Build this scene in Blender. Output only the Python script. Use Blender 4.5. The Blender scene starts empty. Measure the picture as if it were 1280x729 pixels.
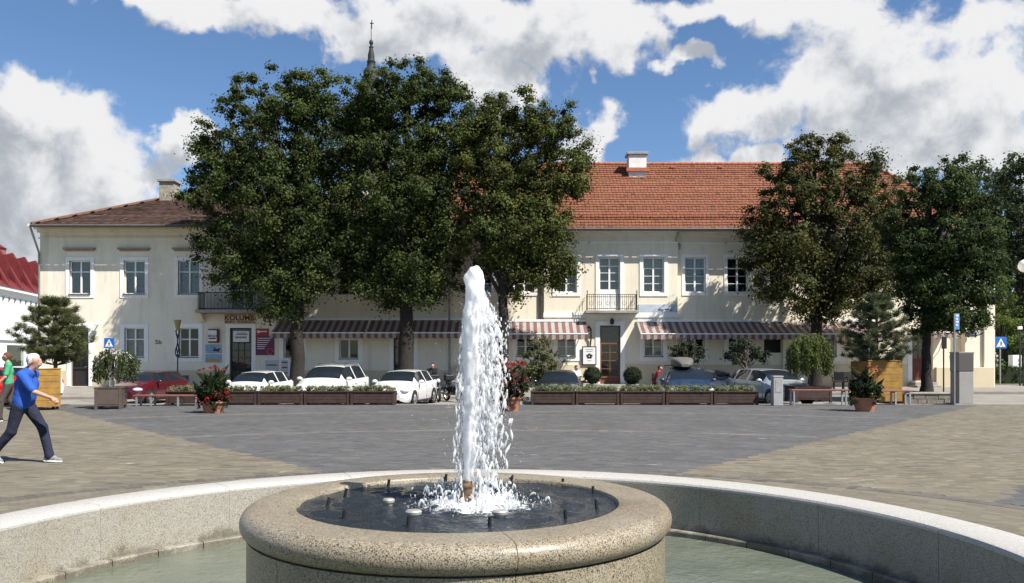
import bpy, bmesh, math, random
import numpy as np
from mathutils import Matrix, Vector
R = math.radians
scene = bpy.context.scene
COL = scene.collection

# ------------------------------------------------------------------ camera
FPX, HZ, CAMH = 1045.0, 447.0, 1.65          # focal length and horizon row in 1280-px photo pixels, eye height
cam = bpy.data.cameras.new('camera')
cam.sensor_width = 36.0
cam.lens = 36.0 * FPX / 1280.0
cam.shift_y = (HZ - 364.5) / 1280.0
cam.clip_start, cam.clip_end = 0.05, 2000
cam_o = bpy.data.objects.new('camera', cam)
cam_o.location = (0, 0, CAMH)
cam_o.rotation_euler = (R(90), 0, 0)
COL.objects.link(cam_o)
scene.camera = cam_o

# ------------------------------------------------------------------ sun, sky, exposure
SUN_EL, SUN_A = 51.0, 36.0                   # elevation; angle from +X towards the camera side
sun = bpy.data.lights.new('sun', 'SUN')
sun.energy = 5.0
sun.angle = R(0.5)
sun.color = (1.0, 0.95, 0.87)
sun_o = bpy.data.objects.new('sun', sun)
sdir = Vector((math.cos(R(SUN_EL))*math.cos(R(SUN_A)), -math.cos(R(SUN_EL))*math.sin(R(SUN_A)), math.sin(R(SUN_EL))))
sun_o.rotation_euler = sdir.to_track_quat('Z', 'Y').to_euler()
sun_o.location = (30, -20, 50)
COL.objects.link(sun_o)

world = bpy.data.worlds.new('World')
scene.world = world
world.use_nodes = True
wt = world.node_tree
wt.nodes.clear()
world.cycles.sampling_method = 'MANUAL'
world.cycles.sample_map_resolution = 256

def wn(tree, typ, **kw):
    n = tree.nodes.new(typ)
    for k, v in kw.items():
        setattr(n, k, v)
    return n

def px_dir(px, py):
    a = math.atan2(px - 640, FPX)
    e = math.atan2(HZ - py, math.hypot(FPX, px - 640))
    return a, e

CLOUDS = [  # px, py, rx, ry, weight
    (25, 195, 85, 75, 1.1), (95, 205, 80, 62, 1.1), (150, 245, 52, 48, 1.1), (20, 265, 90, 60, 1.1), (45, 140, 45, 32, 1.0), (120, 160, 45, 32, .8),
    (0, 310, 60, 30, .9), (100, 290, 70, 30, .9), (190, 215, 25, 35, .8),
    (215, 178, 42, 21, 1.15),
    (220, 8, 110, 30, 1.1), (320, 18, 95, 34, 1.1), (420, 38, 75, 34, .95), (545, 25, 120, 50, 1.1), (670, 40, 100, 50, 1.1), (775, 45, 65, 42, 1.1), (500, 62, 50, 24, .7), (620, 82, 60, 20, .8),
    (618, 116, 50, 22, 1.15), (738, 172, 36, 44, 1.2), (741, 98, 14, 12, .8),
    (866, 92, 46, 17, 1.15),
    (900, 8, 120, 26, 1.1), (1010, 18, 90, 30, 1.0), (1090, 55, 110, 45, 1.05), (1185, 85, 80, 40, 1.05), (1020, 118, 95, 42, 1.1), (935, 138, 70, 30, 1.0),
    (1120, 130, 110, 55, 1.15), (1150, 195, 110, 45, 1.0), (1240, 110, 60, 50, .95), (1250, 180, 70, 40, .85), (1080, 170, 70, 40, 1.0), (1240, 20, 60, 35, .8),
    (918, 195, 62, 22, 1.2),
    (1340, 150, 90, 90, .8), (-80, 220, 110, 80, 1.0),
]
# density of cloud for a direction given as (azimuth, elevation)
dg = bpy.data.node_groups.new('cloud_density', 'ShaderNodeTree')
dg.interface.new_socket('AE', in_out='INPUT', socket_type='NodeSocketVector')
dg.interface.new_socket('Dir', in_out='INPUT', socket_type='NodeSocketVector')
dg.interface.new_socket('Density', in_out='OUTPUT', socket_type='NodeSocketFloat')
gi, go = wn(dg, 'NodeGroupInput'), wn(dg, 'NodeGroupOutput')
wpn = wn(dg, 'ShaderNodeTexNoise'); wpn.inputs['Scale'].default_value = 13; wpn.inputs['Detail'].default_value = 5; wpn.inputs['Roughness'].default_value = .52
dg.links.new(gi.outputs['Dir'], wpn.inputs['Vector'])
wps = wn(dg, 'ShaderNodeVectorMath', operation='MULTIPLY_ADD'); wps.inputs[1].default_value = (.14, .14, 0); wps.inputs[2].default_value = (-.07, -.07, 0)
dg.links.new(wpn.outputs['Color'], wps.inputs[0])
wpa = wn(dg, 'ShaderNodeVectorMath', operation='ADD'); dg.links.new(gi.outputs['AE'], wpa.inputs[0]); dg.links.new(wps.outputs[0], wpa.inputs[1])
acc = None
for (px, py, rx, ry, w) in CLOUDS:
    a, e = px_dir(px, py)
    sub = wn(dg, 'ShaderNodeVectorMath', operation='SUBTRACT'); sub.inputs[1].default_value = (a, e, 0)
    dg.links.new(wpa.outputs[0], sub.inputs[0])
    mul = wn(dg, 'ShaderNodeVectorMath', operation='MULTIPLY'); mul.inputs[1].default_value = (FPX/rx*.95, FPX/ry*.95, 0)
    dg.links.new(sub.outputs[0], mul.inputs[0])
    ln = wn(dg, 'ShaderNodeVectorMath', operation='LENGTH'); dg.links.new(mul.outputs[0], ln.inputs[0])
    mr = wn(dg, 'ShaderNodeMapRange', interpolation_type='SMOOTHSTEP')
    mr.inputs[1].default_value = 0.1; mr.inputs[2].default_value = 1.9
    mr.inputs[3].default_value = w*1.05; mr.inputs[4].default_value = -.5
    dg.links.new(ln.outputs['Value'], mr.inputs[0])
    if acc is None:
        acc = mr.outputs[0]
    else:
        mx = wn(dg, 'ShaderNodeMath', operation='SMOOTH_MAX'); mx.inputs[2].default_value = .25
        dg.links.new(acc, mx.inputs[0]); dg.links.new(mr.outputs[0], mx.inputs[1]); acc = mx.outputs[0]
# unseen sky beyond the frame: broken cumulus, thinned out to lower the fill light
sep = wn(dg, 'ShaderNodeSeparateXYZ'); dg.links.new(gi.outputs['AE'], sep.inputs[0])
ab = wn(dg, 'ShaderNodeMath', operation='ABSOLUTE'); dg.links.new(sep.outputs[0], ab.inputs[0])
m1 = wn(dg, 'ShaderNodeMapRange'); m1.inputs[1].default_value = .62; m1.inputs[2].default_value = .8; dg.links.new(ab.outputs[0], m1.inputs[0])
m2 = wn(dg, 'ShaderNodeMapRange'); m2.inputs[1].default_value = .42; m2.inputs[2].default_value = .55; dg.links.new(sep.outputs[1], m2.inputs[0])
mo = wn(dg, 'ShaderNodeMath', operation='MAXIMUM'); dg.links.new(m1.outputs[0], mo.inputs[0]); dg.links.new(m2.outputs[0], mo.inputs[1])
bign = wn(dg, 'ShaderNodeTexNoise'); bign.inputs['Scale'].default_value = 2.6; bign.inputs['Detail'].default_value = 2
dg.links.new(gi.outputs['Dir'], bign.inputs['Vector'])
mb = wn(dg, 'ShaderNodeMapRange'); mb.inputs[1].default_value = .47; mb.inputs[2].default_value = .72; mb.inputs[3].default_value = -.6; mb.inputs[4].default_value = 1.1; dg.links.new(bign.outputs['Fac'], mb.inputs[0])
mx = wn(dg, 'ShaderNodeMix', data_type='FLOAT'); dg.links.new(mo.outputs[0], mx.inputs[0]); dg.links.new(acc, mx.inputs[2]); dg.links.new(mb.outputs[0], mx.inputs[3])
nz = wn(dg, 'ShaderNodeTexNoise'); nz.inputs['Scale'].default_value = 17; nz.inputs['Detail'].default_value = 10; nz.inputs['Roughness'].default_value = .6
nz.inputs['Distortion'].default_value = .25
dg.links.new(gi.outputs['Dir'], nz.inputs['Vector'])
ns = wn(dg, 'ShaderNodeMath', operation='MULTIPLY_ADD'); ns.inputs[1].default_value = 2.2; ns.inputs[2].default_value = -1.1
dg.links.new(nz.outputs['Fac'], ns.inputs[0])
ad = wn(dg, 'ShaderNodeMath', operation='ADD'); dg.links.new(mx.outputs[0], ad.inputs[0]); dg.links.new(ns.outputs[0], ad.inputs[1])
dg.links.new(ad.outputs[0], go.inputs[0])

tc = wn(wt, 'ShaderNodeTexCoord')
nrm = wn(wt, 'ShaderNodeVectorMath', operation='NORMALIZE'); wt.links.new(tc.outputs['Generated'], nrm.inputs[0])
sp = wn(wt, 'ShaderNodeSeparateXYZ'); wt.links.new(nrm.outputs[0], sp.inputs[0])
az = wn(wt, 'ShaderNodeMath', operation='ARCTAN2'); wt.links.new(sp.outputs[0], az.inputs[0]); wt.links.new(sp.outputs[1], az.inputs[1])
el = wn(wt, 'ShaderNodeMath', operation='ARCSINE'); wt.links.new(sp.outputs[2], el.inputs[0])
ae = wn(wt, 'ShaderNodeCombineXYZ'); wt.links.new(az.outputs[0], ae.inputs[0]); wt.links.new(el.outputs[0], ae.inputs[1])
def dens(dae, ddir):
    g = wn(wt, 'ShaderNodeGroup'); g.node_tree = dg
    a = wn(wt, 'ShaderNodeVectorMath', operation='ADD'); a.inputs[1].default_value = dae; wt.links.new(ae.outputs[0], a.inputs[0])
    b = wn(wt, 'ShaderNodeVectorMath', operation='ADD'); b.inputs[1].default_value = ddir; wt.links.new(nrm.outputs[0], b.inputs[0])
    wt.links.new(a.outputs[0], g.inputs[0]); wt.links.new(b.outputs[0], g.inputs[1])
    return g.outputs[0]
d0 = dens((0, 0, 0), (0, 0, 0))
d1 = dens((.022, .034, 0), (.022, 0, .034))
cov = wn(wt, 'ShaderNodeMapRange', interpolation_type='SMOOTHSTEP'); cov.inputs[1].default_value = .20; cov.inputs[2].default_value = .78; wt.links.new(d0, cov.inputs[0])
shd = wn(wt, 'ShaderNodeMapRange', interpolation_type='SMOOTHSTEP'); shd.inputs[1].default_value = .5; shd.inputs[2].default_value = 1.45; wt.links.new(d1, shd.inputs[0])
ccol = wn(wt, 'ShaderNodeMix', data_type='RGBA')
ccol.inputs[6].default_value = (9.6, 9.6, 9.7, 1); ccol.inputs[7].default_value = (4.6, 5.0, 5.6, 1)
wt.links.new(shd.outputs[0], ccol.inputs[0])
sky = wn(wt, 'ShaderNodeTexSky', sky_type='NISHITA', sun_disc=False, sun_elevation=R(SUN_EL), sun_rotation=R(90 + SUN_A),
         altitude=300, air_density=1.0, dust_density=.1, ozone_density=3.0)
skt = wn(wt, 'ShaderNodeVectorMath', operation='MULTIPLY'); skt.inputs[1].default_value = (1.15, 1.30, 1.45); wt.links.new(sky.outputs[0], skt.inputs[0])
smix = wn(wt, 'ShaderNodeMix', data_type='RGBA')
wt.links.new(cov.outputs[0], smix.inputs[0]); wt.links.new(skt.outputs[0], smix.inputs[6]); wt.links.new(ccol.outputs[2], smix.inputs[7])
bg = wn(wt, 'ShaderNodeBackground'); bg.inputs[1].default_value = .05
wt.links.new(smix.outputs[2], bg.inputs[0])
wo = wn(wt, 'ShaderNodeOutputWorld'); wt.links.new(bg.outputs[0], wo.inputs[0])

scene.view_settings.view_transform = 'Standard'
scene.view_settings.look = 'None'
scene.view_settings.gamma = 1
scene.view_settings.exposure = 0.86
scene.view_settings.use_curve_mapping = False
scene.render.engine = 'CYCLES'
scene.cycles.use_denoising = True
scene.cycles.max_bounces = 6
scene.cycles.transparent_max_bounces = 8
scene.cycles.caustics_reflective = False
scene.cycles.caustics_refractive = False

# ------------------------------------------------------------------ helpers
def at(px, py, Y):
    """a place seen at photo pixel (px, py) and standing Y metres away"""
    return Vector(((px - 640) / FPX * Y, Y, CAMH + (HZ - py) / FPX * Y))

class MB:
    def __init__(s):
        s.v, s.f, s.m = [], [], []
    def add(s, vs, fs, mi=0, M=None):
        o = len(s.v)
        if M is not None:
            vs = [tuple(M @ Vector(p)) for p in vs]
        s.v += [tuple(p) for p in vs]
        s.f += [tuple(o + i for i in f) for f in fs]
        s.m += [mi] * len(fs)
        return s
    def box(s, x0, x1, y0, y1, z0, z1, mi=0, M=None):
        vs = [(x0,y0,z0),(x1,y0,z0),(x1,y1,z0),(x0,y1,z0),(x0,y0,z1),(x1,y0,z1),(x1,y1,z1),(x0,y1,z1)]
        return s.add(vs, [(0,3,2,1),(4,5,6,7),(0,1,5,4),(1,2,6,5),(2,3,7,6),(3,0,4,7)], mi, M)
    def quad(s, a, b, c, d, mi=0, M=None):
        return s.add([a, b, c, d], [(0,1,2,3)], mi, M)
    def lathe(s, prof, n=24, mi=0, M=None, cap=True, a0=0, a1=2*math.pi):
        full = abs(a1 - a0 - 2*math.pi) < 1e-6
        k = n if full else n + 1
        vs = []
        for (r, z) in prof:
            for i in range(k):
                a = a0 + (a1 - a0) * i / n
                vs.append((r*math.cos(a), r*math.sin(a), z))
        fs = []
        for j in range(len(prof) - 1):
            for i in range(n):
                i2 = (i + 1) % k
                fs.append((j*k+i, j*k+i2, (j+1)*k+i2, (j+1)*k+i))
        if cap and full:
            if prof[0][0] > 1e-5: fs.append(tuple(range(k))[::-1])
            if prof[-1][0] > 1e-5: fs.append(tuple((len(prof)-1)*k + i for i in range(k)))
        return s.add(vs, fs, mi, M)
    def tube(s, pts, rad, n=8, mi=0, M=None, cap=True):
        pts = [Vector(p) for p in pts]
        if not hasattr(rad, '__len__'): rad = [rad]*len(pts)
        vs, fs = [], []
        prev = None
        for i, p in enumerate(pts):
            t = (pts[min(i+1, len(pts)-1)] - pts[max(i-1, 0)])
            if t.length < 1e-9: t = Vector((0,0,1))
            t.normalize()
            if prev is None:
                u = t.orthogonal().normalized()
            else:
                u = prev - t * prev.dot(t)
                u = u.normalized() if u.length > 1e-6 else t.orthogonal().normalized()
            prev = u
            w = t.cross(u)
            for k in range(n):
                a = 2*math.pi*k/n
                vs.append(tuple(p + (u*math.cos(a) + w*math.sin(a)) * rad[i]))
        for i in range(len(pts)-1):
            for k in range(n):
                k2 = (k+1) % n
                fs.append((i*n+k, i*n+k2, (i+1)*n+k2, (i+1)*n+k))
        if cap:
            fs.append(tuple(range(n))[::-1]); fs.append(tuple((len(pts)-1)*n + k for k in range(n)))
        return s.add(vs, fs, mi, M)
    def ball(s, c, r, n=10, mi=0, M=None):
        if not hasattr(r, '__len__'): r = (r, r, r)
        prof = [(math.cos(-math.pi/2 + math.pi*j/(n//2)), math.sin(-math.pi/2 + math.pi*j/(n//2))) for j in range(n//2 + 1)]
        vs = []
        for (q, z) in prof:
            for i in range(n):
                a = 2*math.pi*i/n
                vs.append((c[0]+max(q,1e-4)*math.cos(a)*r[0], c[1]+max(q,1e-4)*math.sin(a)*r[1], c[2]+z*r[2]))
        fs = []
        for j in range(len(prof)-1):
            for i in range(n):
                i2 = (i+1) % n
                fs.append((j*n+i, j*n+i2, (j+1)*n+i2, (j+1)*n+i))
        return s.add(vs, fs, mi, M)
    def build(s, name, mats, parent=None, smooth=False, bevel=0, angle=40, local=False):
        me = bpy.data.meshes.new(name)
        me.from_pydata(s.v, [], s.f)
        if not isinstance(mats, (list, tuple)): mats = [mats]
        for m in mats: me.materials.append(m)
        if len(mats) > 1: me.polygons.foreach_set('material_index', s.m)
        if smooth:
            me.shade_smooth()
            me.set_sharp_from_angle(angle=R(angle))
        me.update()
        return link(me, name, parent, bevel, local)

def link(me, name, parent=None, bevel=0, local=False):
    o = bpy.data.objects.new(name, me)
    COL.objects.link(o)
    if parent is not None:
        o.parent = parent
        if not local:
            par, mw = parent, None
            chain = []
            while par is not None:
                chain.append(par); par = par.parent
            mw = Matrix.Identity(4)
            for p in reversed(chain):
                mw = mw @ p.matrix_parent_inverse @ Matrix.LocRotScale(p.location, p.rotation_euler, p.scale)
            o.matrix_parent_inverse = mw.inverted()
    if bevel:
        b = o.modifiers.new('bevel', 'BEVEL'); b.width = bevel; b.segments = 2; b.limit_method = 'ANGLE'; b.angle_limit = R(40)
    return o

def tag(o, label=None, cat=None, group=None, kind=None):
    if label: o['label'] = label
    if cat: o['category'] = cat
    if group: o['group'] = group
    if kind: o['kind'] = kind
    return o

def thing(name, label, cat, loc=(0,0,0), rz=0, group=None):
    o = bpy.data.objects.new(name, None)
    COL.objects.link(o)
    o.location = loc
    o.rotation_euler = (0, 0, rz)
    o.empty_display_size = .2
    return tag(o, label, cat, group)

def copy_tree(o, parent=None):
    c = o.copy()
    COL.objects.link(c)
    if parent is not None: c.parent = parent
    for ch in list(o.children):
        copy_tree(ch, c)
    return c

def frame_M(loc, rz=0):
    return Matrix.Translation(Vector(loc)) @ Matrix.Rotation(rz, 4, 'Z')

# ------------------------------------------------------------------ materials
def new_mat(name):
    m = bpy.data.materials.new(name); m.use_nodes = True
    nt = m.node_tree
    return m, nt, nt.nodes['Principled BSDF']

def M_(name, col, rough=.7, var=.0, scale=6, bump=0, bscale=40, metal=0, spec=.4, col2=None, detail=5, coord='Object', dirt=0):
    m, nt, p = new_mat(name)
    p.inputs['Roughness'].default_value = rough
    p.inputs['Metallic'].default_value = metal
    p.inputs['Specular IOR Level'].default_value = spec
    tcn = wn(nt, 'ShaderNodeTexCoord')
    c = tuple(col) + (1,)
    if var or col2:
        n = wn(nt, 'ShaderNodeTexNoise'); n.inputs['Scale'].default_value = scale; n.inputs['Detail'].default_value = detail
        n.inputs['Roughness'].default_value = .65
        nt.links.new(tcn.outputs[coord], n.inputs['Vector'])
        mr = wn(nt, 'ShaderNodeMapRange'); mr.inputs[1].default_value = .3; mr.inputs[2].default_value = .7
        nt.links.new(n.outputs['Fac'], mr.inputs[0])
        mx = wn(nt, 'ShaderNodeMix', data_type='RGBA')
        a = col2 if col2 else tuple(x*(1-var) for x in col)
        b = col if col2 else tuple(min(1, x*(1+var)) for x in col)
        mx.inputs[6].default_value = tuple(a)+(1,); mx.inputs[7].default_value = tuple(b)+(1,)
        nt.links.new(mr.outputs[0], mx.inputs[0])
        nt.links.new(mx.outputs[2], p.inputs['Base Color'])
    else:
        p.inputs['Base Color'].default_value = c
    if bump:
        n2 = wn(nt, 'ShaderNodeTexNoise'); n2.inputs['Scale'].default_value = bscale; n2.inputs['Detail'].default_value = 4
        nt.links.new(tcn.outputs[coord], n2.inputs['Vector'])
        bp = wn(nt, 'ShaderNodeBump'); bp.inputs['Strength'].default_value = bump; bp.inputs['Distance'].default_value = .02
        nt.links.new(n2.outputs['Fac'], bp.inputs['Height']); nt.links.new(bp.outputs[0], p.inputs['Normal'])
    return m

def granite(name, light, mid, dark, scale=90, stain=None, rough=.55, stain_pos=.5, wet=None):
    m, nt, p = new_mat(name)
    p.inputs['Roughness'].default_value = rough
    g = wn(nt, 'ShaderNodeNewGeometry')
    v = wn(nt, 'ShaderNodeTexVoronoi'); v.inputs['Scale'].default_value = scale; v.inputs['Randomness'].default_value = 1
    nt.links.new(g.outputs['Position'], v.inputs['Vector'])
    sx = wn(nt, 'ShaderNodeSeparateColor'); nt.links.new(v.outputs['Color'], sx.inputs[0])
    cr = wn(nt, 'ShaderNodeValToRGB'); e = cr.color_ramp; e.interpolation = 'CONSTANT'
    e.elements[0].position = 0; e.elements[0].color = dark + (1,)
    e.elements[1].position = .2; e.elements[1].color = mid + (1,)
    x = e.elements.new(.5); x.color = light + (1,)
    x = e.elements.new(.85); x.color = tuple(.6*a + .4*b for a, b in zip(mid, light)) + (1,)
    nt.links.new(sx.outputs[0], cr.inputs[0])
    out = cr.outputs[0]
    n = wn(nt, 'ShaderNodeTexNoise'); n.inputs['Scale'].default_value = 1.7; n.inputs['Detail'].default_value = 6; n.inputs['Roughness'].default_value = .6
    nt.links.new(g.outputs['Position'], n.inputs['Vector'])
    if stain:
        mr = wn(nt, 'ShaderNodeMapRange'); mr.inputs[1].default_value = stain_pos - .08; mr.inputs[2].default_value = stain_pos + .2; mr.inputs[4].default_value = .75
        nt.links.new(n.outputs['Fac'], mr.inputs[0])
        mx = wn(nt, 'ShaderNodeMix', data_type='RGBA', blend_type='MULTIPLY')
        mx.inputs[7].default_value = stain + (1,)
        nt.links.new(mr.outputs[0], mx.inputs[0]); nt.links.new(out, mx.inputs[6])
        out = mx.outputs[2]
    if wet:      # algae and water marks creeping up from the waterline, with their own ragged shape
        sz_ = wn(nt, 'ShaderNodeSeparateXYZ'); nt.links.new(g.outputs['Position'], sz_.inputs[0])
        mp_ = wn(nt, 'ShaderNodeMapping'); mp_.inputs['Scale'].default_value = (1, 1, wet[2]); nt.links.new(g.outputs['Position'], mp_.inputs[0])
        n4 = wn(nt, 'ShaderNodeTexNoise'); n4.inputs['Scale'].default_value = 3.2; n4.inputs['Detail'].default_value = 9; n4.inputs['Roughness'].default_value = .7
        nt.links.new(mp_.outputs[0], n4.inputs['Vector'])
        hh_ = wn(nt, 'ShaderNodeMapRange'); hh_.inputs[1].default_value = wet[0]; hh_.inputs[2].default_value = wet[1]; hh_.inputs[3].default_value = .22; hh_.inputs[4].default_value = -.25; nt.links.new(sz_.outputs[2], hh_.inputs[0])
        ad_ = wn(nt, 'ShaderNodeMath', operation='ADD'); nt.links.new(n4.outputs['Fac'], ad_.inputs[0]); nt.links.new(hh_.outputs[0], ad_.inputs[1])
        mk_ = wn(nt, 'ShaderNodeMapRange'); mk_.inputs[1].default_value = .56; mk_.inputs[2].default_value = .70; mk_.inputs[4].default_value = .8; nt.links.new(ad_.outputs[0], mk_.inputs[0])
        mw_ = wn(nt, 'ShaderNodeMix', data_type='RGBA', blend_type='MULTIPLY'); mw_.inputs[7].default_value = (.38, .36, .30, 1)
        nt.links.new(mk_.outputs[0], mw_.inputs[0]); nt.links.new(out, mw_.inputs[6]); out = mw_.outputs[2]
    nt.links.new(out, p.inputs['Base Color'])
    bp = wn(nt, 'ShaderNodeBump'); bp.inputs['Strength'].default_value = .35; bp.inputs['Distance'].default_value = .004
    nt.links.new(sx.outputs[1], bp.inputs['Height']); nt.links.new(bp.outputs[0], p.inputs['Normal'])
    return m

def attr_mat(name, rough=.8, bump=.3, bscale=60, translucent=0, spots=0, spec=.3):
    """base colour from the mesh's own per-piece colour attribute"""
    m, nt, p = new_mat(name)
    a = wn(nt, 'ShaderNodeVertexColor'); a.layer_name = 'col'
    p.inputs['Roughness'].default_value = rough
    p.inputs['Specular IOR Level'].default_value = spec
    out = a.outputs[0]
    g = wn(nt, 'ShaderNodeNewGeometry')
    if spots:
        n = wn(nt, 'ShaderNodeTexNoise'); n.inputs['Scale'].default_value = .7; n.inputs['Detail'].default_value = 7; n.inputs['Roughness'].default_value = .7
        nt.links.new(g.outputs['Position'], n.inputs['Vector'])
        mr = wn(nt, 'ShaderNodeMapRange'); mr.inputs[1].default_value = .3; mr.inputs[2].default_value = .7; mr.inputs[3].default_value = 1-spots; mr.inputs[4].default_value = 1+spots
        nt.links.new(n.outputs['Fac'], mr.inputs[0])
        mu = wn(nt, 'ShaderNodeVectorMath', operation='SCALE'); nt.links.new(out, mu.inputs[0]); nt.links.new(mr.outputs[0], mu.inputs[3])
        out = mu.outputs[0]
        # pale droppings and trodden gum
        n3 = wn(nt, 'ShaderNodeTexNoise'); n3.inputs['Scale'].default_value = 1.1; n3.inputs['Detail'].default_value = 3
        nt.links.new(g.outputs['Position'], n3.inputs['Vector'])
        m3 = wn(nt, 'ShaderNodeMapRange'); m3.inputs[1].default_value = .70; m3.inputs[2].default_value = .76; m3.inputs[4].default_value = .6
        nt.links.new(n3.outputs['Fac'], m3.inputs[0])
        mx = wn(nt, 'ShaderNodeMix', data_type='RGBA'); mx.inputs[7].default_value = (.42, .40, .36, 1)
        nt.links.new(m3.outputs[0], mx.inputs[0]); nt.links.new(out, mx.inputs[6]); out = mx.outputs[2]
    nt.links.new(out, p.inputs['Base Color'])
    if bump:
        n2 = wn(nt, 'ShaderNodeTexNoise'); n2.inputs['Scale'].default_value = bscale; n2.inputs['Detail'].default_value = 3
        nt.links.new(g.outputs['Position'], n2.inputs['Vector'])
        bp = wn(nt, 'ShaderNodeBump'); bp.inputs['Strength'].default_value = bump; bp.inputs['Distance'].default_value = .01
        nt.links.new(n2.outputs['Fac'], bp.inputs['Height']); nt.links.new(bp.outputs[0], p.inputs['Normal'])
    if translucent:
        t = wn(nt, 'ShaderNodeBsdfTranslucent'); nt.links.new(out, t.inputs[0])
        mx = wn(nt, 'ShaderNodeMixShader'); mx.inputs[0].default_value = translucent
        o = nt.nodes['Material Output']
        nt.links.new(p.outputs[0], mx.inputs[1]); nt.links.new(t.outputs[0], mx.inputs[2]); nt.links.new(mx.outputs[0], o.inputs[0])
    return m

def thin_glass(name, tint=(.75, .8, .8), refl=1.0):
    m = bpy.data.materials.new(name); m.use_nodes = True
    nt = m.node_tree; nt.nodes.clear()
    o = wn(nt, 'ShaderNodeOutputMaterial')
    t = wn(nt, 'ShaderNodeBsdfTransparent'); t.inputs[0].default_value = tint + (1,)
    g = wn(nt, 'ShaderNodeBsdfGlossy'); g.inputs['Roughness'].default_value = .02; g.inputs[0].default_value = (refl, refl, refl, 1)
    f = wn(nt, 'ShaderNodeFresnel'); f.inputs[0].default_value = 1.55
    tcn = wn(nt, 'ShaderNodeNewGeometry')
    n2 = wn(nt, 'ShaderNodeTexNoise'); n2.inputs['Scale'].default_value = 1.6
    nt.links.new(tcn.outputs['Position'], n2.inputs['Vector'])
    bp = wn(nt, 'ShaderNodeBump'); bp.inputs['Strength'].default_value = .06; bp.inputs['Distance'].default_value = .05
    nt.links.new(n2.outputs['Fac'], bp.inputs['Height']); nt.links.new(bp.outputs[0], g.inputs['Normal'])
    mx = wn(nt, 'ShaderNodeMixShader')
    nt.links.new(f.outputs[0], mx.inputs[0]); nt.links.new(t.outputs[0], mx.inputs[1]); nt.links.new(g.outputs[0], mx.inputs[2]); nt.links.new(mx.outputs[0], o.inputs[0])
    return m

def col_mesh(name, V, F, C, mat, parent=None, smooth=False):
    """V (n,3) vertices, F (m,4) quads, C (m,3) colour of each face"""
    V = np.asarray(V, np.float32); F = np.asarray(F, np.int32); C = np.asarray(C, np.float32)
    me = bpy.data.meshes.new(name)
    k = F.shape[1]
    me.vertices.add(len(V)); me.vertices.foreach_set('co', V.ravel())
    me.loops.add(F.size); me.loops.foreach_set('vertex_index', F.ravel())
    me.polygons.add(len(F)); me.polygons.foreach_set('loop_start', np.arange(0, F.size, k, dtype=np.int32))
    me.update(calc_edges=True)
    at_ = me.color_attributes.new('col', 'FLOAT_COLOR', 'CORNER')
    cc = np.ones((F.size, 4), np.float32); cc[:, :3] = np.repeat(C, k, axis=0)
    at_.data.foreach_set('color', cc.ravel())
    me.materials.append(mat)
    if smooth: me.shade_smooth()
    else: me.shade_flat()
    me.validate()
    return link(me, name, parent)

def text_mesh(body, size, mat, M, name='lettering', parent=None, align='CENTER', depth=.004, sx=1.0, bold=0):
    cu = bpy.data.curves.new('lettering', 'FONT'); cu.body = body; cu.size = size; cu.align_x = align; cu.align_y = 'CENTER'; cu.extrude = depth; cu.offset = bold
    to = bpy.data.objects.new('lettering_tmp', cu); COL.objects.link(to)
    dgph = bpy.context.evaluated_depsgraph_get()
    me = bpy.data.meshes.new_from_object(to.evaluated_get(dgph))
    bpy.data.objects.remove(to); bpy.data.curves.remove(cu)
    me.transform(M @ Matrix.Rotation(R(90), 4, 'X') @ Matrix.Diagonal((sx, 1, 1, 1)))
    me.materials.clear(); me.materials.append(mat)
    me.name = name
    return link(me, name, parent)
# ================================================================== GROUND
rng = np.random.default_rng(7)
random.seed(7)
FCX, FCY = -0.33, 5.2                        # centre of the fountain
PLAZA_END = 29.6

def lerp(a, b, t): return a + (b - a) * max(0.0, min(1.0, t))
def road_z(x, y): return lerp(-.30, -.06, (x - 8) / 9.0)
def walk_z(x, y): return lerp(road_z(x, y) + .12, .16, (y - 38.8) / 4.0)

m_ground = M_('dry_turf', (.10, .12, .05), .95, var=.35, scale=.4)
m_road = M_('pale_asphalt', (.22, .205, .18), .9, var=.18, scale=.9, bump=.3, bscale=60)
m_walk = M_('pavement_slabs', (.22, .20, .175), .9, var=.2, scale=1.5, bump=.3, bscale=30)
m_kerb = M_('kerb_concrete', (.36, .35, .32), .85, var=.2, scale=6, bump=.3)
m_joint = M_('sandy_joint', (.098, .090, .078), .95, var=.25, scale=8)

def sheet(name, x0, x1, y0, y1, zf, mat, nx=40, ny=10, thick=0):
    b = MB()
    vs, fs = [], []
    for j in range(ny + 1):
        for i in range(nx + 1):
            x, y = x0 + (x1-x0)*i/nx, y0 + (y1-y0)*j/ny
            vs.append((x, y, zf(x, y)))
    for j in range(ny):
        for i in range(nx):
            a = j*(nx+1)+i
            fs.append((a, a+1, a+nx+2, a+nx+1))
    b.add(vs, fs)
    if thick:
        n = nx+1
        for i in range(nx):
            a, c = vs[i], vs[i+1]
            b.quad((a[0],a[1],a[2]-thick), (c[0],c[1],c[2]-thick), c, a)
        for j in range(ny):
            a, c = vs[j*n], vs[(j+1)*n]
            b.quad((c[0],c[1],c[2]-thick), (a[0],a[1],a[2]-thick), a, c)
            a, c = vs[j*n+nx], vs[(j+1)*n+nx]
            b.quad((a[0],a[1],a[2]-thick), (c[0],c[1],c[2]-thick), c, a)
    return b.build(name, mat)

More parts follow.
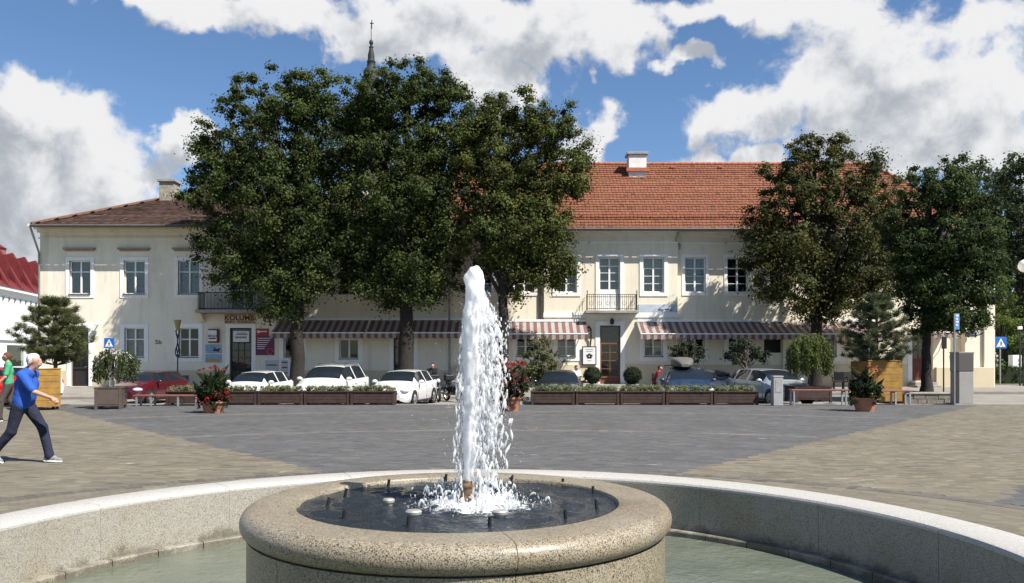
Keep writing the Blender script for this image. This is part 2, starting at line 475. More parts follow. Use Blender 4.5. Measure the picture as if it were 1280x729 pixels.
tag(sheet('ground', -500, 500, -300, 700, lambda x, y: -.6, m_ground, 4, 4), 'dry grassy ground around the town square', kind='structure')
tag(sheet('road', -70, 70, PLAZA_END + .02, 110, road_z, m_road, 140, 10), 'pale worn road and parking strip behind the planters', kind='structure')
tag(sheet('pavement', -25.6, 26.6, 38.8, 56, walk_z, m_walk, 90, 12, thick=.3), 'paved footway in front of the cream buildings', kind='structure')
tag(sheet('footpath', 27.6, 60, 47.5, 62, lambda x, y: .07, m_walk, 6, 4, thick=.3), 'paved footway beside the hedge', kind='structure')
tag(sheet('verge', 28.2, 60, 48.9, 60, lambda x, y: .10, m_ground, 4, 4), 'grass strip under the hedge', kind='structure')

# kerb stones between plaza and road
kr = thing('kerb', 'long concrete kerb along the edge of the plaza', 'kerb', (0, PLAZA_END, 0))
tag(kr, kind='structure')
kb = MB().box(-.49, .49, -.12, .02, -.5, .006)
kme = None
for i in range(-30, 30):
    if kme is None:
        o = kb.build('kerb_stone', m_kerb, kr, bevel=.01, local=True); kme = o.data
    else:
        o = link(kme, 'kerb_stone', kr, local=True)
    o.location = (i + .5, 0, random.uniform(-.003, .003))

# plaza sheet with a round hole for the pool
b = MB()
N = 96
def sq(a):
    c, s = math.cos(a), math.sin(a)
    k = min((38 / abs(c)) if abs(c) > 1e-6 else 1e9, ((PLAZA_END - .12 - FCY) if s > 0 else 26) / abs(s) if abs(s) > 1e-6 else 1e9)
    return (FCX + c*k, FCY + s*k, -.004)
vs = [(FCX + 3.6*math.cos(2*math.pi*i/N), FCY + 3.6*math.sin(2*math.pi*i/N), -.004) for i in range(N)] + [sq(2*math.pi*i/N) for i in range(N)]
b.add(vs, [(i, N+i, N+(i+1) % N, (i+1) % N) for i in range(N)])
plaza = tag(b.build('plaza', m_joint), 'paved town square of tan and grey blocks', kind='structure')

# --- paving blocks
TAN = np.array((.150, .131, .098)); GREY = np.array((.090, .089, .088)); PALE = np.array((.130, .120, .105)); DARK = np.array((.105, .096, .084))
SLOPE = 0.81
def zone(x, y):
    """0 tan, 1 grey, 2 pale band, 3 dark"""
    rx, ry = x - FCX, y - FCY
    r = math.hypot(rx, ry)
    ax = abs(x + .15)
    u = ax - SLOPE * (y - 8.85)            # >0 outside the wedge
    if r < 7.25: return 0
    if u < 0:
        if abs(r - 13.8) < .13 or abs(r - 20.4) < .16: return 2
        return 1
    if u < 5.15: return 0
    return 1
def pick(zn):
    c = (TAN, GREY, PALE, DARK)[zn]
    k = rng.normal(1.0, .13 if zn != 1 else .11)
    t = rng.normal(0, .022)
    return np.clip(c * k * np.array((1 + t, 1, 1 - t)), .03, .6)
P = []          # x, y, angle, half length, half width, colour, zone
PL, PW, GAP = .2, .1, .004
r = 3.82
row = 0
while r < 7.0:
    n = int(2*math.pi*(r + PW/2) / PL)
    for i in range(n):
        a = 2*math.pi*(i + .5*(row % 2)) / n
        x, y = FCX + (r+PW/2)*math.cos(a), FCY + (r+PW/2)*math.sin(a)
        if y > 2 and abs(x) < .66*y + 1.2:
            zn = 3 if row in (2,) else 0
            P.append((x, y, a + math.pi/2, PL/2 - .0015, PW/2 - .0015, pick(zn), zn, .0))
    r += PW; row += 1
n = int(2*math.pi*7.1 / .1)
for i in range(n):
    a = 2*math.pi*i/n
    x, y = FCX + 7.12*math.cos(a), FCY + 7.12*math.sin(a)
    if y > 2 and abs(x) < .66*y + 1.2:
        P.append((x, y, a, .1 - GAP/2, .05 - GAP/2, pick(3), 3, .003))
y = 4.0
row = 0
while y < PLAZA_END - .2:
    xm = .66*y + 1.2
    x = -xm + random.uniform(0, PL)
    while x < xm:
        if math.hypot(x - FCX, y - FCY) > 7.24:
            zn = zone(x, y)
            P.append((x, y, 0.0, PL/2 - .0008, PW/2 - .0015, pick(zn), zn, .0))
        x += PL
    y += PW; row += 1
# which ones show largest: near, inside the frame, not hidden by the pool wall
def shows(x, y):
    px, py = 640 + FPX*x/y, HZ + FPX*CAMH/y
    if not (2 < px < 1278 and py < 727): return False
    t = 1.0
    for k in range(1, 60):
        t = k/60
        if math.hypot(x*t - FCX, y*t - FCY) < 3.82 and CAMH*(1-t) < .46: return False
    return True
cand = [i for i, q in enumerate(P) if q[1] < 10.5 and shows(q[0], q[1])]
cand.sort(key=lambda i: P[i][1])
singles = set(cand[:300])
def paver_obj_mat(name, c, d):
    m, nt, p = new_mat(name)
    oi = wn(nt, 'ShaderNodeObjectInfo')
    mr = wn(nt, 'ShaderNodeMapRange'); mr.inputs[3].default_value = .85; mr.inputs[4].default_value = 1.15
    nt.links.new(oi.outputs['Random'], mr.inputs[0])
    mu = wn(nt, 'ShaderNodeVectorMath', operation='SCALE'); mu.inputs[0].default_value = tuple(c); nt.links.new(mr.outputs[0], mu.inputs[3])
    nt.links.new(mu.outputs[0], p.inputs['Base Color']); p.inputs['Roughness'].default_value = .85; p.inputs['Specular IOR Level'].default_value = .3
    return m
pm = [paver_obj_mat('tan_paving_block', TAN, 0), paver_obj_mat('grey_paving_block', GREY, 0), paver_obj_mat('pale_paving_block', PALE, 0), paver_obj_mat('dark_paving_block', DARK, 0)]
smesh = {}
for i in sorted(singles):
    x, y, a, hl, hw, c, zn, dz = P[i]
    key = (zn, hl > hw, round(hl, 3))
    if key not in smesh:
        mbx = MB().box(-hl, hl, -hw, hw, -.05, 0)
        o = mbx.build('paving_block', pm[zn], plaza, local=True); smesh[key] = o.data
    else:
        o = link(smesh[key], 'paving_block', plaza, local=True)
    o.location = (x, y, dz + random.uniform(-.0004, .0004)); o.rotation_euler = (0, 0, a)
V, F, C = [], [], []
rest = [P[i] for i in range(len(P)) if i not in singles]
arr = np.array([(q[0], q[1], q[2], q[3], q[4], q[7]) for q in rest])
cols = np.array([q[5] for q in rest])
n = len(rest)
ca, sa = np.cos(arr[:, 2]), np.sin(arr[:, 2])
zt = arr[:, 5] + rng.uniform(-.0010, .0010, n)
V = np.zeros((n, 8, 3))
for k, (sx_, sy_, top) in enumerate([(-1,-1,0),(1,-1,0),(1,1,0),(-1,1,0),(-1,-1,1),(1,-1,1),(1,1,1),(-1,1,1)]):
    dx, dy = sx_*arr[:, 3], sy_*arr[:, 4]
    V[:, k, 0] = arr[:, 0] + dx*ca - dy*sa
    V[:, k, 1] = arr[:, 1] + dx*sa + dy*ca
    V[:, k, 2] = np.where(top, zt, -.03)
base = np.arange(n)[:, None, None]*8
FF = base + np.array([[4,5,6,7],[0,1,5,4],[1,2,6,5],[2,3,7,6],[3,0,4,7]])[None]
m_pav = attr_mat('paving_blocks', .9, .12, 60, spots=.16)
po = col_mesh('paving_blocks', V.reshape(-1, 3), FF.reshape(-1, 4), np.repeat(cols, 5, axis=0), m_pav, plaza)
tag(po, kind='stuff')

# ================================================================== FOUNTAIN
m_gran = granite('pale_granite', (.345, .325, .28), (.29, .265, .22), (.15, .135, .115), 190, stain=(.80, .70, .50), stain_pos=.52, wet=(-.05, .28, 1.0))
m_gran2 = granite('yellow_granite', (.33, .285, .205), (.225, .19, .13), (.05, .044, .037), 215, stain=(.66, .60, .50), stain_pos=.53, rough=.42, wet=(.2, .72, .25))
m_bronze = M_('weathered_bronze', (.24, .15, .09), .5, var=.4, scale=30, metal=.6)
m_black = M_('black_plastic', (.015, .015, .016), .5)
m_steel = M_('dull_steel', (.45, .43, .38), .45, var=.2, scale=20, metal=.5)

def seg(mb, prof, a0, a1, n):
    """a block of a ring: closed profile swept from a0 to a1"""
    k = len(prof)
    vs = []
    for i in range(n+1):
        a = a0 + (a1-a0)*i/n
        for (r, z) in prof: vs.append((FCX + r*math.cos(a), FCY + r*math.sin(a), z))
    fs = []
    for i in range(n):
        for j in range(k):
            j2 = (j+1) % k
            fs.append((i*k+j, (i+1)*k+j, (i+1)*k+j2, i*k+j2))
    fs.append(tuple(range(k))); fs.append(tuple(n*k + j for j in range(k))[::-1])
    mb.add(vs, fs)

fountain = thing('fountain', 'round granite fountain with raised bowl inside a low walled pool', 'fountain', (FCX, FCY, -.3))
prof = [(3.42, -.35), (3.42, .404), (3.80, .404), (3.80, -.35)]
cprof = [(3.42, .4055), (3.42, .425), (3.43, .442), (3.45, .45), (3.77, .452), (3.792, .445), (3.80, .425), (3.80, .4055)]
m_lit_top = granite('sunlit_granite_top', (.47, .455, .42), (.42, .40, .36), (.30, .28, .25), 190, rough=.5)  # paler granite: sunlight on the wall top put into the colour
for i in range(18):
    b = MB(); a0 = R(12 + 20*i)
    seg(b, prof, a0 + .0007, a0 + R(20) - .0007, 12)
    b.build('pool_wall_stone', m_gran, fountain, smooth=True, angle=30)
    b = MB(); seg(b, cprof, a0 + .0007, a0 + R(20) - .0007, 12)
    b.build('lit_top_stone', m_lit_top, fountain, smooth=True, angle=30)  # top of the wall block, split off to carry the painted-in sunlight
    b = MB(); seg(b, [(3.424, -.33), (3.424, .43), (3.46, .447), (3.76, .447), (3.79, .43), (3.79, -.33)], a0 - .0012, a0 + .0012, 1)
    b.build('mortar_joint', m_kerb, fountain)
lp = [(3.335, -.3), (3.335, -.012), (3.342, 0), (3.419, 0), (3.419, -.3)]
for i in range(50):
    b = MB(); a0 = 2*math.pi*i/50
    seg(b, lp, a0 + .0012, a0 + 2*math.pi/50 - .0012, 4)
    b.build('ledge_stone', m_gran, fountain, smooth=True, angle=30)
# bowl
arc = [(1.222 + .080*math.cos(t), .688 + .080*math.sin(t)) for t in [R(x) for x in range(88, -100, -14)]]
rimp = [(.98, .60), (.98, .752), (.988, .764), (1.0, .768)] + arc + [(1.2, .608), (1.1, .612)]
drum = [(1.16, -.3), (1.16, .607), (1.262, .607), (1.262, -.3)]
for i in range(6):
    a0 = R(-74 + 60*i)
    b = MB(); seg(b, rimp, a0 + .0015, a0 + R(60) - .0015, 24)
    b.build('rim_stone', m_gran2, fountain, smooth=True, angle=35)
    b = MB(); seg(b, drum, a0 + .0015, a0 + R(60) - .0015, 24)
    b.build('drum_stone', m_gran2, fountain, smooth=True, angle=35)
b = MB().lathe([(1.2, .59), (.96, .59), (.96, .45), (0, .45)], 48, M=frame_M((FCX, FCY, 0)), cap=False)
b.build('bowl_floor', M_('dark_wet_stone', (.05, .05, .045), .6, var=.4, scale=8), fountain)
JX = -.274
b = MB().lathe([(.040, .60), (.040, .735), (.056, .74), (.056, .80), (.047, .805), (.047, .845), (.056, .85), (.056, .862), (.036, .872), (.036, .885)], 24, M=frame_M((JX, FCY, 0)))
b.build('main_nozzle', m_bronze, fountain, smooth=True, angle=30)
JETS = [(485, 607), (704, 606), (431, 619), (409, 631), (429, 647), (510, 655), (612, 656), (707, 647), (746, 634), (742, 616), (557, 600), (640, 601)]
jme = None
for (px, py) in JETS:
    Y = (CAMH - .735)*FPX/(py + 2 - HZ); X = (px - 640)/FPX*Y
    b = MB().tube([(0, 0, -.14), (0, 0, .0), (0.004, 0, .055)], [.011, .011, .010], 10)
    b.tube([(0, 0, -.14), (0, 0, -.01)], .016, 10)
    o = b.build('spray_jet', m_black, fountain, smooth=True)
    o.location = Vector((X, Y, .735)); o.rotation_euler = (random.uniform(-.1, .1), (FCX - X)*.18, 0)
for (px, py, s) in [(486, 632, .9), (517, 647, 1.15), (625, 647, 1.15)]:
    Y = (CAMH - .735)*FPX/(py - HZ); X = (px - 640)/FPX*Y
    b = MB().lathe([(.028*s, -.14), (.028*s, .012), (.040*s, .016), (.042*s, .030), (.034*s, .038), (0.001, .042)], 20)
    o = b.build('underwater_lamp', m_steel, fountain, smooth=True, angle=30); o.location = (X, Y, .74)

def water_mat(name, col, rough, bscale, bstr, bd=.03, spec=.5, col2=None):
    m, nt, p = new_mat(name)
    p.inputs['Base Color'].default_value = col + (1,); p.inputs['Roughness'].default_value = rough; p.inputs['IOR'].default_value = 1.33
    p.inputs['Specular IOR Level'].default_value = spec
    g = wn(nt, 'ShaderNodeNewGeometry')
    if col2:
        nn = wn(nt, 'ShaderNodeTexNoise'); nn.inputs['Scale'].default_value = 1.4; nn.inputs['Detail'].default_value = 6
        nt.links.new(g.outputs['Position'], nn.inputs['Vector'])
        mx = wn(nt, 'ShaderNodeMix', data_type='RGBA'); mx.inputs[6].default_value = col + (1,); mx.inputs[7].default_value = col2 + (1,)
        mr = wn(nt, 'ShaderNodeMapRange'); mr.inputs[1].default_value = .4; mr.inputs[2].default_value = .65
        nt.links.new(nn.outputs['Fac'], mr.inputs[0]); nt.links.new(mr.outputs[0], mx.inputs[0]); nt.links.new(mx.outputs[2], p.inputs['Base Color'])
    n = wn(nt, 'ShaderNodeTexNoise'); n.inputs['Scale'].default_value = bscale; n.inputs['Detail'].default_value = 3; n.inputs['Distortion'].default_value = .6
    nt.links.new(g.outputs['Position'], n.inputs['Vector'])
    bp = wn(nt, 'ShaderNodeBump'); bp.inputs['Strength'].default_value = bstr; bp.inputs['Distance'].default_value = bd
    nt.links.new(n.outputs['Fac'], bp.inputs['Height']); nt.links.new(bp.outputs[0], p.inputs['Normal'])
    return m

def add_foam(m):
    nt = m.node_tree; p = nt.nodes['Principled BSDF']
    gg = wn(nt, 'ShaderNodeNewGeometry')
    v = wn(nt, 'ShaderNodeVectorMath', operation='DISTANCE'); v.inputs[1].default_value = (JX+.06, FCY, .738); nt.links.new(gg.outputs['Position'], v.inputs[0])
    n = wn(nt, 'ShaderNodeTexNoise'); n.inputs['Scale'].default_value = 16; n.inputs['Detail'].default_value = 8; n.inputs['Roughness'].default_value = .7
    nt.links.new(gg.outputs['Position'], n.inputs['Vector'])
    a_ = wn(nt, 'ShaderNodeMath', operation='MULTIPLY_ADD'); a_.inputs[1].default_value = -1.05; nt.links.new(v.outputs['Value'], a_.inputs[0]); nt.links.new(n.outputs['Fac'], a_.inputs[2])
    mr = wn(nt, 'ShaderNodeMapRange'); mr.inputs[1].default_value = .17; mr.inputs[2].default_value = .34; nt.links.new(a_.outputs[0], mr.inputs[0])
    mx = wn(nt, 'ShaderNodeMix', data_type='RGBA'); mx.inputs[6].default_value = p.inputs['Base Color'].default_value; mx.inputs[7].default_value = (.8, .83, .85, 1)
    nt.links.new(mr.outputs[0], mx.inputs[0]); nt.links.new(mx.outputs[2], p.inputs['Base Color'])
    r2 = wn(nt, 'ShaderNodeMapRange'); r2.inputs[3].default_value = .06; r2.inputs[4].default_value = .6; nt.links.new(mr.outputs[0], r2.inputs[0]); nt.links.new(r2.outputs[0], p.inputs['Roughness'])
    return m

def wavy_disc(name, r0, r1, z, nr, na, amp, mat, label, hot=None):
    rr = np.linspace(r0, r1, nr)[:, None]; aa = np.linspace(0, 2*np.pi, na, endpoint=False)[None, :]
    X = FCX + rr*np.cos(aa); Y = FCY + rr*np.sin(aa)
    Z = np.zeros_like(X)
    g = np.random.default_rng(3)
    for k in range(26):
        th = g.uniform(0, 2*np.pi); f = g.uniform(14, 55); ph = g.uniform(0, 6.28)
        Z += np.sin((X*np.cos(th) + Y*np.sin(th))*f + ph) * (16/f)
    d = np.hypot(X - JX, Y - FCY)
    Z += 3.2*np.sin(d*62)*np.exp(-d*2.2)
    k = amp/4.0
    Z = z + Z*k*(.55 + 1.6*np.exp(-d*2.5) if hot else 1)
    V = np.stack([X, Y, Z], -1).reshape(-1, 3)
    F = []
    for j in range(nr-1):
        for i in range(na):
            i2 = (i+1) % na
            F.append((j*na+i, (j+1)*na+i, (j+1)*na+i2, j*na+i2))
    me = bpy.data.meshes.new(name); me.from_pydata(V.tolist(), [], F); me.materials.append(mat); me.shade_smooth(); me.update()
    o = link(me, name)
    return tag(o, label, kind='structure')
wavy_disc('bowl_water', .001, .985, .738, 110, 260, .0105, add_foam(water_mat('dark_water', (.020, .025, .030), .06, 38, .5, .02, spec=.5)), 'dark rippling water in the raised bowl', hot=True)
wavy_disc('pool_water', 1.24, 3.36, -.055, 70, 220, .0018, water_mat('murky_water', (.105, .122, .094), .03, 9, .55, .03, col2=(.14, .153, .118)), 'murky green water in the outer pool')

# ------------------------------------------------------------------ isosurface mesher (surface nets)
def surface_nets(Fv, org, h):
    """Fv > 0 inside; returns vertices and quads"""
    S = Fv > 0
    nx, ny, nz = Fv.shape
    c = [S[i:nx-1+i, j:ny-1+j, k:nz-1+k] for i in (0,1) for j in (0,1) for k in (0,1)]
    tot = sum(x.astype(np.int8) for x in c)
    act = (tot > 0) & (tot < 8)
    I = np.argwhere(act)
    idx = -np.ones(act.shape, np.int64); idx[act] = np.arange(len(I))
    acc = np.zeros((len(I), 3)); cnt = np.zeros(len(I))
    i0, j0, k0 = I[:, 0], I[:, 1], I[:, 2]
    for ax in range(3):
        for u in (0, 1):
            for w in (0, 1):
                o1 = [0, 0, 0]; oth = [a for a in range(3) if a != ax]; o1[oth[0]] = u; o1[oth[1]] = w
                o2 = list(o1); o2[ax] = 1
                a = Fv[i0+o1[0], j0+o1[1], k0+o1[2]]; b_ = Fv[i0+o2[0], j0+o2[1], k0+o2[2]]
                m = (a > 0) != (b_ > 0)
                t = np.where(m, a/np.where(m, a - b_, 1), 0)
                p = np.tile(np.array(o1, float), (len(I), 1)); p[:, ax] += t
                acc[m] += p[m]; cnt[m] += 1
    Vv = (I + acc/np.maximum(cnt, 1)[:, None])*h + np.array(org)
    Q = []
    for ax in range(3):
        a = np.swapaxes(S, 0, ax)
        sl = [slice(1, -1)]*3
        d = np.diff(S.astype(np.int8), axis=ax)
        sel = [slice(1, -1)]*3; sel[ax] = slice(None)
        dd = d[tuple(sel)]
        E = np.argwhere(dd != 0)
        if not len(E): continue
        sg = dd[tuple(E.T)]
        off = np.array([1, 1, 1]); off[ax] = 0
        E = E + off
        o_ = [a_ for a_ in range(3) if a_ != ax]
        def cell(du, dv):
            q = E.copy(); q[:, o_[0]] += du; q[:, o_[1]] += dv
            return idx[q[:, 0], q[:, 1], q[:, 2]]
        q4 = np.stack([cell(-1, -1), cell(0, -1), cell(0, 0), cell(-1, 0)], -1)
        flip = (sg > 0) if ax != 1 else (sg < 0)
        q4[flip] = q4[flip][:, ::-1]
        Q.append(q4)
    Q = np.concatenate(Q)
    Q = Q[(Q >= 0).all(1)]
    return Vv, Q

# ------------------------------------------------------------------ the jet
h = .0047
org = np.array((-.85, 4.78, .727)); dims = (int(1.15/h), int(.84/h), int(1.52/h))
Fd = np.zeros(dims, np.float32)
FINE = np.zeros(dims, np.float32)
def splat(p, rad, wt_=1.0, sz=1.0, F_=None):
    F_ = FINE if F_ is None else F_
    q = (np.array(p) - org)/h; rr_ = rad/h
    ext = np.array((rr_, rr_, rr_*sz))
    lo = np.maximum(np.floor(q - ext).astype(int), 0); hi = np.minimum(np.ceil(q + ext).astype(int) + 1, dims)
    if (hi <= lo).any(): return
    gx, gy, gz = np.ogrid[lo[0]:hi[0], lo[1]:hi[1], lo[2]:hi[2]]
    d2 = ((gx-q[0])**2 + (gy-q[1])**2 + ((gz-q[2])/sz)**2)/(rr_*rr_)
    F_[lo[0]:hi[0], lo[1]:hi[1], lo[2]:hi[2]] += wt_*np.clip(1-d2, 0, None)**2
g = np.random.default_rng(11)
def cx_(z): return JX + .004 + .044*(z-.88)/1.35
def rc_(z): return .010 + .030*min(1, max(0, (z-.95)/.75))
z = .88
while z < 2.175:     # rising core
    for k in range(10):
        a = g.uniform(0, 6.28); q = math.sqrt(g.uniform())*rc_(z)
        splat((cx_(z)+q*math.cos(a), FCY+q*math.sin(a), z+g.uniform(-.01, .01)), g.uniform(.022, .036) if z > 1.1 else .024, .6, 2.4, Fd)
    z += .016
for k in range(260):  # broken foam clinging to the core
    z = g.uniform(1.15, 2.15); a = g.uniform(0, 6.28); q = rc_(z) + g.uniform(.008, .022)
    splat((cx_(z)+q*math.cos(a), FCY+q*math.sin(a), z), g.uniform(.008, .016), .7, g.uniform(1, 2.5), Fd)
for k in range(30):   # crown of the jet
    a = g.uniform(0, 6.28); q = math.sqrt(g.uniform())*.052
    splat((cx_(2.1)+q*math.cos(a), FCY+q*math.sin(a), g.uniform(2.06, 2.18)), g.uniform(.026, .040), .8, 1, Fd)
drops = []
for k in range(230):  # tumbling lumps on the lee side
    z = 2.0 - abs(g.normal(0, .42)); w = .02 + .085*min(1, (2.12-z)/.35)
    if z < 1.0: continue
    x = cx_(z) + .040 + abs(g.normal(0, w*.8)); yy = FCY + abs(g.normal(0, w*.5))*(1 if g.uniform() < .7 else -.6)
    for j in range(g.integers(2, 9)):
        splat((x, yy, z), g.uniform(.0045, .0095), .85, g.uniform(1, 2.2))
        x += g.normal(0, .009); yy += g.normal(0, .009); z -= g.uniform(.002, .014)
for k in range(135):  # falling threads
    right = g.uniform() < .80
    a = g.normal(.1, .5) if right else g.uniform(2.7, 3.7)
    S_ = min(abs(g.normal(.03, .12)), .25) if right else min(abs(g.normal(.0, .035)), .07)
    z0 = 2.10 - abs(g.normal(0, .32))
    zend = g.uniform(.74, .95) if g.uniform() < .6 else g.uniform(.95, 1.6)
    t, ph, wob = 0.0, g.uniform(0, 6.28), g.uniform(.004, .020)
    f1, f2 = g.uniform(7, 22), g.uniform(30, 60)
    r0 = g.uniform(.028, .045); rad = g.uniform(.0045, .008)
    on = True; left = g.integers(6, 40)
    while True:
        zz = z0 - .5*9.8*t*t - .3*t
        if zz < zend: break
        q = r0 + S_*(1 - math.exp(-t*7))
        x = cx_(zz) + q*math.cos(a) + wob*math.sin(zz*f1+ph) + wob*.5*math.sin(zz*f2+ph*2)
        yy = FCY + q*math.sin(a) + wob*math.cos(zz*f1*.9+ph)
        left -= 1
        if left < 0:
            on = not on; left = g.integers(8, 50) if on else g.integers(4, 40)
            rad = g.uniform(.004, .0078)
        if on: splat((x, yy, zz), rad*(1+.45*math.sin(zz*f2*1.7+ph)), .95, 1.3)
        elif g.uniform() < .35: drops.append((x+g.normal(0, .014), yy+g.normal(0, .014), zz, g.uniform(.001, .003)))
        t += .006/max(.35, 9.8*t)
for k in range(2600):  # splash where it lands
    a = g.uniform(0, 6.28); q = abs(g.normal(0, .15)) + .02
    x = JX + .06 + q*math.cos(a)*1.25; yy = FCY + q*math.sin(a)
    zz = .733 + abs(g.normal(0, .036))*math.exp(-q*3.0)
    splat((x, yy, zz), g.uniform(.0055, .011)*(1.2 - min(q, .6)), .75)
for k in range(90):   # little crowns thrown up
    a = g.uniform(0, 6.28); q = abs(g.normal(.10, .1)) + .03; vx = g.uniform(.1, .8); top = abs(g.normal(.05, .05)) + .02
    for s_ in np.linspace(0, 1, 26):
        zz = .735 + top*4*s_*(1-s_); qq = q + .14*vx*s_
        if g.uniform() < .7: splat((JX+.05+qq*math.cos(a)*1.2, FCY+qq*math.sin(a), zz), g.uniform(.005, .0095), .85)
    drops.append((JX+.05+qq*math.cos(a), FCY+qq*math.sin(a), .74+top+g.uniform(0, .06), .0025))
for k in range(1500):
    zz = g.uniform(.74, 2.0); sp_ = .05 + .22*(2.2-zz)/1.4
    drops.append((cx_(zz) + g.normal(.035, sp_*.7), FCY + g.normal(0, sp_*.6), zz, abs(g.normal(0, .0011)) + .0008))
def blur(A, ax, k):
    for _ in range(k):
        B = A.copy(); s0 = [slice(None)]*3; s1 = [slice(None)]*3; s2 = [slice(None)]*3
        s0[ax] = slice(1, -1); s1[ax] = slice(2, None); s2[ax] = slice(0, -2)
        B[tuple(s0)] = .5*A[tuple(s0)] + .25*(A[tuple(s1)] + A[tuple(s2)]); A = B
    return A
soft = blur(blur(blur(np.minimum(Fd, 1.2), 2, 16), 0, 3), 1, 3)
Fd = soft*1.0 + blur(np.minimum(FINE, 1.0), 2, 3)*1.1
Fd[0] = Fd[-1] = 0; Fd[:, 0] = Fd[:, -1] = 0; Fd[:, :, 0] = Fd[:, :, -1] = 0
Vw, Qw = surface_nets(Fd - .26, org, h)
Vw = Vw.tolist(); Qw = [tuple(int(i) for i in q) for q in Qw]
for (x, yy, zz, rad) in drops:
    o_ = len(Vw)
    Vw += [[x+rad, yy, zz], [x-rad, yy, zz], [x, yy+rad, zz], [x, yy-rad, zz], [x, yy, zz+rad*1.5], [x, yy, zz-rad*1.5]]
    Qw += [tuple(o_+i for i in f) for f in [(0,2,4),(2,1,4),(1,3,4),(3,0,4),(2,0,5),(1,2,5),(3,1,5),(0,3,5)]]
m, nt, p = new_mat('white_water')
p.inputs['Base Color'].default_value = (.96, .97, .98, 1); p.inputs['Roughness'].default_value = .3; p.inputs['IOR'].default_value = 1.33
p.inputs['Subsurface Weight'].default_value = 1.0; p.inputs['Subsurface Radius'].default_value = (.06, .06, .062); p.inputs['Subsurface Scale'].default_value = 1.0
tr = wn(nt, 'ShaderNodeBsdfTransparent'); tr.inputs[0].default_value = (.96, .98, .99, 1)
mx2 = wn(nt, 'ShaderNodeMixShader'); mx2.inputs[0].default_value = .22
nt.links.new(p.outputs[0], mx2.inputs[1]); nt.links.new(tr.outputs[0], mx2.inputs[2])
nt.links.new(mx2.outputs[0], nt.nodes['Material Output'].inputs[0])
me = bpy.data.meshes.new('water_jet'); me.from_pydata(Vw, [], Qw); me.materials.append(m); me.shade_smooth(); me.update()
tag(link(me, 'water_jet'), 'white foaming jet of water shooting up from the bowl', 'water jet', kind='stuff')
# ================================================================== BUILDINGS
FY = 43.0                                     # plane of the main facade
def FX(px, Y=FY): return (px - 640) / FPX * Y
def FZ(py, Y=FY): return CAMH + (HZ - py) / FPX * Y

def stucco(name, col, spot):
    m = M_(name, col, .92, var=.05, scale=.7, bump=.25, bscale=70, spec=.2, detail=8)
    nt = m.node_tree; p = nt.nodes['Principled BSDF']
    src = p.inputs['Base Color'].links[0].from_socket
    g = wn(nt, 'ShaderNodeNewGeometry')
    mp = wn(nt, 'ShaderNodeMapping'); mp.inputs['Scale'].default_value = (1.6, 1.6, .22)
    nt.links.new(g.outputs['Position'], mp.inputs[0])
    n = wn(nt, 'ShaderNodeTexNoise'); n.inputs['Scale'].default_value = 1.3; n.inputs['Detail'].default_value = 8; n.inputs['Roughness'].default_value = .7
    nt.links.new(mp.outputs[0], n.inputs['Vector'])
    mr = wn(nt, 'ShaderNodeMapRange'); mr.inputs[1].default_value = .5; mr.inputs[2].default_value = .8; mr.inputs[4].default_value = spot
    nt.links.new(n.outputs['Fac'], mr.inputs[0])
    mx = wn(nt, 'ShaderNodeMix', data_type='RGBA', blend_type='MULTIPLY'); mx.inputs[7].default_value = (.62, .58, .52, 1)
    nt.links.new(mr.outputs[0], mx.inputs[0]); nt.links.new(src, mx.inputs[6]); nt.links.new(mx.outputs[2], p.inputs['Base Color'])
    return m
m_cream = stucco('cream_render', (.75, .695, .575), .7)
m_cream2 = stucco('warm_cream_render', (.76, .695, .56), .65)
m_plinth = stucco('ochre_plinth_render', (.60, .51, .355), .45)
m_trim = M_('white_trim_plaster', (.80, .79, .76), .85, var=.05, scale=3, bump=.15, spec=.2)
m_paint = M_('white_window_paint', (.80, .80, .78), .5, var=.04, scale=8)
m_tile_b = attr_mat('brown_roof_tiles', .85, .3, 40, spots=0)
m_ridge = M_('ridge_tile_clay', (.36, .13, .07), .85, var=.3, scale=6)
m_gut = M_('dark_gutter_sheet', (.085, .075, .068), .6, var=.25, scale=5)
m_zinc = M_('zinc_gutter', (.30, .30, .30), .5, var=.25, scale=5, metal=.5)
m_pane = thin_glass('window_glass')
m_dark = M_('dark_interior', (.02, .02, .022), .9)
m_curt = M_('grey_net_curtain', (.50, .51, .52), .9, var=.25, scale=7)
m_blind = M_('pale_green_blind', (.66, .74, .70), .8, var=.08, scale=4)
m_iron = M_('black_iron', (.02, .02, .021), .55)
m_stone = M_('grey_slab', (.30, .28, .25), .85, var=.25, scale=5, bump=.3)
m_door = M_('brown_door_wood', (.16, .07, .035), .5, var=.3, scale=9)
m_ddoor = M_('black_brown_door_wood', (.025, .02, .018), .45, var=.3, scale=9)
m_wood_sill = M_('dark_sill_sheet', (.10, .085, .075), .6)

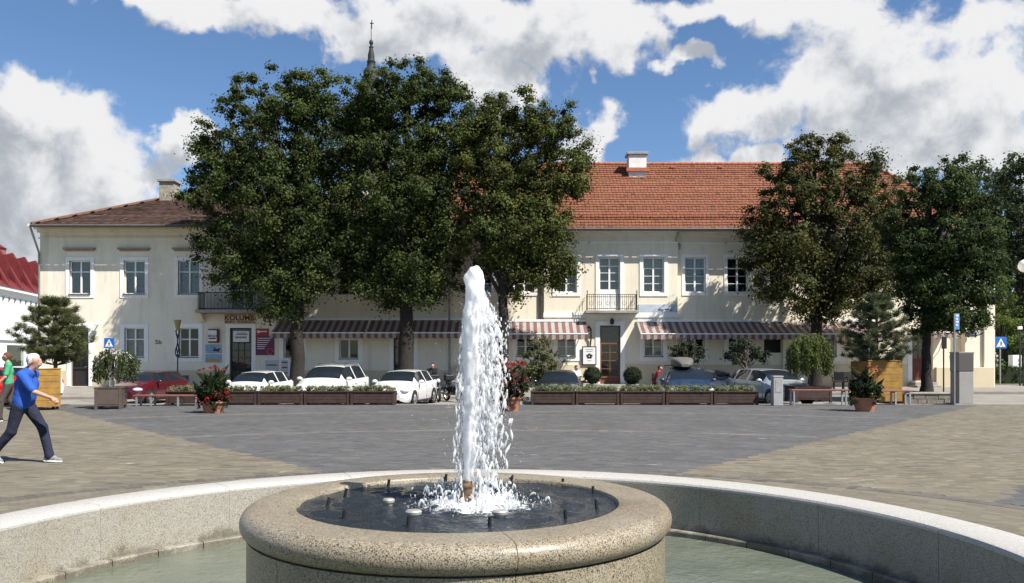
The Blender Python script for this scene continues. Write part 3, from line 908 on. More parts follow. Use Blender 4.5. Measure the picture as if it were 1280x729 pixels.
def wall(parent, x0, x1, z0, z1, y, openings, mat, depth=.22, back=12.0, name='wall'):
    """front wall with real openings and reveals; side and back walls closed"""
    xs = sorted({x0, x1, *[v for o in openings for v in (o[0], o[1])]})
    zs = sorted({z0, z1, *[v for o in openings for v in (o[2], o[3])]})
    b = MB()
    for i in range(len(xs)-1):
        for j in range(len(zs)-1):
            cx, cz = (xs[i]+xs[i+1])/2, (zs[j]+zs[j+1])/2
            if any(o[0] < cx < o[1] and o[2] < cz < o[3] for o in openings): continue
            b.quad((xs[i], y, zs[j]), (xs[i+1], y, zs[j]), (xs[i+1], y, zs[j+1]), (xs[i], y, zs[j+1]))
    for (a, c, d, e) in openings:
        b.quad((a, y, d), (a, y, e), (a, y+depth, e), (a, y+depth, d))
        b.quad((c, y, e), (c, y, d), (c, y+depth, d), (c, y+depth, e))
        b.quad((a, y, e), (c, y, e), (c, y+depth, e), (a, y+depth, e))
        b.quad((c, y, d), (a, y, d), (a, y+depth, d), (c, y+depth, d))
    b.quad((x0, y, z0), (x0, y, z1), (x0, y+back, z1), (x0, y+back, z0))
    b.quad((x1, y, z1), (x1, y, z0), (x1, y+back, z0), (x1, y+back, z1))
    b.quad((x1, y+back, z0), (x0, y+back, z0), (x0, y+back, z1), (x1, y+back, z1))
    return b.build(name, mat, parent)

def window(parent, x0, x1, z0, z1, y, rows=(1,), cols=2, sur=.18, sur_b=None, curtain=None, depth=.16, sill=True, bar=.055, transom=None, blind=0, frame=None, name='window'):
    """opening x0..x1, z0..z1 in plane y: surround proud of the wall, sash set back, single panes, curtain behind"""
    sb = sur if sur_b is None else sur_b
    fm = frame or m_paint
    b = MB(); p = .035
    if sur > 0:
        b.box(x0-sur, x0, y-p, y+.05, z0-sb, z1+sur); b.box(x1, x1+sur, y-p, y+.05, z0-sb, z1+sur)
        b.box(x0, x1, y-p, y+.05, z1, z1+sur)
        if sb > 0: b.box(x0, x1, y-p, y+.05, z0-sb, z0)
    else:
        b.box(x0-.01, x1+.01, y+.02, y+.05, z1, z1+.02)
    w = b.build(name, m_trim, parent, bevel=.008)
    ys = y + depth
    s = MB()
    s.box(x0, x0+bar, ys-.03, ys+.03, z0, z1); s.box(x1-bar, x1, ys-.03, ys+.03, z0, z1)
    s.box(x0+bar, x1-bar, ys-.03, ys+.03, z0, z0+bar*1.3); s.box(x0+bar, x1-bar, ys-.03, ys+.03, z1-bar, z1)
    # heights of the horizontal bars, as fractions
    inx0, inx1, inz0, inz1 = x0+bar, x1-bar, z0+bar*1.3, z1-bar
    cuts = [inz0] + [inz0 + (inz1-inz0)*f for f in rows if f < 1] + [inz1]
    thick = [bar if abs(f - (transom or -9)) < 1e-6 else .028 for f in rows if f < 1]
    for zc, tk in zip(cuts[1:-1], thick):
        s.box(inx0, inx1, ys-.026, ys+.026, zc-tk/2, zc+tk/2)
    xc = [inx0 + (inx1-inx0)*i/cols for i in range(cols+1)]
    for xx in xc[1:-1]:
        s.box(xx-bar*.75, xx+bar*.75, ys-.034, ys+.034, inz0, inz1)
    s.build('sash', fm, w, bevel=.004)
    for i in range(cols):
        for j in range(len(cuts)-1):
            ta, tb = random.uniform(-.006, .006), random.uniform(-.006, .006)
            q = MB().quad((xc[i], ys+ta, cuts[j]), (xc[i+1], ys-ta, cuts[j]), (xc[i+1], ys-ta+tb, cuts[j+1]), (xc[i], ys+ta+tb, cuts[j+1]))
            q.build('pane', m_pane, w)
    q = MB().quad((x0, ys+.12, z0), (x1, ys+.12, z0), (x1, ys+.12, z1), (x0, ys+.12, z1))
    if curtain is not None:
        q.build('curtain', curtain, w)
    else:
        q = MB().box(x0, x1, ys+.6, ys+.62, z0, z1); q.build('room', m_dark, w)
    if blind:
        nb = int((z1-z0)*blind/.06)
        bb = MB()
        for k in range(nb):
            zz = z1 - .06*(k+.5)
            bb.add([(x0+.03, ys+.040, zz+.022), (x1-.03, ys+.040, zz+.022), (x1-.03, ys+.06, zz-.024), (x0+.03, ys+.06, zz-.024)], [(0,1,2,3)])
        bb.build('blind', m_blind, w)
    if sill:
        MB().box(x0-.02, x1+.02, y-.09, ys-.03, z0-.012, z0+.022).build('sill', m_wood_sill, w)
    return w

def tiles(parent, e0, e1, r0, r1, width, course, base, spread, mat, seed, name='roof_tiles', lift=.035, skip=0):
    """courses of overlapping tiles between an eave line e0-e1 and a ridge line r0-r1"""
    g = np.random.default_rng(seed)
    e0, e1, r0, r1 = [np.array(v, float) for v in (e0, e1, r0, r1)]
    sl = (r0 + r1)/2 - (e0 + e1)/2
    L = np.linalg.norm(((e0+e1)/2 - (r0+r1)/2)[1:]) if True else 0
    nr = int(L/course)
    du = (e1 - e0)/np.linalg.norm(e1 - e0)
    upv = np.array([0, sl[1], sl[2]]) if abs(du[0]) > .5 else np.array([sl[0], 0, sl[2]])
    up = upv/np.linalg.norm(upv)
    nrm_ = np.cross(du, up)
    if nrm_[2] < 0: nrm_ = -nrm_
    V, C = [], []
    for j in range(nr):
        t0, t1 = j/nr, (j+1.25)/nr
        A, B = e0 + (r0-e0)*t0, e1 + (r1-e1)*t0
        W = np.dot(B - A, du)
        n = max(1, int(round(W/width)))
        w = W/n
        rowk = g.normal(1, .09)
        for i in range(n):
            k = (i + (.5 if j % 2 else 0)) % n
            a = A + du*(w*(i + .04)); b_ = A + du*(w*(i + .96))
            c = up*(course*1.25); l0 = nrm_*(lift + g.uniform(0, .018)); l1 = nrm_*.006
            lo = nrm_*-.01
            sag = up*g.uniform(-.02, .02)
            V += [a+l0+sag, b_+l0+sag, b_+c+l1, a+c+l1, a+lo+sag, b_+lo+sag]
            q = g.normal(1, spread)*rowk
            if g.uniform() < .03: q *= .72
            C.append(np.clip(np.array(base)*q*np.array((1, 1+g.normal(0, .05), 1+g.normal(0, .08))), .01, .9))
    n = len(C)
    F = (np.arange(n)[:, None, None]*6 + np.array([[0,1,2,3],[4,5,1,0],[4,0,3,3],[5,2,1,1]])[None])
    # two quads per tile are enough: top and the butt edge
    F = F[:, :2].reshape(-1, 4)
    o = col_mesh(name, np.array(V), F, np.repeat(np.array(C), 2, axis=0), mat, parent)
    return tag(o, kind='stuff')

# ------------------------------------------------------------------ brown-roofed house
XL, XM = FX(50), FX(563)
ZB = .02
EAVE_Y = FY - .9
house = thing('town_house', 'long cream town house with a hipped brown tiled roof and travel agency', 'house', (FX(300), FY, ZB))
ops, wins = [], []
def W(px, py0, py1, half, **kw):
    o = (FX(px-half), FX(px+half), FZ(py1), FZ(py0)); return o, kw
L_up = [W(100, 326, 368, 13.2, rows=(.68, 1), transom=.68, curtain=m_curt, blind=.95),
        W(168, 326, 368, 13.2, rows=(.68, 1), transom=.68, curtain=m_curt, blind=.55),
        W(236, 326, 368, 13.2, rows=(.68, 1), transom=.68, curtain=m_curt),
        W(304, 322, 386, 13.0, rows=(.35, .72, 1), transom=.72, sill=False),
        W(371, 326, 368, 13.0, rows=(.68, 1), transom=.68),
        W(436, 326, 368, 13.0, rows=(.68, 1), transom=.68),
        W(505, 326, 368, 13.0, rows=(.68, 1), transom=.68)]
L_lo = [W(168, 410, 447, 12.2, rows=(.62, 1), transom=.62, curtain=m_curt),
        W(236, 410, 447, 12.2, rows=(.62, 1), transom=.62),
        W(366, 421, 449, 11.5, rows=(1,)),
        W(436, 424, 449, 12, rows=(1,))]
for o, kw in L_up + L_lo: ops.append(o)
door_l = (FX(287.5), FX(314.5), ZB+.15, FZ(410))
door_m = (FX(492), FX(517), ZB+.15, FZ(420))
door_e = (FX(89), FX(111), ZB+.15, FZ(410))
wall(house, XL, XM, ZB-.4, FZ(283), FY, ops + [door_l, door_m, door_e], m_cream)
for o, kw in L_up: window(house, *o, FY, sur=.19, **kw)
for o, kw in L_lo: window(house, *o, FY, sur=.22, **kw)

def panel_door(parent, o, y, mat, rows, cols, glass_from, transom=None, name='door', sur=.22):
    x0, x1, z0, z1 = o
    d = MB().box(x0, x1, y+.14, y+.17, z0, z1); 
    w = d.build(name, mat, parent)
    b = MB(); b.box(x0-sur, x0, y-.035, y+.05, z0, z1+sur); b.box(x1, x1+sur, y-.035, y+.05, z0, z1+sur); b.box(x0, x1, y-.035, y+.05, z1, z1+sur)
    b.build('door_surround', m_trim, w, bevel=.008)
    zt = z1 if transom is None else transom
    f = MB(); fw = .08
    f.box(x0, x0+fw, y+.09, y+.135, z0, z1); f.box(x1-fw, x1, y+.09, y+.135, z0, z1); f.box(x0+fw, x1-fw, y+.09, y+.135, z1-fw, z1)
    f.box(x0+fw, x1-fw, y+.09, y+.135, z0, z0+.12)
    if transom is not None:
        f.box(x0+fw, x1-fw, y+.085, y+.135, zt-fw/2, zt+fw/2)
        MB().quad((x0+fw, y+.11, zt+fw/2), (x1-fw, y+.11, zt+fw/2), (x1-fw, y+.11, z1-fw), (x0+fw, y+.11, z1-fw)).build('pane', m_pane, w)
    zg = z0 + (zt-z0)*glass_from
    top = zt - (fw/2 if transom is not None else fw)
    f.box(x0+fw, x1-fw, y+.09, y+.135, zg-.05, zg+.05)
    for i in range(cols+1):
        if 0 < i < cols:
            xx = x0+fw + (x1-x0-2*fw)*i/cols; f.box(xx-.022, xx+.022, y+.095, y+.13, zg, top)
    for j in range(rows+1):
        if 0 < j < rows:
            zz = zg + (top-zg)*j/rows; f.box(x0+fw, x1-fw, y+.097, y+.128, zz-.018, zz+.018)
    f.build('door_frame', mat, w, bevel=.004)
    for i in range(cols):
        for j in range(rows):
            a, c = x0+fw + (x1-x0-2*fw)*i/cols, x0+fw + (x1-x0-2*fw)*(i+1)/cols
            e, g_ = zg + (top-zg)*j/rows, zg + (top-zg)*(j+1)/rows
            MB().quad((a, y+.115, e), (c, y+.115, e), (c, y+.115, g_), (a, y+.115, g_)).build('pane', m_pane, w)
    MB().tube([(x1-fw-.05, y+.08, z0+1.0), (x1-fw-.05, y+.04, z0+1.0), (x1-fw-.16, y+.04, z0+1.0)], .011, 8).build('handle', m_zinc, w)
    return w
panel_door(house, door_l, FY, m_ddoor, 4, 3, .32, transom=FZ(428))
panel_door(house, door_m, FY, m_ddoor, 3, 2, .4, transom=FZ(434))
panel_door(house, door_e, FY, m_ddoor, 3, 2, .4, transom=FZ(426))
def cut_strip(parent, name, mat, x0, x1, holes, y0, y1, z0, z1, bevel=0):
    """a band along the facade, interrupted at doors; one mesh per run"""
    xs = x0
    for (a, c) in sorted(holes) + [(x1, None)]:
        if a > xs: MB().box(xs, a, y0, y1, z0, z1).build(name, mat, parent, bevel=bevel)
        if c is None: break
        xs = c
dh = [(d[0]-.225, d[1]+.225) for d in (door_l, door_m, door_e)]
cut_strip(house, 'plinth', m_plinth, XL-.03, XM, dh, FY-.05, FY+.05, ZB-.4, FZ(463))
MB().box(XL-.06, XM, FY-.07, FY+.05, FZ(298.5), FZ(297)).build('string_course', m_cream, house)
b = MB()
b.box(XL-.10, XM-.002, FY-.12, FY+.05, FZ(291), FZ(287)); b.box(XL-.2, XM-.002, FY-.26, FY+.05, FZ(287)+.002, FZ(284)); b.box(XL-.4, XM-.002, FY-.45, FY+.05, FZ(284)+.002, FZ(284)+.10)
b.build('cornice', m_cream, house)
for px in (100, 168, 236, 371, 436, 505):
    b = MB().box(FX(px-20), FX(px+20), FY-.16, FY+.02, FZ(312), FZ(310)); b.box(FX(px-18), FX(px+18), FY-.08, FY+.02, FZ(314), FZ(312))
    b.build('window_hood', M_('hood_clay', (.30, .24, .19), .85, var=.2), house)
# roof
ez = FZ(281.5, EAVE_Y)
RY = 48.6; rz_ = FZ(245, RY)
E0, E1 = (FX(40, EAVE_Y), EAVE_Y, ez), (XM, EAVE_Y, ez)
RG0, RG1 = (FX(228, RY), RY, rz_), (XM, RY, rz_)
BK0, BK1 = (E0[0], 2*RY-EAVE_Y, ez), (XM, 2*RY-EAVE_Y, ez)
roof = MB().add([E0, E1, RG1, RG0, BK0, BK1], [(0,1,2,3), (5,4,3,2), (4,0,3), (0,4,5,1)]).build('roof', M_('brown_roof_underlay', (.16, .09, .06), .9), house)
BR = (.070, .041, .031)
tiles(roof, E0, E1, RG0, RG1, .21, .30, BR, .22, m_tile_b, 5)
tiles(roof, BK0, E0, RG0, RG0, .21, .30, BR, .22, m_tile_b, 6)
m_ridge_b = M_('brown_ridge_clay', (.13, .07, .05), .9, var=.3, scale=6)
MB().tube([RG0, RG1], .10, 8).build('ridge_tiles', m_ridge_b, roof, smooth=True)
MB().tube([(E0[0]-.02, E0[1]-.03, E0[2]+.06), (RG0[0], RG0[1], RG0[2]+.07)], .10, 8).build('hip_tiles', m_ridge_b, roof, smooth=True)
MB().tube([(E0[0]-.05, EAVE_Y-.07, ez-.03), (XM-.1, EAVE_Y-.07, ez-.06)], .075, 8).build('gutter', m_gut, roof, smooth=True)
MB().tube([(XL+.05, EAVE_Y-.07, ez-.1), (XL+.05, EAVE_Y+.1, ez-.35), (XL+.02, FY-.12, ez-1.3), (XL+.02, FY-.12, .1)], .055, 8).build('downpipe', m_zinc, house, smooth=True)
c = at(213.5, 250, 48.0)
b = MB().box(c.x-.42, c.x+.42, 47.4, 48.3, c.z-.9, FZ(227, 47.4)); b.build('chimney', M_('old_brick_render', (.30, .27, .22), .95, var=.4, scale=5, bump=.6, bscale=20), roof, bevel=.02)
b = MB().box(c.x-.52, c.x+.52, 47.3, 48.4, FZ(227, 47.4)+.001, FZ(224.5, 47.4)); b.box(c.x-.2, c.x+.25, 47.6, 48.1, FZ(224.5, 47.4), FZ(221.5, 47.4)); b.build('chimney_cap', m_stone, roof)
# balcony over the agency door
bx0, bx1 = FX(247, 41.9), FX(347, 41.9)
zb = FZ(387, 41.9)
bal = MB().box(bx0-.12, bx1+.12, 41.85, FY-.002, zb-.16, zb).build('balcony', m_stone, house, bevel=.02)
b = MB(); n = 58
for i in range(n+1):
    x = bx0 + (bx1-bx0)*i/n
    b.tube([(x, 41.95, zb), (x, 41.95, zb+.86)], .013, 5)
for x in (bx0, bx1):
    for k in range(9): b.tube([(x, 41.95+.11*k, zb), (x, 41.95+.11*k, zb+.86)], .013, 5)
b.build('railing_bars', m_iron, bal)
b = MB()
for z in (zb+.06, zb+.86):
    b.tube([(bx0, FY-.05, z), (bx0, 41.95, z), (bx1, 41.95, z), (bx1, FY-.05, z)], .024, 6)
b.build('handrail', m_iron, bal)
for px in (254, 340):
    x = FX(px)
    b = MB().add([(x-.16, FY, zb-.17), (x+.16, FY, zb-.17), (x+.16, FY-.8, zb-.17), (x-.16, FY-.8, zb-.17), (x-.13, FY, zb-.62), (x+.13, FY, zb-.62), (x+.13, FY-.25, zb-.55), (x-.13, FY-.25, zb-.55)],
                 [(0,1,2,3),(4,7,6,5),(3,2,6,7),(0,3,7,4),(1,5,6,2)]).build('bracket', m_cream, bal, bevel=.02)
# plinth vent
vx, vz = FX(232), FZ(473)
b = MB().box(vx-.19, vx+.19, FY-.06, FY-.048, vz-.16, vz+.16)
v = b.build('vent_grille', m_dark, house)
for k in range(5): MB().box(vx-.19, vx+.19, FY-.075, FY-.06, vz-.16+.075*k, vz-.16+.075*k+.02).build('slat', m_stone, v)
for k in range(3): MB().box(vx-.19+.18*k, vx-.19+.18*k+.02, FY-.079, FY-.075, vz-.16, vz+.16).build('bar', m_stone, v)
b = MB().tube([(FX(562), EAVE_Y+.1, ez-.3), (FX(562), FY-.1, ez-1.2), (FX(562), FY-.1, .1)], .055, 8); b.build('downpipe', m_zinc, house, smooth=True)

# ------------------------------------------------------------------ orange-roofed building
XR = FX(1236)
hall = thing('town_hall', 'long cream building with a bright orange tiled roof and small balcony', 'building', (FX(900), FY, ZB))
RF = FY - .28                                # front of the projecting middle bay
bay0, bay1 = FX(680, RF), FX(847, RF)
rw = (.25, .50, .75, 1)
up_rows = (.235, .47, .705, 1)
U = []
for px in (602, 655, 869, 922, 975, 1028, 1081, 1134, 1187):
    cur = m_curt if px in (869, 655) else None
    U.append(((FX(px-13), FX(px+13), FZ(366), FZ(322)), cur))
LOW = []
for px in (602, 657, 869, 922, 1034, 1088):
    LOW.append((FX(px-11.5), FX(px+11.5), FZ(446), FZ(421)))
dk = (FX(955), FX(977), FZ(441), FZ(424))
dsh = (FX(1140), FX(1158), FZ(476), FZ(416))
wall(hall, XM+.004, XR, ZB-.4, FZ(286), FY, [u[0] for u in U] + LOW + [dk, dsh], m_cream2)
for u, cur in U: window(hall, *u, FY, rows=up_rows, transom=.705, sur=.16, curtain=cur, bar=.06, sill=False)
for u in LOW: window(hall, *u, FY, rows=(.5, 1), sur=.2, bar=.06)
MB().box(dk[0], dk[1], FY+.19, FY+.21, dk[2], dk[3]).build('shutter_opening', m_dark, hall)
panel_door(hall, dsh, FY, M_('oxblood_door', (.13, .035, .025), .5, var=.2, scale=8), 2, 2, .45)
# bay
BU = [((FX(708-13, RF), FX(708+13, RF), FZ(366, RF), FZ(322, RF)), None), ((FX(817-13, RF), FX(817+13, RF), FZ(366, RF), FZ(322, RF)), m_curt)]
BD = (FX(762-13, RF), FX(762+13, RF), FZ(388, RF), FZ(322, RF))
BL = [(FX(px-11.5, RF), FX(px+11.5, RF), FZ(446, RF), FZ(421, RF)) for px in (708, 817)]
MD = (FX(750, RF), FX(775.5, RF), ZB+.28, FZ(407, RF))
wall(hall, bay0, bay1, ZB-.4, FZ(290, RF), RF, [x[0] for x in BU] + [BD, MD] + BL, m_cream2, back=.27, name='bay_wall')
for u, cur in BU: window(hall, *u, RF, rows=up_rows, transom=.705, sur=.19, curtain=cur, bar=.06, sill=False)
for u in BL: window(hall, *u, RF, rows=(.5, 1), sur=.22, bar=.06)
w = window(hall, BD[0], BD[1], BD[2]+1.0, BD[3], RF, rows=(.27, .54, .76, 1), transom=.76, sur=.19, sur_b=0, curtain=m_curt, sill=False, bar=.06, name='balcony_door')
b = MB().box(BD[0], BD[1], RF+.13, RF+.19, BD[2], BD[2]+1.0)
for k in range(2):
    a = BD[0]+.06+k*(BD[1]-BD[0])/2; b.box(a, a+(BD[1]-BD[0])/2-.12, RF+.115, RF+.13, BD[2]+.12, BD[2]+.9)
b.build('door_panel', m_paint, w, bevel=.01)
b = MB(); b.box(BD[0]-.19, BD[0], RF-.035, RF+.05, BD[2], BD[2]+1.0); b.box(BD[1], BD[1]+.19, RF-.035, RF+.05, BD[2], BD[2]+1.0); b.build('jamb', m_trim, w)
md = panel_door(hall, MD, RF, m_door, 4, 2, .17, transom=FZ(429.5, RF), name='main_door', sur=.24)
MB().box(MD[0]-.5, MD[1]+.5, RF-.5, RF-.055, -.3, ZB+.27).build('door_step', m_stone, hall, bevel=.015)
MB().box(MD[0]-.7, MD[1]+.7, RF-.9, RF-.51, -.3, ZB+.14).build('door_step', m_stone, hall, bevel=.015)
cut_strip(hall, 'white_band', m_trim, bay0-.03, bay1+.03, [], RF-.05, RF+.05, FZ(397, RF), FZ(390.5, RF))
cut_strip(hall, 'plinth', m_plinth, bay0-.03, bay1+.03, [(MD[0]-.245, MD[1]+.245)], RF-.05, RF+.05, ZB-.4, FZ(456, RF))
cut_strip(hall, 'plinth', m_plinth, XM+.004, bay0-.031, [], FY-.045, FY+.05, ZB-.4, FZ(456))
cut_strip(hall, 'plinth', m_plinth, bay1+.031, XR, [(dsh[0]-.23, dsh[1]+.23)], FY-.045, FY+.05, ZB-.4, FZ(456))
b = MB()
for (x0, x1, y) in ((XM+.004, bay0-.001, FY), (bay0-.03, bay1+.03, RF), (bay1+.001, XR+.1, FY)):
    b.box(x0, x1, y-.05, y+.05, FZ(305), FZ(303)); b.box(x0, x1, y-.10, y+.05, FZ(296), FZ(291)); b.box(x0, x1, y-.30, y+.05, FZ(291)+.002, FZ(288)); 
    b.box(x0, x1, FY-.62, y+.05, FZ(288)+.002, FZ(286)+.06)
b.build('cornice', m_trim, hall)
for px in (985, 1000, 1100):
    MB().box(FX(px-7), FX(px+7), FY-.12, FY+.02, ZB, FZ(306)).build('pilaster', m_cream2, hall, bevel=.01)
# right corner: stepped pilasters on a tall plinth
for (p0, p1, dy) in ((1163, 1184, .25), (1201, 1223, .40), (1223.3, 1236.5, .52)):
    MB().box(FX(p0), FX(p1), FY-dy, FY+.03, ZB, FZ(300)).build('pilaster', m_cream2, hall, bevel=.01)
MB().box(FX(1165), FX(1192), FY-.45, FY+.04, -.3, FZ(459)).build('plinth', m_plinth, hall, bevel=.02)
MB().box(FX(1196), FX(1243, FY-.75), FY-.75, FY+1.0, -.3, FZ(459)).build('plinth', m_plinth, hall, bevel=.02)
for k in range(3):
    MB().box(FX(1136)-.1*(2-k), FX(1164)-.02, FY-1.5+.4*k, FY-.06, -.3, .10+.15*k).build('door_step', m_stone, hall, bevel=.015)
# roof
EY2 = FY - .92
ez2 = FZ(285.5, EY2)
RY2 = 49.2; rz2 = FZ(206, RY2)
a0, a1 = (XM-.15, EY2, ez2), (FX(1246, EY2), EY2, ez2)
r0, r1 = (XM-.15, RY2, rz2), (FX(1085, RY2), RY2, rz2)
k0, k1 = (XM-.15, 2*RY2-EY2, ez2), (a1[0], 2*RY2-EY2, ez2)
gable = MB().add([(XM, FY, ez2), (XM, 2*RY2-FY, ez2), (XM, RY2, rz2-.1)], [(0,1,2)]).build('gable_wall', m_cream2, hall)
roof2 = MB().add([a0, a1, r1, r0, k0, k1], [(0,1,2,3), (5,4,3,2), (1,5,2), (1,0,4,5)]).build('roof', M_('orange_roof_underlay', (.25, .09, .045), .9), hall)
m_tile_o = attr_mat('orange_roof_tiles', .85, .3, 40)
OR = (.190, .074, .040)
tiles(roof2, a0, a1, r0, r1, .20, .315, OR, .055, m_tile_o, 8, lift=.04)
tiles(roof2, a1, k1, r1, r1, .20, .315, OR, .055, m_tile_o, 9, lift=.04)
b = MB(); x = r0[0]
while x < r1[0]-.2:
    b.tube([(x, RY2, rz2+.03), (x+.36, RY2, rz2+.05)], [.10, .12], 8); x += .34
b.build('ridge_tiles', m_ridge, roof2, smooth=True)
b = MB()
for i in range(30):
    t0, t1 = i/30, (i+1.06)/30
    A = [a1[q]+(r1[q]-a1[q])*t0 for q in range(3)]; B = [a1[q]+(r1[q]-a1[q])*min(1, t1) for q in range(3)]
    b.tube([(A[0], A[1], A[2]+.04), (B[0], B[1], B[2]+.02)], [.12, .10], 8)
b.build('hip_tiles', m_ridge, roof2, smooth=True)
MB().tube([(a0[0]+.2, EY2-.07, ez2-.05), (a1[0]-.05, EY2-.07, ez2-.05)], .075, 8).build('gutter', m_gut, roof2, smooth=True)
# snow guard
gt = .115
gy, gz = EY2+(RY2-EY2)*gt, ez2+(rz2-ez2)*gt
b = MB(); x = a0[0]+.3
while x < a1[0]-1.4:
    b.tube([(x, gy, gz), (x, gy-.12, gz+.24)], .015, 4); x += .22
for q in (.1, .22): b.tube([(a0[0]+.3, gy-q*.5, gz+q), (a1[0]-1.4, gy-q*.5, gz+q)], .018, 5)
b.build('snow_guard', m_ridge, roof2)
for px in (665, 715, 840, 900, 945):
    t = .93; y = EY2+(RY2-EY2)*t; z = ez2+(rz2-ez2)*t
    MB().box(FX(px, y)-.12, FX(px, y)+.12, y-.15, y+.1, z+.02, z+.11).build('vent_tile', m_ridge, roof2)
cY = 47.6
cx0, cx1 = FX(786, cY), FX(808, cY)
MB().box(cx0, cx1, cY, cY+.9, FZ(214, cY)-1.2, FZ(193, cY)).build('chimney', M_('white_chimney_render', (.72, .70, .66), .9, var=.12, scale=3), roof2, bevel=.02)
MB().box(cx0-.1, cx1+.1, cY-.1, cY+1.0, FZ(193, cY)+.002, FZ(190, cY)).build('chimney_cap', m_zinc, roof2, bevel=.01)
MB().box(cx0-.14, cx1+.14, cY-.12, cY+.1, FZ(212.5, cY)-.1, FZ(210, cY)).build('chimney_flashing', m_ridge, roof2)
# balcony
z0 = FZ(388, RF-.55)
b0, b1 = FX(734, RF-.55), FX(796, RF-.55)
bal = MB().box(b0-.1, b1+.1, RF-.62, RF-.055, z0-.15, z0).build('balcony', m_stone, hall, bevel=.02)
b = MB(); n = 24
for i in range(n+1):
    x = b0+(b1-b0)*i/n; b.tube([(x, RF-.55, z0), (x, RF-.55, z0+.80)], .010, 5)
for x in (b0, b1):
    for k in range(1, 5): b.tube([(x, RF-.55+.1*k, z0), (x, RF-.55+.1*k, z0+.80)], .010, 5)
for i in range(0, n, 4):
    x = b0+(b1-b0)*(i+2)/n
    b.tube([(x+.09*math.cos(t*.5), RF-.555, z0+.35+.09*math.sin(t*.5)) for t in range(14)], .008, 4)
b.build('railing_bars', m_iron, bal)
b = MB()
for z in (z0+.08, z0+.68, z0+.80): b.tube([(b0, RF-.06, z), (b0, RF-.55, z), (b1, RF-.55, z), (b1, RF-.06, z)], .016, 6)
for x in (b0, b1): b.tube([(x, RF-.55, z0), (x, RF-.55, z0+.95)], .022, 6); b.ball((x, RF-.55, z0+.97), .035, 8)
b.build('handrail', m_iron, bal)
bw = MB().tube([(FX(682, RF)-.3, FY-.06, FZ(300)), (FX(682, RF)-.3, FY-.06, .1)], .05, 8).build('downpipe', m_zinc, hall, smooth=True)
b = MB().tube([(FX(845), RF-.3, FZ(292)), (FX(842.6), RF-.12, FZ(302)), (FX(849.5), FY-.09, FZ(306)), (FX(849.5), FY-.09, FZ(312))], .035, 6); b.build('downpipe', m_zinc, hall, smooth=True)

# ------------------------------------------------------------------ church spire behind
SY = 72.0
tower = thing('church_tower', 'slender dark church spire with ball and cross rising behind the trees', 'church tower', (FX(464, SY), SY, 0))
ksc = SY/FPX
def spz(py): return FZ(py, SY)
m_copper = M_('dark_patinated_copper', (.022, .024, .024), .7, var=.45, scale=1.5, metal=0, bump=.3, bscale=4)
MB().box(-2.1, 2.1, -2.1, 2.1, -.3, spz(245), M=frame_M((FX(464, SY), SY, 0))).build('shaft', m_cream, tower, bevel=.05)
pr = [(2.2, spz(245)), (2.0, spz(240)), (1.5, spz(180)), (1.25, spz(130)), (1.0, spz(110)), (.90, spz(104.5)), (.95, spz(103)), (.88, spz(101)), (.70, spz(99)), (.62, spz(93)), (.68, spz(91.5)), (.62, spz(89)),
      (.50, spz(86)), (.36, spz(84)), (.36, spz(81.5)), (.34, spz(79)), (.40, spz(77.5)), (.33, spz(76.5)), (.29, spz(74)), (.28, spz(69)), (.20, spz(64)), (.155, spz(60)), (.22, spz(59)), (.10, spz(58)), (.08, spz(57)), (.16, spz(55)), (.19, spz(53.5)), (.16, spz(51.5)), (.07, spz(50)), (.03, spz(49)), (.025, spz(28))]
pr = [(r_, z_) for r_, z_ in pr]
MB().lathe([(r_*1.02, z_) for r_, z_ in pr], 8, M=frame_M((FX(464, SY), SY, 0), R(22.5))).build('spire', m_copper, tower, smooth=True, angle=45)
X = FX(464.7, SY)
b = MB().box(X-.03, X+.03, SY-.02, SY+.02, spz(36), spz(25)); b.box(X-.17, X+.17, SY-.02, SY+.02, spz(29.8), spz(28.8)); b.build('cross', m_iron, tower)

# ------------------------------------------------------------------ white house with red sawtooth roof on the side street
m_red = M_('red_sheet_roof', (.14, .022, .022), .45, var=.15, scale=2)
m_white = M_('white_render', (.82, .82, .80), .9, var=.05, scale=2)
m_galv0 = M_('dim_room_grey', (.16, .17, .18), .9)
P0 = Vector((-39.5, 58.0, 0)); P1 = Vector((-45.6, 86.0, 0))
dv = (P1-P0); LEN = dv.length; ang = math.atan2(dv.y, dv.x)
ro = thing('street_house', 'white terraced house with red sheet metal roof and sawtooth dormers', 'house', tuple(P0), 0)
MW = frame_M(P0, ang)                        # local x along the street front, local -y faces the street
EZ = 7.45; RZ = 11.0
wb = MB()
cols_n = 22; st = LEN/cols_n
opn = [(i*st+st*.30, i*st+st*.70, 4.75, 6.75) for i in range(cols_n)]
tmp = MB()
xs = sorted({0, LEN, *[v for o in opn for v in o[:2]]}); zs = [-.6, 3.2, 4.75, 6.75, EZ]
for i in range(len(xs)-1):
    for j in range(len(zs)-1):
        cx, cz = (xs[i]+xs[i+1])/2, (zs[j]+zs[j+1])/2
        if any(o[0] < cx < o[1] and o[2] < cz < o[3] for o in opn): continue
        tmp.quad((xs[i], 0, zs[j]), (xs[i+1], 0, zs[j]), (xs[i+1], 0, zs[j+1]), (xs[i], 0, zs[j+1]), M=MW)
for (a, c, d, e) in opn:
    tmp.quad((a,0,d),(a,0,e),(a,.3,e),(a,.3,d), M=MW); tmp.quad((c,0,e),(c,0,d),(c,.3,d),(c,.3,e), M=MW); tmp.quad((a,0,e),(c,0,e),(c,.3,e),(a,.3,e), M=MW); tmp.quad((c,0,d),(a,0,d),(a,.3,d),(c,.3,d), M=MW)
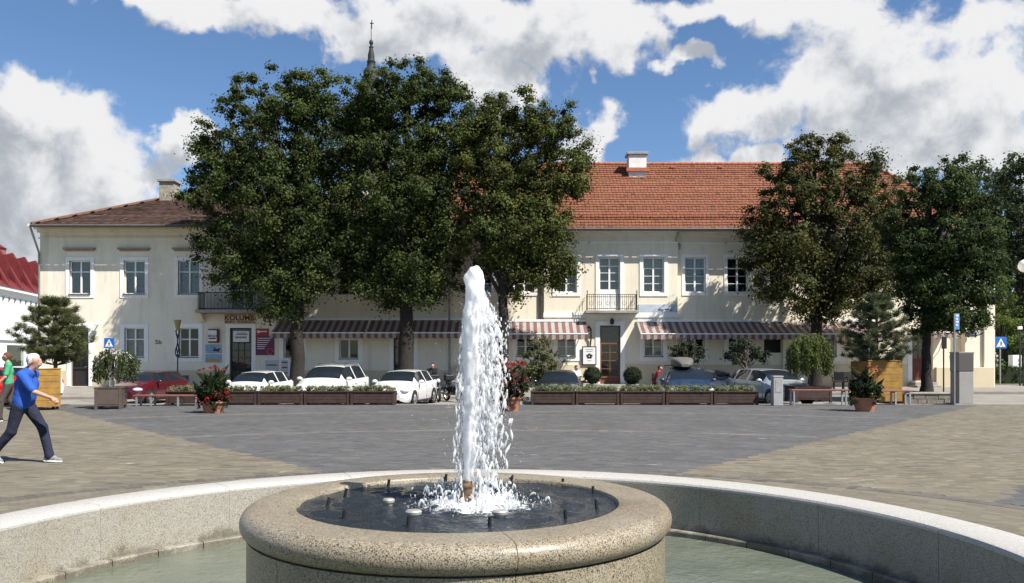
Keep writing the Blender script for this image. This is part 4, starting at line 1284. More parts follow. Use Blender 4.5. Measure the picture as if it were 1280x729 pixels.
tmp.quad((0,0,-.6),(0,0,EZ),(0,9,EZ),(0,9,-.6), M=MW); tmp.quad((LEN,0,-.6),(LEN,9,-.6),(LEN,9,EZ),(LEN,0,EZ), M=MW); tmp.quad((0,9,-.6),(0,9,EZ),(LEN,9,EZ),(LEN,9,-.6), M=MW)
tmp.build('wall', m_white, ro)
for (a, c, d, e) in opn:
    MB().quad((a,.2,d),(c,.2,d),(c,.2,e),(a,.2,e), M=MW).build('window', m_pane, ro)
    MB().quad((a,.29,d),(c,.29,d),(c,.29,e),(a,.29,e), M=MW).build('curtain', m_galv0, ro)
MB().box(-.2, LEN+.2, -.35, 0, EZ-.25, EZ-.002, M=MW).build('eaves', m_white, ro)
MB().box(0, LEN, -.03, -.001, 2.9, 3.1, M=MW).build('shop_fascia', m_zinc, ro)
for i in range(5):
    a = 1+i*5.4
    MB().box(a, a+3.8, -.04, -.002, .1, 2.7, M=MW).build('shop_window', m_pane, ro)
rr = MB().add([(-.2, -.4, EZ), (LEN+.2, -.4, EZ), (LEN+.2, 3.6, RZ), (-.2, 3.6, RZ), (-.2, 9.4, EZ), (LEN+.2, 9.4, EZ)], [(0,1,2,3), (5,4,3,2), (0,3,4), (1,5,2), (0,4,5,1)], M=MW).build('roof', m_red, ro)
nd = 9
for i in range(nd):
    a = .8 + i*(LEN-1.5)/nd
    # tall dormer: white face, red cheeks and sloping top
    MB().add([(a, .1, EZ+.35), (a+1.5, .1, EZ+.35), (a+1.5, .9, RZ-.5), (a, .9, RZ-.5), (a, 3.0, RZ-.35), (a+1.5, 3.0, RZ-.35)], [(0,3,4), (1,5,2)], M=MW).build('dormer_cheek', m_red, rr)
    MB().add([(a+1.5, -.35, EZ+.1), (a+1.95, -.35, EZ+.1), (a+1.95, 1.5, RZ+.0), (a+1.5, 1.5, RZ+.0), (a+1.5, 3.0, RZ-.45), (a+1.95, 3.0, RZ-.45), (a+1.5, .0, EZ+.1), (a+1.95, .0, EZ+.1)], [(0,1,2,3), (3,2,5,4), (0,3,4,6), (1,7,5,2)], M=MW).build('dormer_rib', m_red, rr)
    MB().box(a+.15, a+1.35, 1.1, 1.6, RZ-2.2, RZ-1.25, M=MW).build('dormer_window', m_white, rr)
MB().box(-.3, LEN+.3, 3.2, 4.0, RZ-.1, RZ+.14, M=MW).build('ridge_cap', m_red, rr)
for a in (6.5, 13.5, 20):
    MB().box(a, a+1.0, 3.2, 4.0, RZ+.1, RZ+.75, M=MW).build('chimney', M_('brick_chimney', (.35, .12, .09), .9, var=.2), rr)
    MB().add([(a-.15, 3.1, RZ+.75), (a+1.15, 3.1, RZ+.75), (a+1.15, 4.1, RZ+.75), (a-.15, 4.1, RZ+.75), (a+.5, 3.6, RZ+1.15)], [(0,1,4),(1,2,4),(2,3,4),(3,0,4)], M=MW).build('chimney_cap', m_red, rr)
# ================================================================== TREES
m_leaf = attr_mat('linden_leaves', .6, 0, translucent=.38, spec=.2)
m_bark = M_('dark_bark', (.024, .020, .017), .95, var=.4, scale=9, bump=.9, bscale=14)
m_bark2 = M_('grey_bark', (.10, .085, .065), .95, var=.4, scale=9, bump=.8, bscale=14)

def leaves(name, centers, radii, per, size, base, var, parent, seed, flat=.75, outward=None, mat=None, aspect=.62, up=.25, hue=.15, droop=0):
    """clumps of leaf-sized faces; each leaf a folded diamond"""
    g = np.random.default_rng(seed)
    centers = np.asarray(centers, float); radii = np.asarray(radii, float)
    n = len(centers)
    cid = np.repeat(np.arange(n), per)
    N = len(cid)
    d = g.normal(size=(N, 3)); d /= np.linalg.norm(d, axis=1)[:, None]
    rr = np.minimum(np.abs(g.normal(0, .56, N)), 1.35)
    off = d*rr[:, None]*radii[cid][:, None]; off[:, 2] *= flat
    pos = centers[cid] + off
    if droop: pos[:, 2] -= droop*np.abs(g.normal(0, 1, N))*radii[cid]
    nrm_ = d*.9 + g.normal(0, .55, (N, 3)); nrm_[:, 2] += up
    if outward is not None: nrm_ += outward[cid]*.35
    nrm_ /= np.linalg.norm(nrm_, axis=1)[:, None]
    t = g.normal(size=(N, 3)); t -= nrm_*(t*nrm_).sum(1)[:, None]; t /= np.linalg.norm(t, axis=1)[:, None]
    bb = np.cross(nrm_, t)
    s = size*g.uniform(.65, 1.25, N)[:, None]
    V = np.stack([pos - t*s*.5, pos + bb*s*aspect*.5 + nrm_*s*.08, pos + t*s*.5, pos - bb*s*aspect*.5 + nrm_*s*.08], 1)
    ck = np.clip(g.normal(1, var, n), .5, 1.7)[cid]*np.clip(g.normal(1, .16, N), .55, 1.6)
    hu = g.normal(0, hue, n)[cid]
    C = np.asarray(base)[None]*ck[:, None]*np.stack([1+hu, np.ones(N)+hu*.25, 1-hu*.3], 1)
    F = np.arange(N*4).reshape(N, 4)
    return col_mesh(name, V.reshape(-1, 3), F, np.clip(C, .004, .6), mat or m_leaf, parent)

def clumps(lobes, count, seed, shell=.55):
    """lobes: (centre xyz, radii xyz); returns clump centres spread through the lobes, denser to the outside"""
    g = np.random.default_rng(seed)
    vol = np.array([l[1][0]*l[1][1]*l[1][2] for l in lobes])**.8
    idx = g.choice(len(lobes), count, p=vol/vol.sum())
    d = g.normal(size=(count, 3)); d /= np.linalg.norm(d, axis=1)[:, None]
    r = shell + (1-shell)*g.uniform(0, 1, count)
    r = np.where(g.uniform(size=count) < .32, g.uniform(.1, .6, count), r)
    c = np.array([lobes[i][0] for i in idx]) + d*r[:, None]*np.array([lobes[i][1] for i in idx])
    return c, d

def limbs(mb, base, fork, top, r0, targets, seed, n_sub=1):
    g = random.Random(seed)
    base, fork, top = Vector(base), Vector(fork), Vector(top)
    pts, rad = [], []
    for k in range(9):
        t = k/8
        p = base.lerp(fork, t) + Vector((g.uniform(-1, 1), g.uniform(-1, 1), 0))*r0*.16*(0 if k in (0, 8) else 1)
        pts.append(p); rad.append(r0*(1.45 if k == 0 else 1.12 if k == 1 else 1 - .28*t))
    mb.tube(pts, rad, 14)
    pts, rad = [], []
    for k in range(9):
        t = k/8
        pts.append(fork.lerp(top, t) + Vector((g.uniform(-1, 1), g.uniform(-1, 1), 0))*.22*t); rad.append(r0*.72*(1-t)**.8 + .02)
    mb.tube(pts, rad, 10)
    for c in targets:
        c = Vector(c)
        s = g.uniform(-.12, .75)
        st = fork.lerp(top, max(0, s)) if s > 0 else base.lerp(fork, 1 + s)
        if st.z > c.z: st = fork.copy()
        mid = st.lerp(c, .5) + Vector((0, 0, .18*(c-st).length*.5)) + Vector((g.uniform(-.2, .2), g.uniform(-.2, .2), 0))
        q = r0*g.uniform(.22, .42)
        pp = []; rd = []
        for k in range(7):
            t = k/6
            pp.append(st*(1-t)**2 + mid*2*t*(1-t) + c*t*t); rd.append(q*(1-t)**.9 + .012)
        mb.tube(pp, rd, 7)

def tree(label, px, Y, zbase, lobes_px, trunk_r, fork_py, top_py, base, seed, n_cl=300, per=110, leaf=.17, crad=(.34, .78), group='linden trees along the footway', name='linden_tree', bark=None, top_px=None, var=.30, lean=0, hue=.07, cat='tree', shell=.55, infl=1.13):
    X = (px-640)/FPX*Y
    t = thing(name, label, cat, (X, Y, zbase), 0, group)
    g = random.Random(seed)
    lobes = []
    for (lx, ly, rx, ry) in lobes_px:
        k = Y/FPX
        c = ((lx-640)*k, Y + g.uniform(-.5, .5), CAMH + (HZ-ly)*k)
        lobes.append((c, (rx*k*infl, max(.55*rx*k, min(rx*k*1.1, 3.0)), ry*k*infl)))
    cc, dd = clumps(lobes, n_cl, seed, shell)
    rd = np.random.default_rng(seed).uniform(crad[0], crad[1], n_cl)
    leaves('crown', cc, rd, per, leaf, base, var, t, seed+1, outward=dd, hue=hue)
    mb = MB()
    k = Y/FPX
    tx = (top_px if top_px is not None else px)
    tg = [cc[i] for i in np.random.default_rng(seed+2).choice(n_cl, min(n_cl, 34), replace=False)] + [l[0] for l in lobes]
    limbs(mb, (X, Y, zbase-.1), (X + lean, Y, CAMH + (HZ-fork_py)*k), ((tx-640)*k, Y, CAMH + (HZ-top_py)*k), trunk_r, tg, seed)
    mb.build('trunk', bark or m_bark, t, smooth=True, angle=60)
    return t

G1 = (.058, .078, .021); G2 = (.056, .075, .020); G3 = (.080, .094, .024); G4 = (.078, .083, .026); G5 = (.047, .070, .020)
tree('tall dark green linden shading the travel agency balcony', 372, 39.6, -.1,
     [(345,135,62,42),(300,190,50,55),(395,120,45,32),(270,240,42,38),(340,230,75,70),(400,200,50,75),(262,300,30,26),(330,310,62,42),(390,300,48,55),(300,345,32,26),(372,362,46,22),(352,385,26,14),(262,190,22,22),(400,340,30,28),(430,150,22,26)],
     .36, 372, 110, G1, 21, 900, 190, leaf=.14)
tree('tall dark green linden beside the parked white hatchback', 508, 39.8, -.1,
     [(510,125,58,42),(470,170,48,45),(555,120,32,30),(540,180,50,55),(480,240,62,65),(545,250,48,60),(450,300,38,45),(510,320,62,40),(552,298,24,34),(470,350,35,25),(535,358,42,20),(500,372,35,14),(440,150,22,26),(464,138,24,24)],
     .40, 365, 105, G2, 31, 900, 190, leaf=.14)
tree('lighter green linden behind the fountain jet', 629, 39.4, -.1,
     [(640,150,50,32),(690,165,36,34),(600,200,42,48),(660,215,52,55),(712,230,28,36),(620,280,48,48),(680,290,40,44),(618,322,26,20),(660,336,32,26),(700,335,26,22),(645,365,14,16),(600,160,26,26),(727,195,16,18)],
     .29, 362, 130, G3, 41, 740, 190, leaf=.135, hue=.08)
tree('brownish green linden with open bare top over the awning', 1020, 39.4, -.1,
     [(1010,185,28,22),(1045,190,26,22),(985,225,34,30),(1040,240,50,40),(1085,235,30,30),(960,265,22,18),(1000,290,55,45),(1070,300,50,48),(1110,295,24,30),(955,320,32,26),(1010,350,52,36),(1065,360,42,30),(970,365,24,20),(1018,388,28,14),(942,288,18,14),(1118,265,22,26),(1122,330,20,26),(1100,360,24,24),(1095,210,16,16)],
     .32, 385, 172, G4, 51, 660, 180, leaf=.13, hue=.11, shell=.6)
tree('small dense dark linden in the stone raised bed', 1158, 33.4, .3,
     [(1165,235,42,28),(1200,255,38,32),(1140,280,34,36),(1190,310,54,46),(1150,340,40,40),(1225,330,28,34),(1180,370,48,34),(1225,375,26,24),(1160,398,30,20),(1200,400,32,16),(1135,320,24,30),(1240,350,18,20),(1232,288,26,32),(1212,246,28,22),(1240,318,20,24)],
     .20, 405, 225, G5, 61, 620, 180, leaf=.115, crad=(.26, .48))
tree('tall park tree beyond the corner of the building, airy top', 1215, 62, 0,
     [(1205,215,32,24),(1240,235,40,36),(1200,265,36,40),(1235,300,45,50),(1215,350,40,50),(1245,390,34,42),(1190,230,22,20)],
     .35, 420, 205, (.080, .102, .046), 71, 300, 90, leaf=.24, crad=(.6, 1.0), group='park trees beyond the hedge', name='park_tree')
tree('tall dark park tree beside the globe lamps', 1275, 58, 0,
     [(1270,215,30,24),(1285,260,45,45),(1268,310,38,48),(1290,350,45,50),(1268,395,30,42),(1300,300,50,60),(1262,440,26,22)],
     .35, 430, 205, (.062, .084, .036), 81, 320, 90, leaf=.24, crad=(.55, .95), group='park trees beyond the hedge', name='park_tree')
tree('bright green young tree behind the building corner', 1250, 50, .1,
     [(1250,395,20,26),(1258,425,18,16),(1247,360,14,20)],
     .10, 450, 365, (.10, .14, .03), 91, 70, 90, leaf=.14, crad=(.3, .5), group='park trees beyond the hedge', name='park_tree')
tree('dark park tree filling the gap behind the hedge', 1262, 74, 0,
     [(1255,430,45,30),(1285,420,45,40),(1240,400,40,40),(1300,440,40,30),(1265,380,50,40)],
     .3, 450, 380, (.018, .026, .011), 95, 200, 90, leaf=.3, crad=(.7, 1.1), group='park trees beyond the hedge', name='park_tree')

# ---- pines in the yellow planters
m_needle = attr_mat('pine_needles', .6, 0, translucent=.15, spec=.3)
def pine(label, px, Y, zb, tiers, trunk_r, seed, base, top_py, bottom_py, n_tip=150):
    X = (px-640)/FPX*Y; k = Y/FPX
    t = thing('pine_tree', label, 'tree', (X, Y, zb), 0, 'pines in yellow planters')
    g = np.random.default_rng(seed)
    mb = MB()
    top = Vector((X+.05, Y, CAMH+(HZ-top_py)*k))
    mb.tube([(X, Y, zb-.3), (X+.03, Y, (zb+top.z)/2), tuple(top)], [trunk_r, trunk_r*.7, .02], 10)
    tips = []
    for (py, half) in tiers:
        z = CAMH+(HZ-py)*k; L = half*k
        nb = 9
        for i in range(nb):
            a = 6.283*i/nb + g.uniform(-.25, .25)
            l = L*g.uniform(.6, 1.05)
            rise = g.uniform(.12, .32)*l
            pts = [Vector((X+.03, Y, z-.12)), Vector((X+.5*l*math.cos(a), Y+.5*l*math.sin(a), z-.04)), Vector((X+l*math.cos(a), Y+l*math.sin(a), z+rise))]
            mb.tube(pts, [.026, .018, .008], 5)
            for q in (.55, .8, 1.0):
                p = pts[0]*(1-q)**2 + pts[1]*2*q*(1-q) + pts[2]*q*q
                for w in range(2):
                    tips.append(p + Vector((g.normal(0, .07), g.normal(0, .07), g.uniform(0, .12))))
    mb.build('trunk', m_bark2, t, smooth=True, angle=60)
    # needle tufts
    C0 = np.array([tuple(p) for p in tips]); n = len(C0); per = 80
    cid = np.repeat(np.arange(n), per); N = len(cid)
    d = g.normal(size=(N, 3)); d[:, 2] = np.abs(d[:, 2])*.9 + .1; d /= np.linalg.norm(d, axis=1)[:, None]
    L = g.uniform(.10, .19, N)[:, None]
    pos = C0[cid] + g.normal(0, .035, (N, 3))
    s = np.cross(d, g.normal(size=(N, 3))); s /= np.linalg.norm(s, axis=1)[:, None]
    V = np.stack([pos - s*.006, pos + s*.006, pos + d*L + s*.003, pos + d*L - s*.003], 1)
    C = np.asarray(base)[None]*np.clip(g.normal(1, .22, n), .5, 1.6)[cid][:, None]*np.clip(g.normal(1, .2, N), .5, 1.7)[:, None]
    col_mesh('crown', V.reshape(-1, 3), np.arange(N*4).reshape(N, 4), C, m_needle, t)
    return t
pine('small black pine in the yellow planter behind the walking men', 69, 27.6, 1.15, [(382,14),(395,28),(408,34),(420,40),(432,44),(443,42),(452,34)], .07, 5, (.085, .098, .032), 378, 460)
pine('fluffy pine in the yellow planter behind the bench', 1095, 31.0, 1.3, [(376,12),(388,22),(400,30),(412,38),(424,44),(436,48),(446,46),(454,36)], .08, 6, (.080, .098, .042), 370, 462)

# ---- weeping trees in brown tubs
m_wleaf = attr_mat('weeping_leaves', .7, 0, translucent=.35, spec=.1)
def weeping(label, px, Y, zb, top_py, half_px, low_py, seed, base, trunk_col, n_str=120, lean=0, kind='weeping_tree'):
    X = (px-640)/FPX*Y; k = Y/FPX
    t = thing(kind, label, 'tree', (X, Y, zb), 0, 'weeping trees in brown tubs')
    g = np.random.default_rng(seed)
    zt = CAMH+(HZ-top_py)*k; zl = CAMH+(HZ-low_py)*k; Rr = half_px*k
    mb = MB(); mb.tube([(X-lean, Y, zb-.2), (X-lean*.4, Y, (zb+zt)/2), (X, Y, zt-.12)], [.045, .036, .03], 8)
    pos, dirs = [], []
    for i in range(n_str):
        a = g.uniform(0, 6.283); q = Rr*math.sqrt(g.uniform(.05, 1))
        end = zl + abs(g.normal(0, .33))*(zt-zl) + (.40*(zt-zl) if q < Rr*.55 else 0)
        q *= g.uniform(.85, 1.12); hx, hy = X+q*math.cos(a), Y+q*math.sin(a)
        top = zt - .38*(zt-zl)*(q/Rr)**2.5 - g.uniform(0, .16)
        if i % 3 == 0: mb.tube([(X, Y, zt-.2), (X+.6*q*math.cos(a), Y+.6*q*math.sin(a), top+.04), (hx, hy, top-.15), (hx, hy, (top+end)/2)], [.014, .01, .006, .003], 4)
        zz = top
        while zz > end:
            pos.append((hx+g.normal(0, .03), hy+g.normal(0, .03), zz)); zz -= g.uniform(.012, .03)
    mb.build('trunk', trunk_col, t, smooth=True, angle=60)
    P_ = np.array(pos); P_ = np.repeat(P_, 2, axis=0); N = len(P_); P_ += g.normal(0, .022, P_.shape)
    d = g.normal(0, .45, (N, 3)); d[:, 2] -= 1; d /= np.linalg.norm(d, axis=1)[:, None]
    s = np.cross(d, g.normal(size=(N, 3))); s /= np.linalg.norm(s, axis=1)[:, None]
    L = g.uniform(.05, .09, N)[:, None]; w = L*.3
    V = np.stack([P_, P_+d*L*.5+s*w, P_+d*L, P_+d*L*.5-s*w], 1)
    C = np.asarray(base)[None]*np.clip(g.normal(1, .3, N), .4, 2)[:, None]
    col_mesh('crown', V.reshape(-1, 3), np.arange(N*4).reshape(N, 4), C, m_wleaf, t)
m_white_bark = M_('white_birch_bark', (.55, .53, .48), .8, var=.3, scale=14)
weeping('weeping birch with a white stem in a brown tub', 146, 27.2, .65, 434, 28, 478, 7, (.062, .078, .030), m_white_bark, 95, .12)
weeping('bright green weeping willow in a dark tub behind the bench', 1012, 31.2, .5, 414, 27, 470, 8, (.115, .14, .045), m_bark2, 210)

# ---- slim young trees by the cafe windows
tree('slim light green young tree in front of the cafe window', 677, 37.0, -.15, [(675,440,20,13),(665,455,18,13),(690,452,16,14),(680,428,12,9),(668,470,16,10)], .05, 462, 424, (.10, .115, .045), 101, 70, 70, leaf=.11, crad=(.2, .36), group='young trees outside the cafe', name='young_tree', bark=m_bark2)
tree('slim dark young tree beside the silver car', 932, 36.5, -.15, [(930,440,22,12),(915,448,14,9),(950,445,14,9),(932,428,10,9)], .05, 462, 424, (.032, .045, .020), 111, 52, 60, leaf=.11, crad=(.18, .32), group='young trees outside the cafe', name='young_tree', bark=m_bark2)
tree('slim dark young tree behind the blue car', 858, 38.0, -.15, [(845,440,14,9),(864,442,16,11),(855,430,10,8)], .045, 458, 425, (.032, .045, .020), 121, 36, 60, leaf=.11, crad=(.18, .32), group='young trees outside the cafe', name='young_tree', bark=m_bark2)

# ---- clipped box balls
def ball_bush(label, px, py, r_px, Y, seed, base=(.022, .036, .012)):
    c = at(px, py, Y); r = r_px*Y/FPX
    t = thing('box_ball', label, 'shrub', (c.x, Y, c.z-r), 0, 'clipped box balls by the main door')
    g = np.random.default_rng(seed)
    d = g.normal(size=(170, 3)); d /= np.linalg.norm(d, axis=1)[:, None]
    cc = np.array([[c.x, Y, c.z]]) + d*r*.86*g.uniform(.85, 1, 170)[:, None]
    leaves('foliage', cc, np.full(170, .10), 55, .045, base, .2, t, seed, outward=d*2)
    mb = MB().ball((c.x, Y, c.z), r*.82, 16); mb.build('inner_twigs', M_('box_twigs', (.012, .016, .008), 1), t)
    MB().lathe([(.20, -.45), (.27, 0), (.29, .0), (.29, .03), (.25, .03)], 18, M=frame_M((c.x, Y, c.z-r+.02))).build('pot', m_stone, t, smooth=True, angle=30)
ball_bush('round clipped box ball just before the poster stand', 740.5, 469.5, 12.5, 36.5, 131)
ball_bush('round clipped box ball on the blue car side of the main door', 790.5, 469.5, 12.5, 36.5, 133)

# ---- hedge
hd = thing('hedge', 'long clipped green hedge beside the crossing', 'hedge', (33, 50.2, .1))
g = np.random.default_rng(5)
n = 900
cc = np.stack([g.uniform(28.6, 46, n), g.uniform(49.6, 50.9, n), .1 + g.uniform(.05, 1.0, n)**.8], 1)
fo = leaves('foliage', cc, np.full(n, .2), 40, .10, (.050, .075, .018), .2, hd, 77); tag(fo, kind='stuff')
MB().box(28.7, 46, 49.75, 50.75, .05, .92).build('inner_twigs', M_('hedge_twigs', (.014, .02, .008), 1), hd)
# ================================================================== CARS
m_glass_car = M_('tinted_car_glass', (.012, .017, .022), .04, spec=.6)
m_rubber = M_('tyre_rubber', (.018, .018, .018), .9)
m_alloy = M_('alloy_rim', (.42, .42, .43), .35, metal=.8)
m_lamp = M_('lamp_lens', (.55, .57, .6), .08, spec=.8)
m_chrome = M_('chrome', (.6, .6, .62), .15, metal=1)
m_plate = M_('white_plate', (.75, .75, .73), .5)
def paint(name, col, metal=0.0):
    m, nt, p = new_mat(name)
    p.inputs['Base Color'].default_value = tuple(col)+(1,); p.inputs['Roughness'].default_value = .28; p.inputs['Metallic'].default_value = metal
    p.inputs['Coat Weight'].default_value = .8; p.inputs['Coat Roughness'].default_value = .04
    n = wn(nt, 'ShaderNodeTexNoise'); n.inputs['Scale'].default_value = 2.5; tcn = wn(nt, 'ShaderNodeTexCoord'); nt.links.new(tcn.outputs['Object'], n.inputs['Vector'])
    mr = wn(nt, 'ShaderNodeMapRange'); mr.inputs[3].default_value = .24; mr.inputs[4].default_value = .36; nt.links.new(n.outputs['Fac'], mr.inputs[0]); nt.links.new(mr.outputs[0], p.inputs['Roughness'])
    return m

def car(label, px, Y, heading, col, L=4.25, W=1.76, H=1.46, kind='hatch', rails=False, roof_box=None, metal=0.0, z=None, plate=True, name='parked_car'):
    """nose along local +x; heading is the angle of the nose in the ground plane"""
    X = (px-640)/FPX*Y
    zz = road_z(X, Y) if z is None else z
    t = thing(name, label, 'car', (X, Y, zz), heading, 'cars parked behind the planters')
    h = W/2; k = H/1.46
    belt = .93*k; hood = .90*k
    # stations from nose to tail: x, sill z, z of shoulder, half width at shoulder, z of top edge, half width there, z top centre
    if kind == 'suv': ws, rf, rr_, rb, tail = .20, .42, .90, .965, 1.0
    elif kind == 'sedan': ws, rf, rr_, rb, tail = .25, .42, .66, .82, 1.0
    else: ws, rf, rr_, rb, tail = .235, .43, .86, .965, 1.0
    S = [(0.00, .30*k, .46*k, h*.62, .56*k, h*.56, .57*k),
         (0.015, .22*k, .50*k, h*.80, .66*k, h*.72, .68*k),
         (0.05, .19*k, .58*k, h*.93, .76*k, h*.80, .79*k),
         (0.12, .18*k, .72*k, h*.985, .84*k, h*.82, .87*k),
         (ws-.01, .18*k, .86*k, h, .93*k, h*.80, .97*k),
         (ws+.02, .18*k, .90*k, h, .98*k, h*.80, 1.02*k),
         ((ws+rf)/2, .18*k, belt, h, 1.22*k, h*.75, 1.27*k),
         (rf, .18*k, belt+.01, h, H-.09, h*.68, H-.04),
         ((rf+rr_)/2, .18*k, belt+.04, h, H-.05, h*.68, H),
         (rr_, .18*k, belt+.07, h*.99, H-.08, h*.66, H-.03)]
    if kind == 'sedan':
        S += [((rr_+rb)/2, .19*k, belt+.06, h*.98, 1.22*k, h*.68, 1.25*k), (rb, .20*k, belt+.04, h*.97, 1.03*k, h*.74, 1.05*k), (.96, .22*k, .90*k, h*.93, 1.0*k, h*.74, 1.01*k), (1.0, .34*k, .75*k, h*.80, .92*k, h*.66, .93*k)]
    else:
        S += [((rr_+rb)/2, .20*k, belt+.09, h*.97, 1.24*k, h*.66, 1.28*k), (rb, .21*k, belt+.05, h*.94, 1.06*k, h*.70, 1.08*k), (.985, .24*k, .85*k, h*.90, .98*k, h*.72, .99*k), (1.0, .32*k, .70*k, h*.80, .88*k, h*.66, .89*k)]
    S = np.array(S)
    NU = 84
    u = np.linspace(0, 1, NU)
    u = np.sort(np.unique(np.concatenate([u, [ws, rf, rr_, rb, .004, .01, .02]])))
    I = [np.interp(u, S[:, 0], S[:, i]) for i in range(7)]
    for i in range(1, 7):      # soften
        q = I[i].copy()
        for _ in range(2): q[1:-1] = .25*q[:-2] + .5*q[1:-1] + .25*q[2:]
        I[i] = q
    rows = []
    for a in range(len(u)):
        x = L/2 - u[a]*L
        sill, zs, ws_, zt, wt_, zc = [I[i][a] for i in range(1, 7)]
        ring = [(ws_*.90, sill), (ws_*.985, sill+.12), (ws_*1.0, sill + (zs-sill)*.55), (ws_*.992, zs-.03), (ws_*.96, zs)]
        for s_ in (.33, .66): ring.append((ws_*.96 + (wt_-ws_*.96)*s_, zs + (zt-zs)*s_))
        ring.append((wt_, zt)); ring.append((wt_*.72, zt + (zc-zt)*.62)); ring.append((wt_*.36, zt + (zc-zt)*.92)); ring.append((0, zc))
        rows.append([(x, -y_, z_) for y_, z_ in ring] + [(x, y_, z_) for y_, z_ in ring[::-1][1:]])
    nr = len(rows[0])
    verts = [p for r_ in rows for p in r_]
    groups = {'body': [], 'windscreen': [], 'rear_window': [], 'side_window': []}
    side0, side1 = 4, 7
    for a in range(len(u)-1):
        um = (u[a]+u[a+1])/2
        for j in range(nr-1):
            f = (a*nr+j, a*nr+j+1, (a+1)*nr+j+1, (a+1)*nr+j)
            jj = j if j < (nr-1)/2 else nr-2-j
            key = 'body'
            if ws+.012 < um < rf-.012 and jj >= 7: key = 'windscreen'
            elif rr_+.015 < um < rb-.012 and jj >= 7: key = 'rear_window'
            elif side0 <= jj < side1 and ws+.075 < um < rb-.05 and not (abs(um-(rf+.145)) < .012) and not (abs(um-rr_+.05) < .012):
                key = 'side_window'
            groups[key].append(f)
    groups['body'].append(tuple(range(nr))); groups['body'].append(tuple((len(u)-1)*nr+j for j in range(nr))[::-1])
    pm_ = paint('paint_' + label.split()[0], col, metal)
    out = {}
    half = (nr-1)/2
    for s_ in (0, 1):
        sel = [f for f in groups['side_window'] if ((f[0] % nr) < half) == (s_ == 0)]
        runs, cur, last = [], [], None
        for f in sel:
            a_ = f[0]//nr
            if last is not None and a_ > last + 1: runs.append(cur); cur = []
            cur.append(f); last = a_
        runs.append(cur)
        for i_, r_ in enumerate(runs): groups['side_window_%d_%d' % (s_, i_)] = r_
    del groups['side_window']
    for key, fs in groups.items():
        if not fs: continue
        used = sorted({i for f in fs for i in f}); mp = {i: q for q, i in enumerate(used)}
        b = MB(); b.add([verts[i] for i in used], [tuple(mp[i] for i in f) for f in fs])
        out[key] = b.build('side_window' if key.startswith('side') else key, pm_ if key == 'body' else m_glass_car, t, smooth=True, angle=50, local=True)
    body = out['body']
    fx = L/2
    for s in (-1, 1):
        b = MB().ball((fx-.20, s*h*.74, .66*k), (.20, .20, .085), 14)
        b.build('headlight', m_lamp, t, smooth=True, local=True)
        b = MB().ball((-fx+.10, s*h*.76, .80*k), (.10, .13, .12), 12); b.build('tail_light', M_('red_lens', (.35, .01, .01), .15), t, smooth=True, local=True)
        mx_ = L/2 - (ws+.085)*L
        b = MB().ball((mx_, s*(h+.10), belt+.06), (.075, .12, .075), 12); b.tube([(mx_, s*(h-.06), belt+.0), (mx_, s*(h+.05), belt+.03)], .025, 6)
        b.build('wing_mirror', pm_, t, smooth=True, local=True)
    for s in (-1, 1):     # door seams and handles follow the body side
        yy_ = s*(h+.003)
        for uu in (ws+.07, rf+.145, rr_-.07):
            MB().box(L/2-uu*L-.005, L/2-uu*L+.005, min(yy_, yy_-s*.03), max(yy_, yy_-s*.03), .30*k, .86*k).build('door_seam', m_black, t, local=True)
        for uu in (rf+.115, rr_-.10):
            MB().box(L/2-uu*L-.08, L/2-uu*L+.08, min(yy_, yy_+s*.02), max(yy_, yy_+s*.02), .80*k, .825*k).build('door_handle', pm_, t, bevel=.006, local=True)
        MB().box(-L/2+1.15, L/2-1.18, min(yy_-s*.10, yy_-s*.01), max(yy_-s*.10, yy_-s*.01), .17*k, .24*k).build('sill_trim', m_black, t, local=True)
    b = MB().box(fx-.06, fx+.008, -h*.50, h*.50, .52*k, .60*k); b.box(fx-.10, fx-.004, -h*.60, h*.60, .28*k, .40*k); b.build('grille', m_black, t, local=True, bevel=.02)
    if plate: MB().box(fx+.004, fx+.018, -.26, .26, .43*k, .54*k).build('number_plate', m_plate, t, local=True, bevel=.005)
    wr = .31*min(1.12, k)
    for xx in (L/2-.80, -L/2+.78):
        for s in (-1, 1):
            Mw = Matrix.Translation((xx, s*(h-.10), wr)) @ Matrix.Rotation(R(90)*(-s), 4, 'X')
            ty = MB().lathe([(wr*.66, -.10), (wr*.94, -.10), (wr, -.07), (wr, .09), (wr*.95, .115), (wr*.66, .115)], 24, M=Mw, cap=False).build('wheel', m_rubber, t, smooth=True, local=True)
            b = MB(); b.lathe([(wr*.66, .112), (wr*.60, .10), (wr*.60, .03), (.0, .03)], 20, M=Mw, cap=False)
            for q in range(5):
                b.box(-.03, .03, .04, wr*.62, .05, .105, M=Mw @ Matrix.Rotation(q*2*math.pi/5, 4, 'Z'))
            b.lathe([(.07, .04), (.07, .11), (0.001, .115)], 12, M=Mw, cap=False)
            b.build('rim', m_alloy, ty, smooth=True, local=True)
            Ma = Matrix.Translation((xx, s*(h+.004), wr*1.04)) @ Matrix.Rotation(R(90)*(-s), 4, 'X')
            MB().lathe([(wr*.95, -.02), (wr*1.14, -.02), (wr*1.14, .006), (wr*.98, .006)], 24, M=Ma, cap=False).build('wheel_arch', m_black, t, smooth=True, local=True)
    if rails or roof_box:
        for s in (-1, 1):
            MB().tube([(L/2-(rf+.03)*L, s*h*.62, H-.06), (L/2-(rf+.06)*L, s*h*.62, H+.03), (L/2-(rr_-.06)*L, s*h*.60, H+.03), (L/2-(rr_-.02)*L, s*h*.60, H-.06)], .018, 6).build('roof_rail', m_chrome, t, smooth=True, local=True)
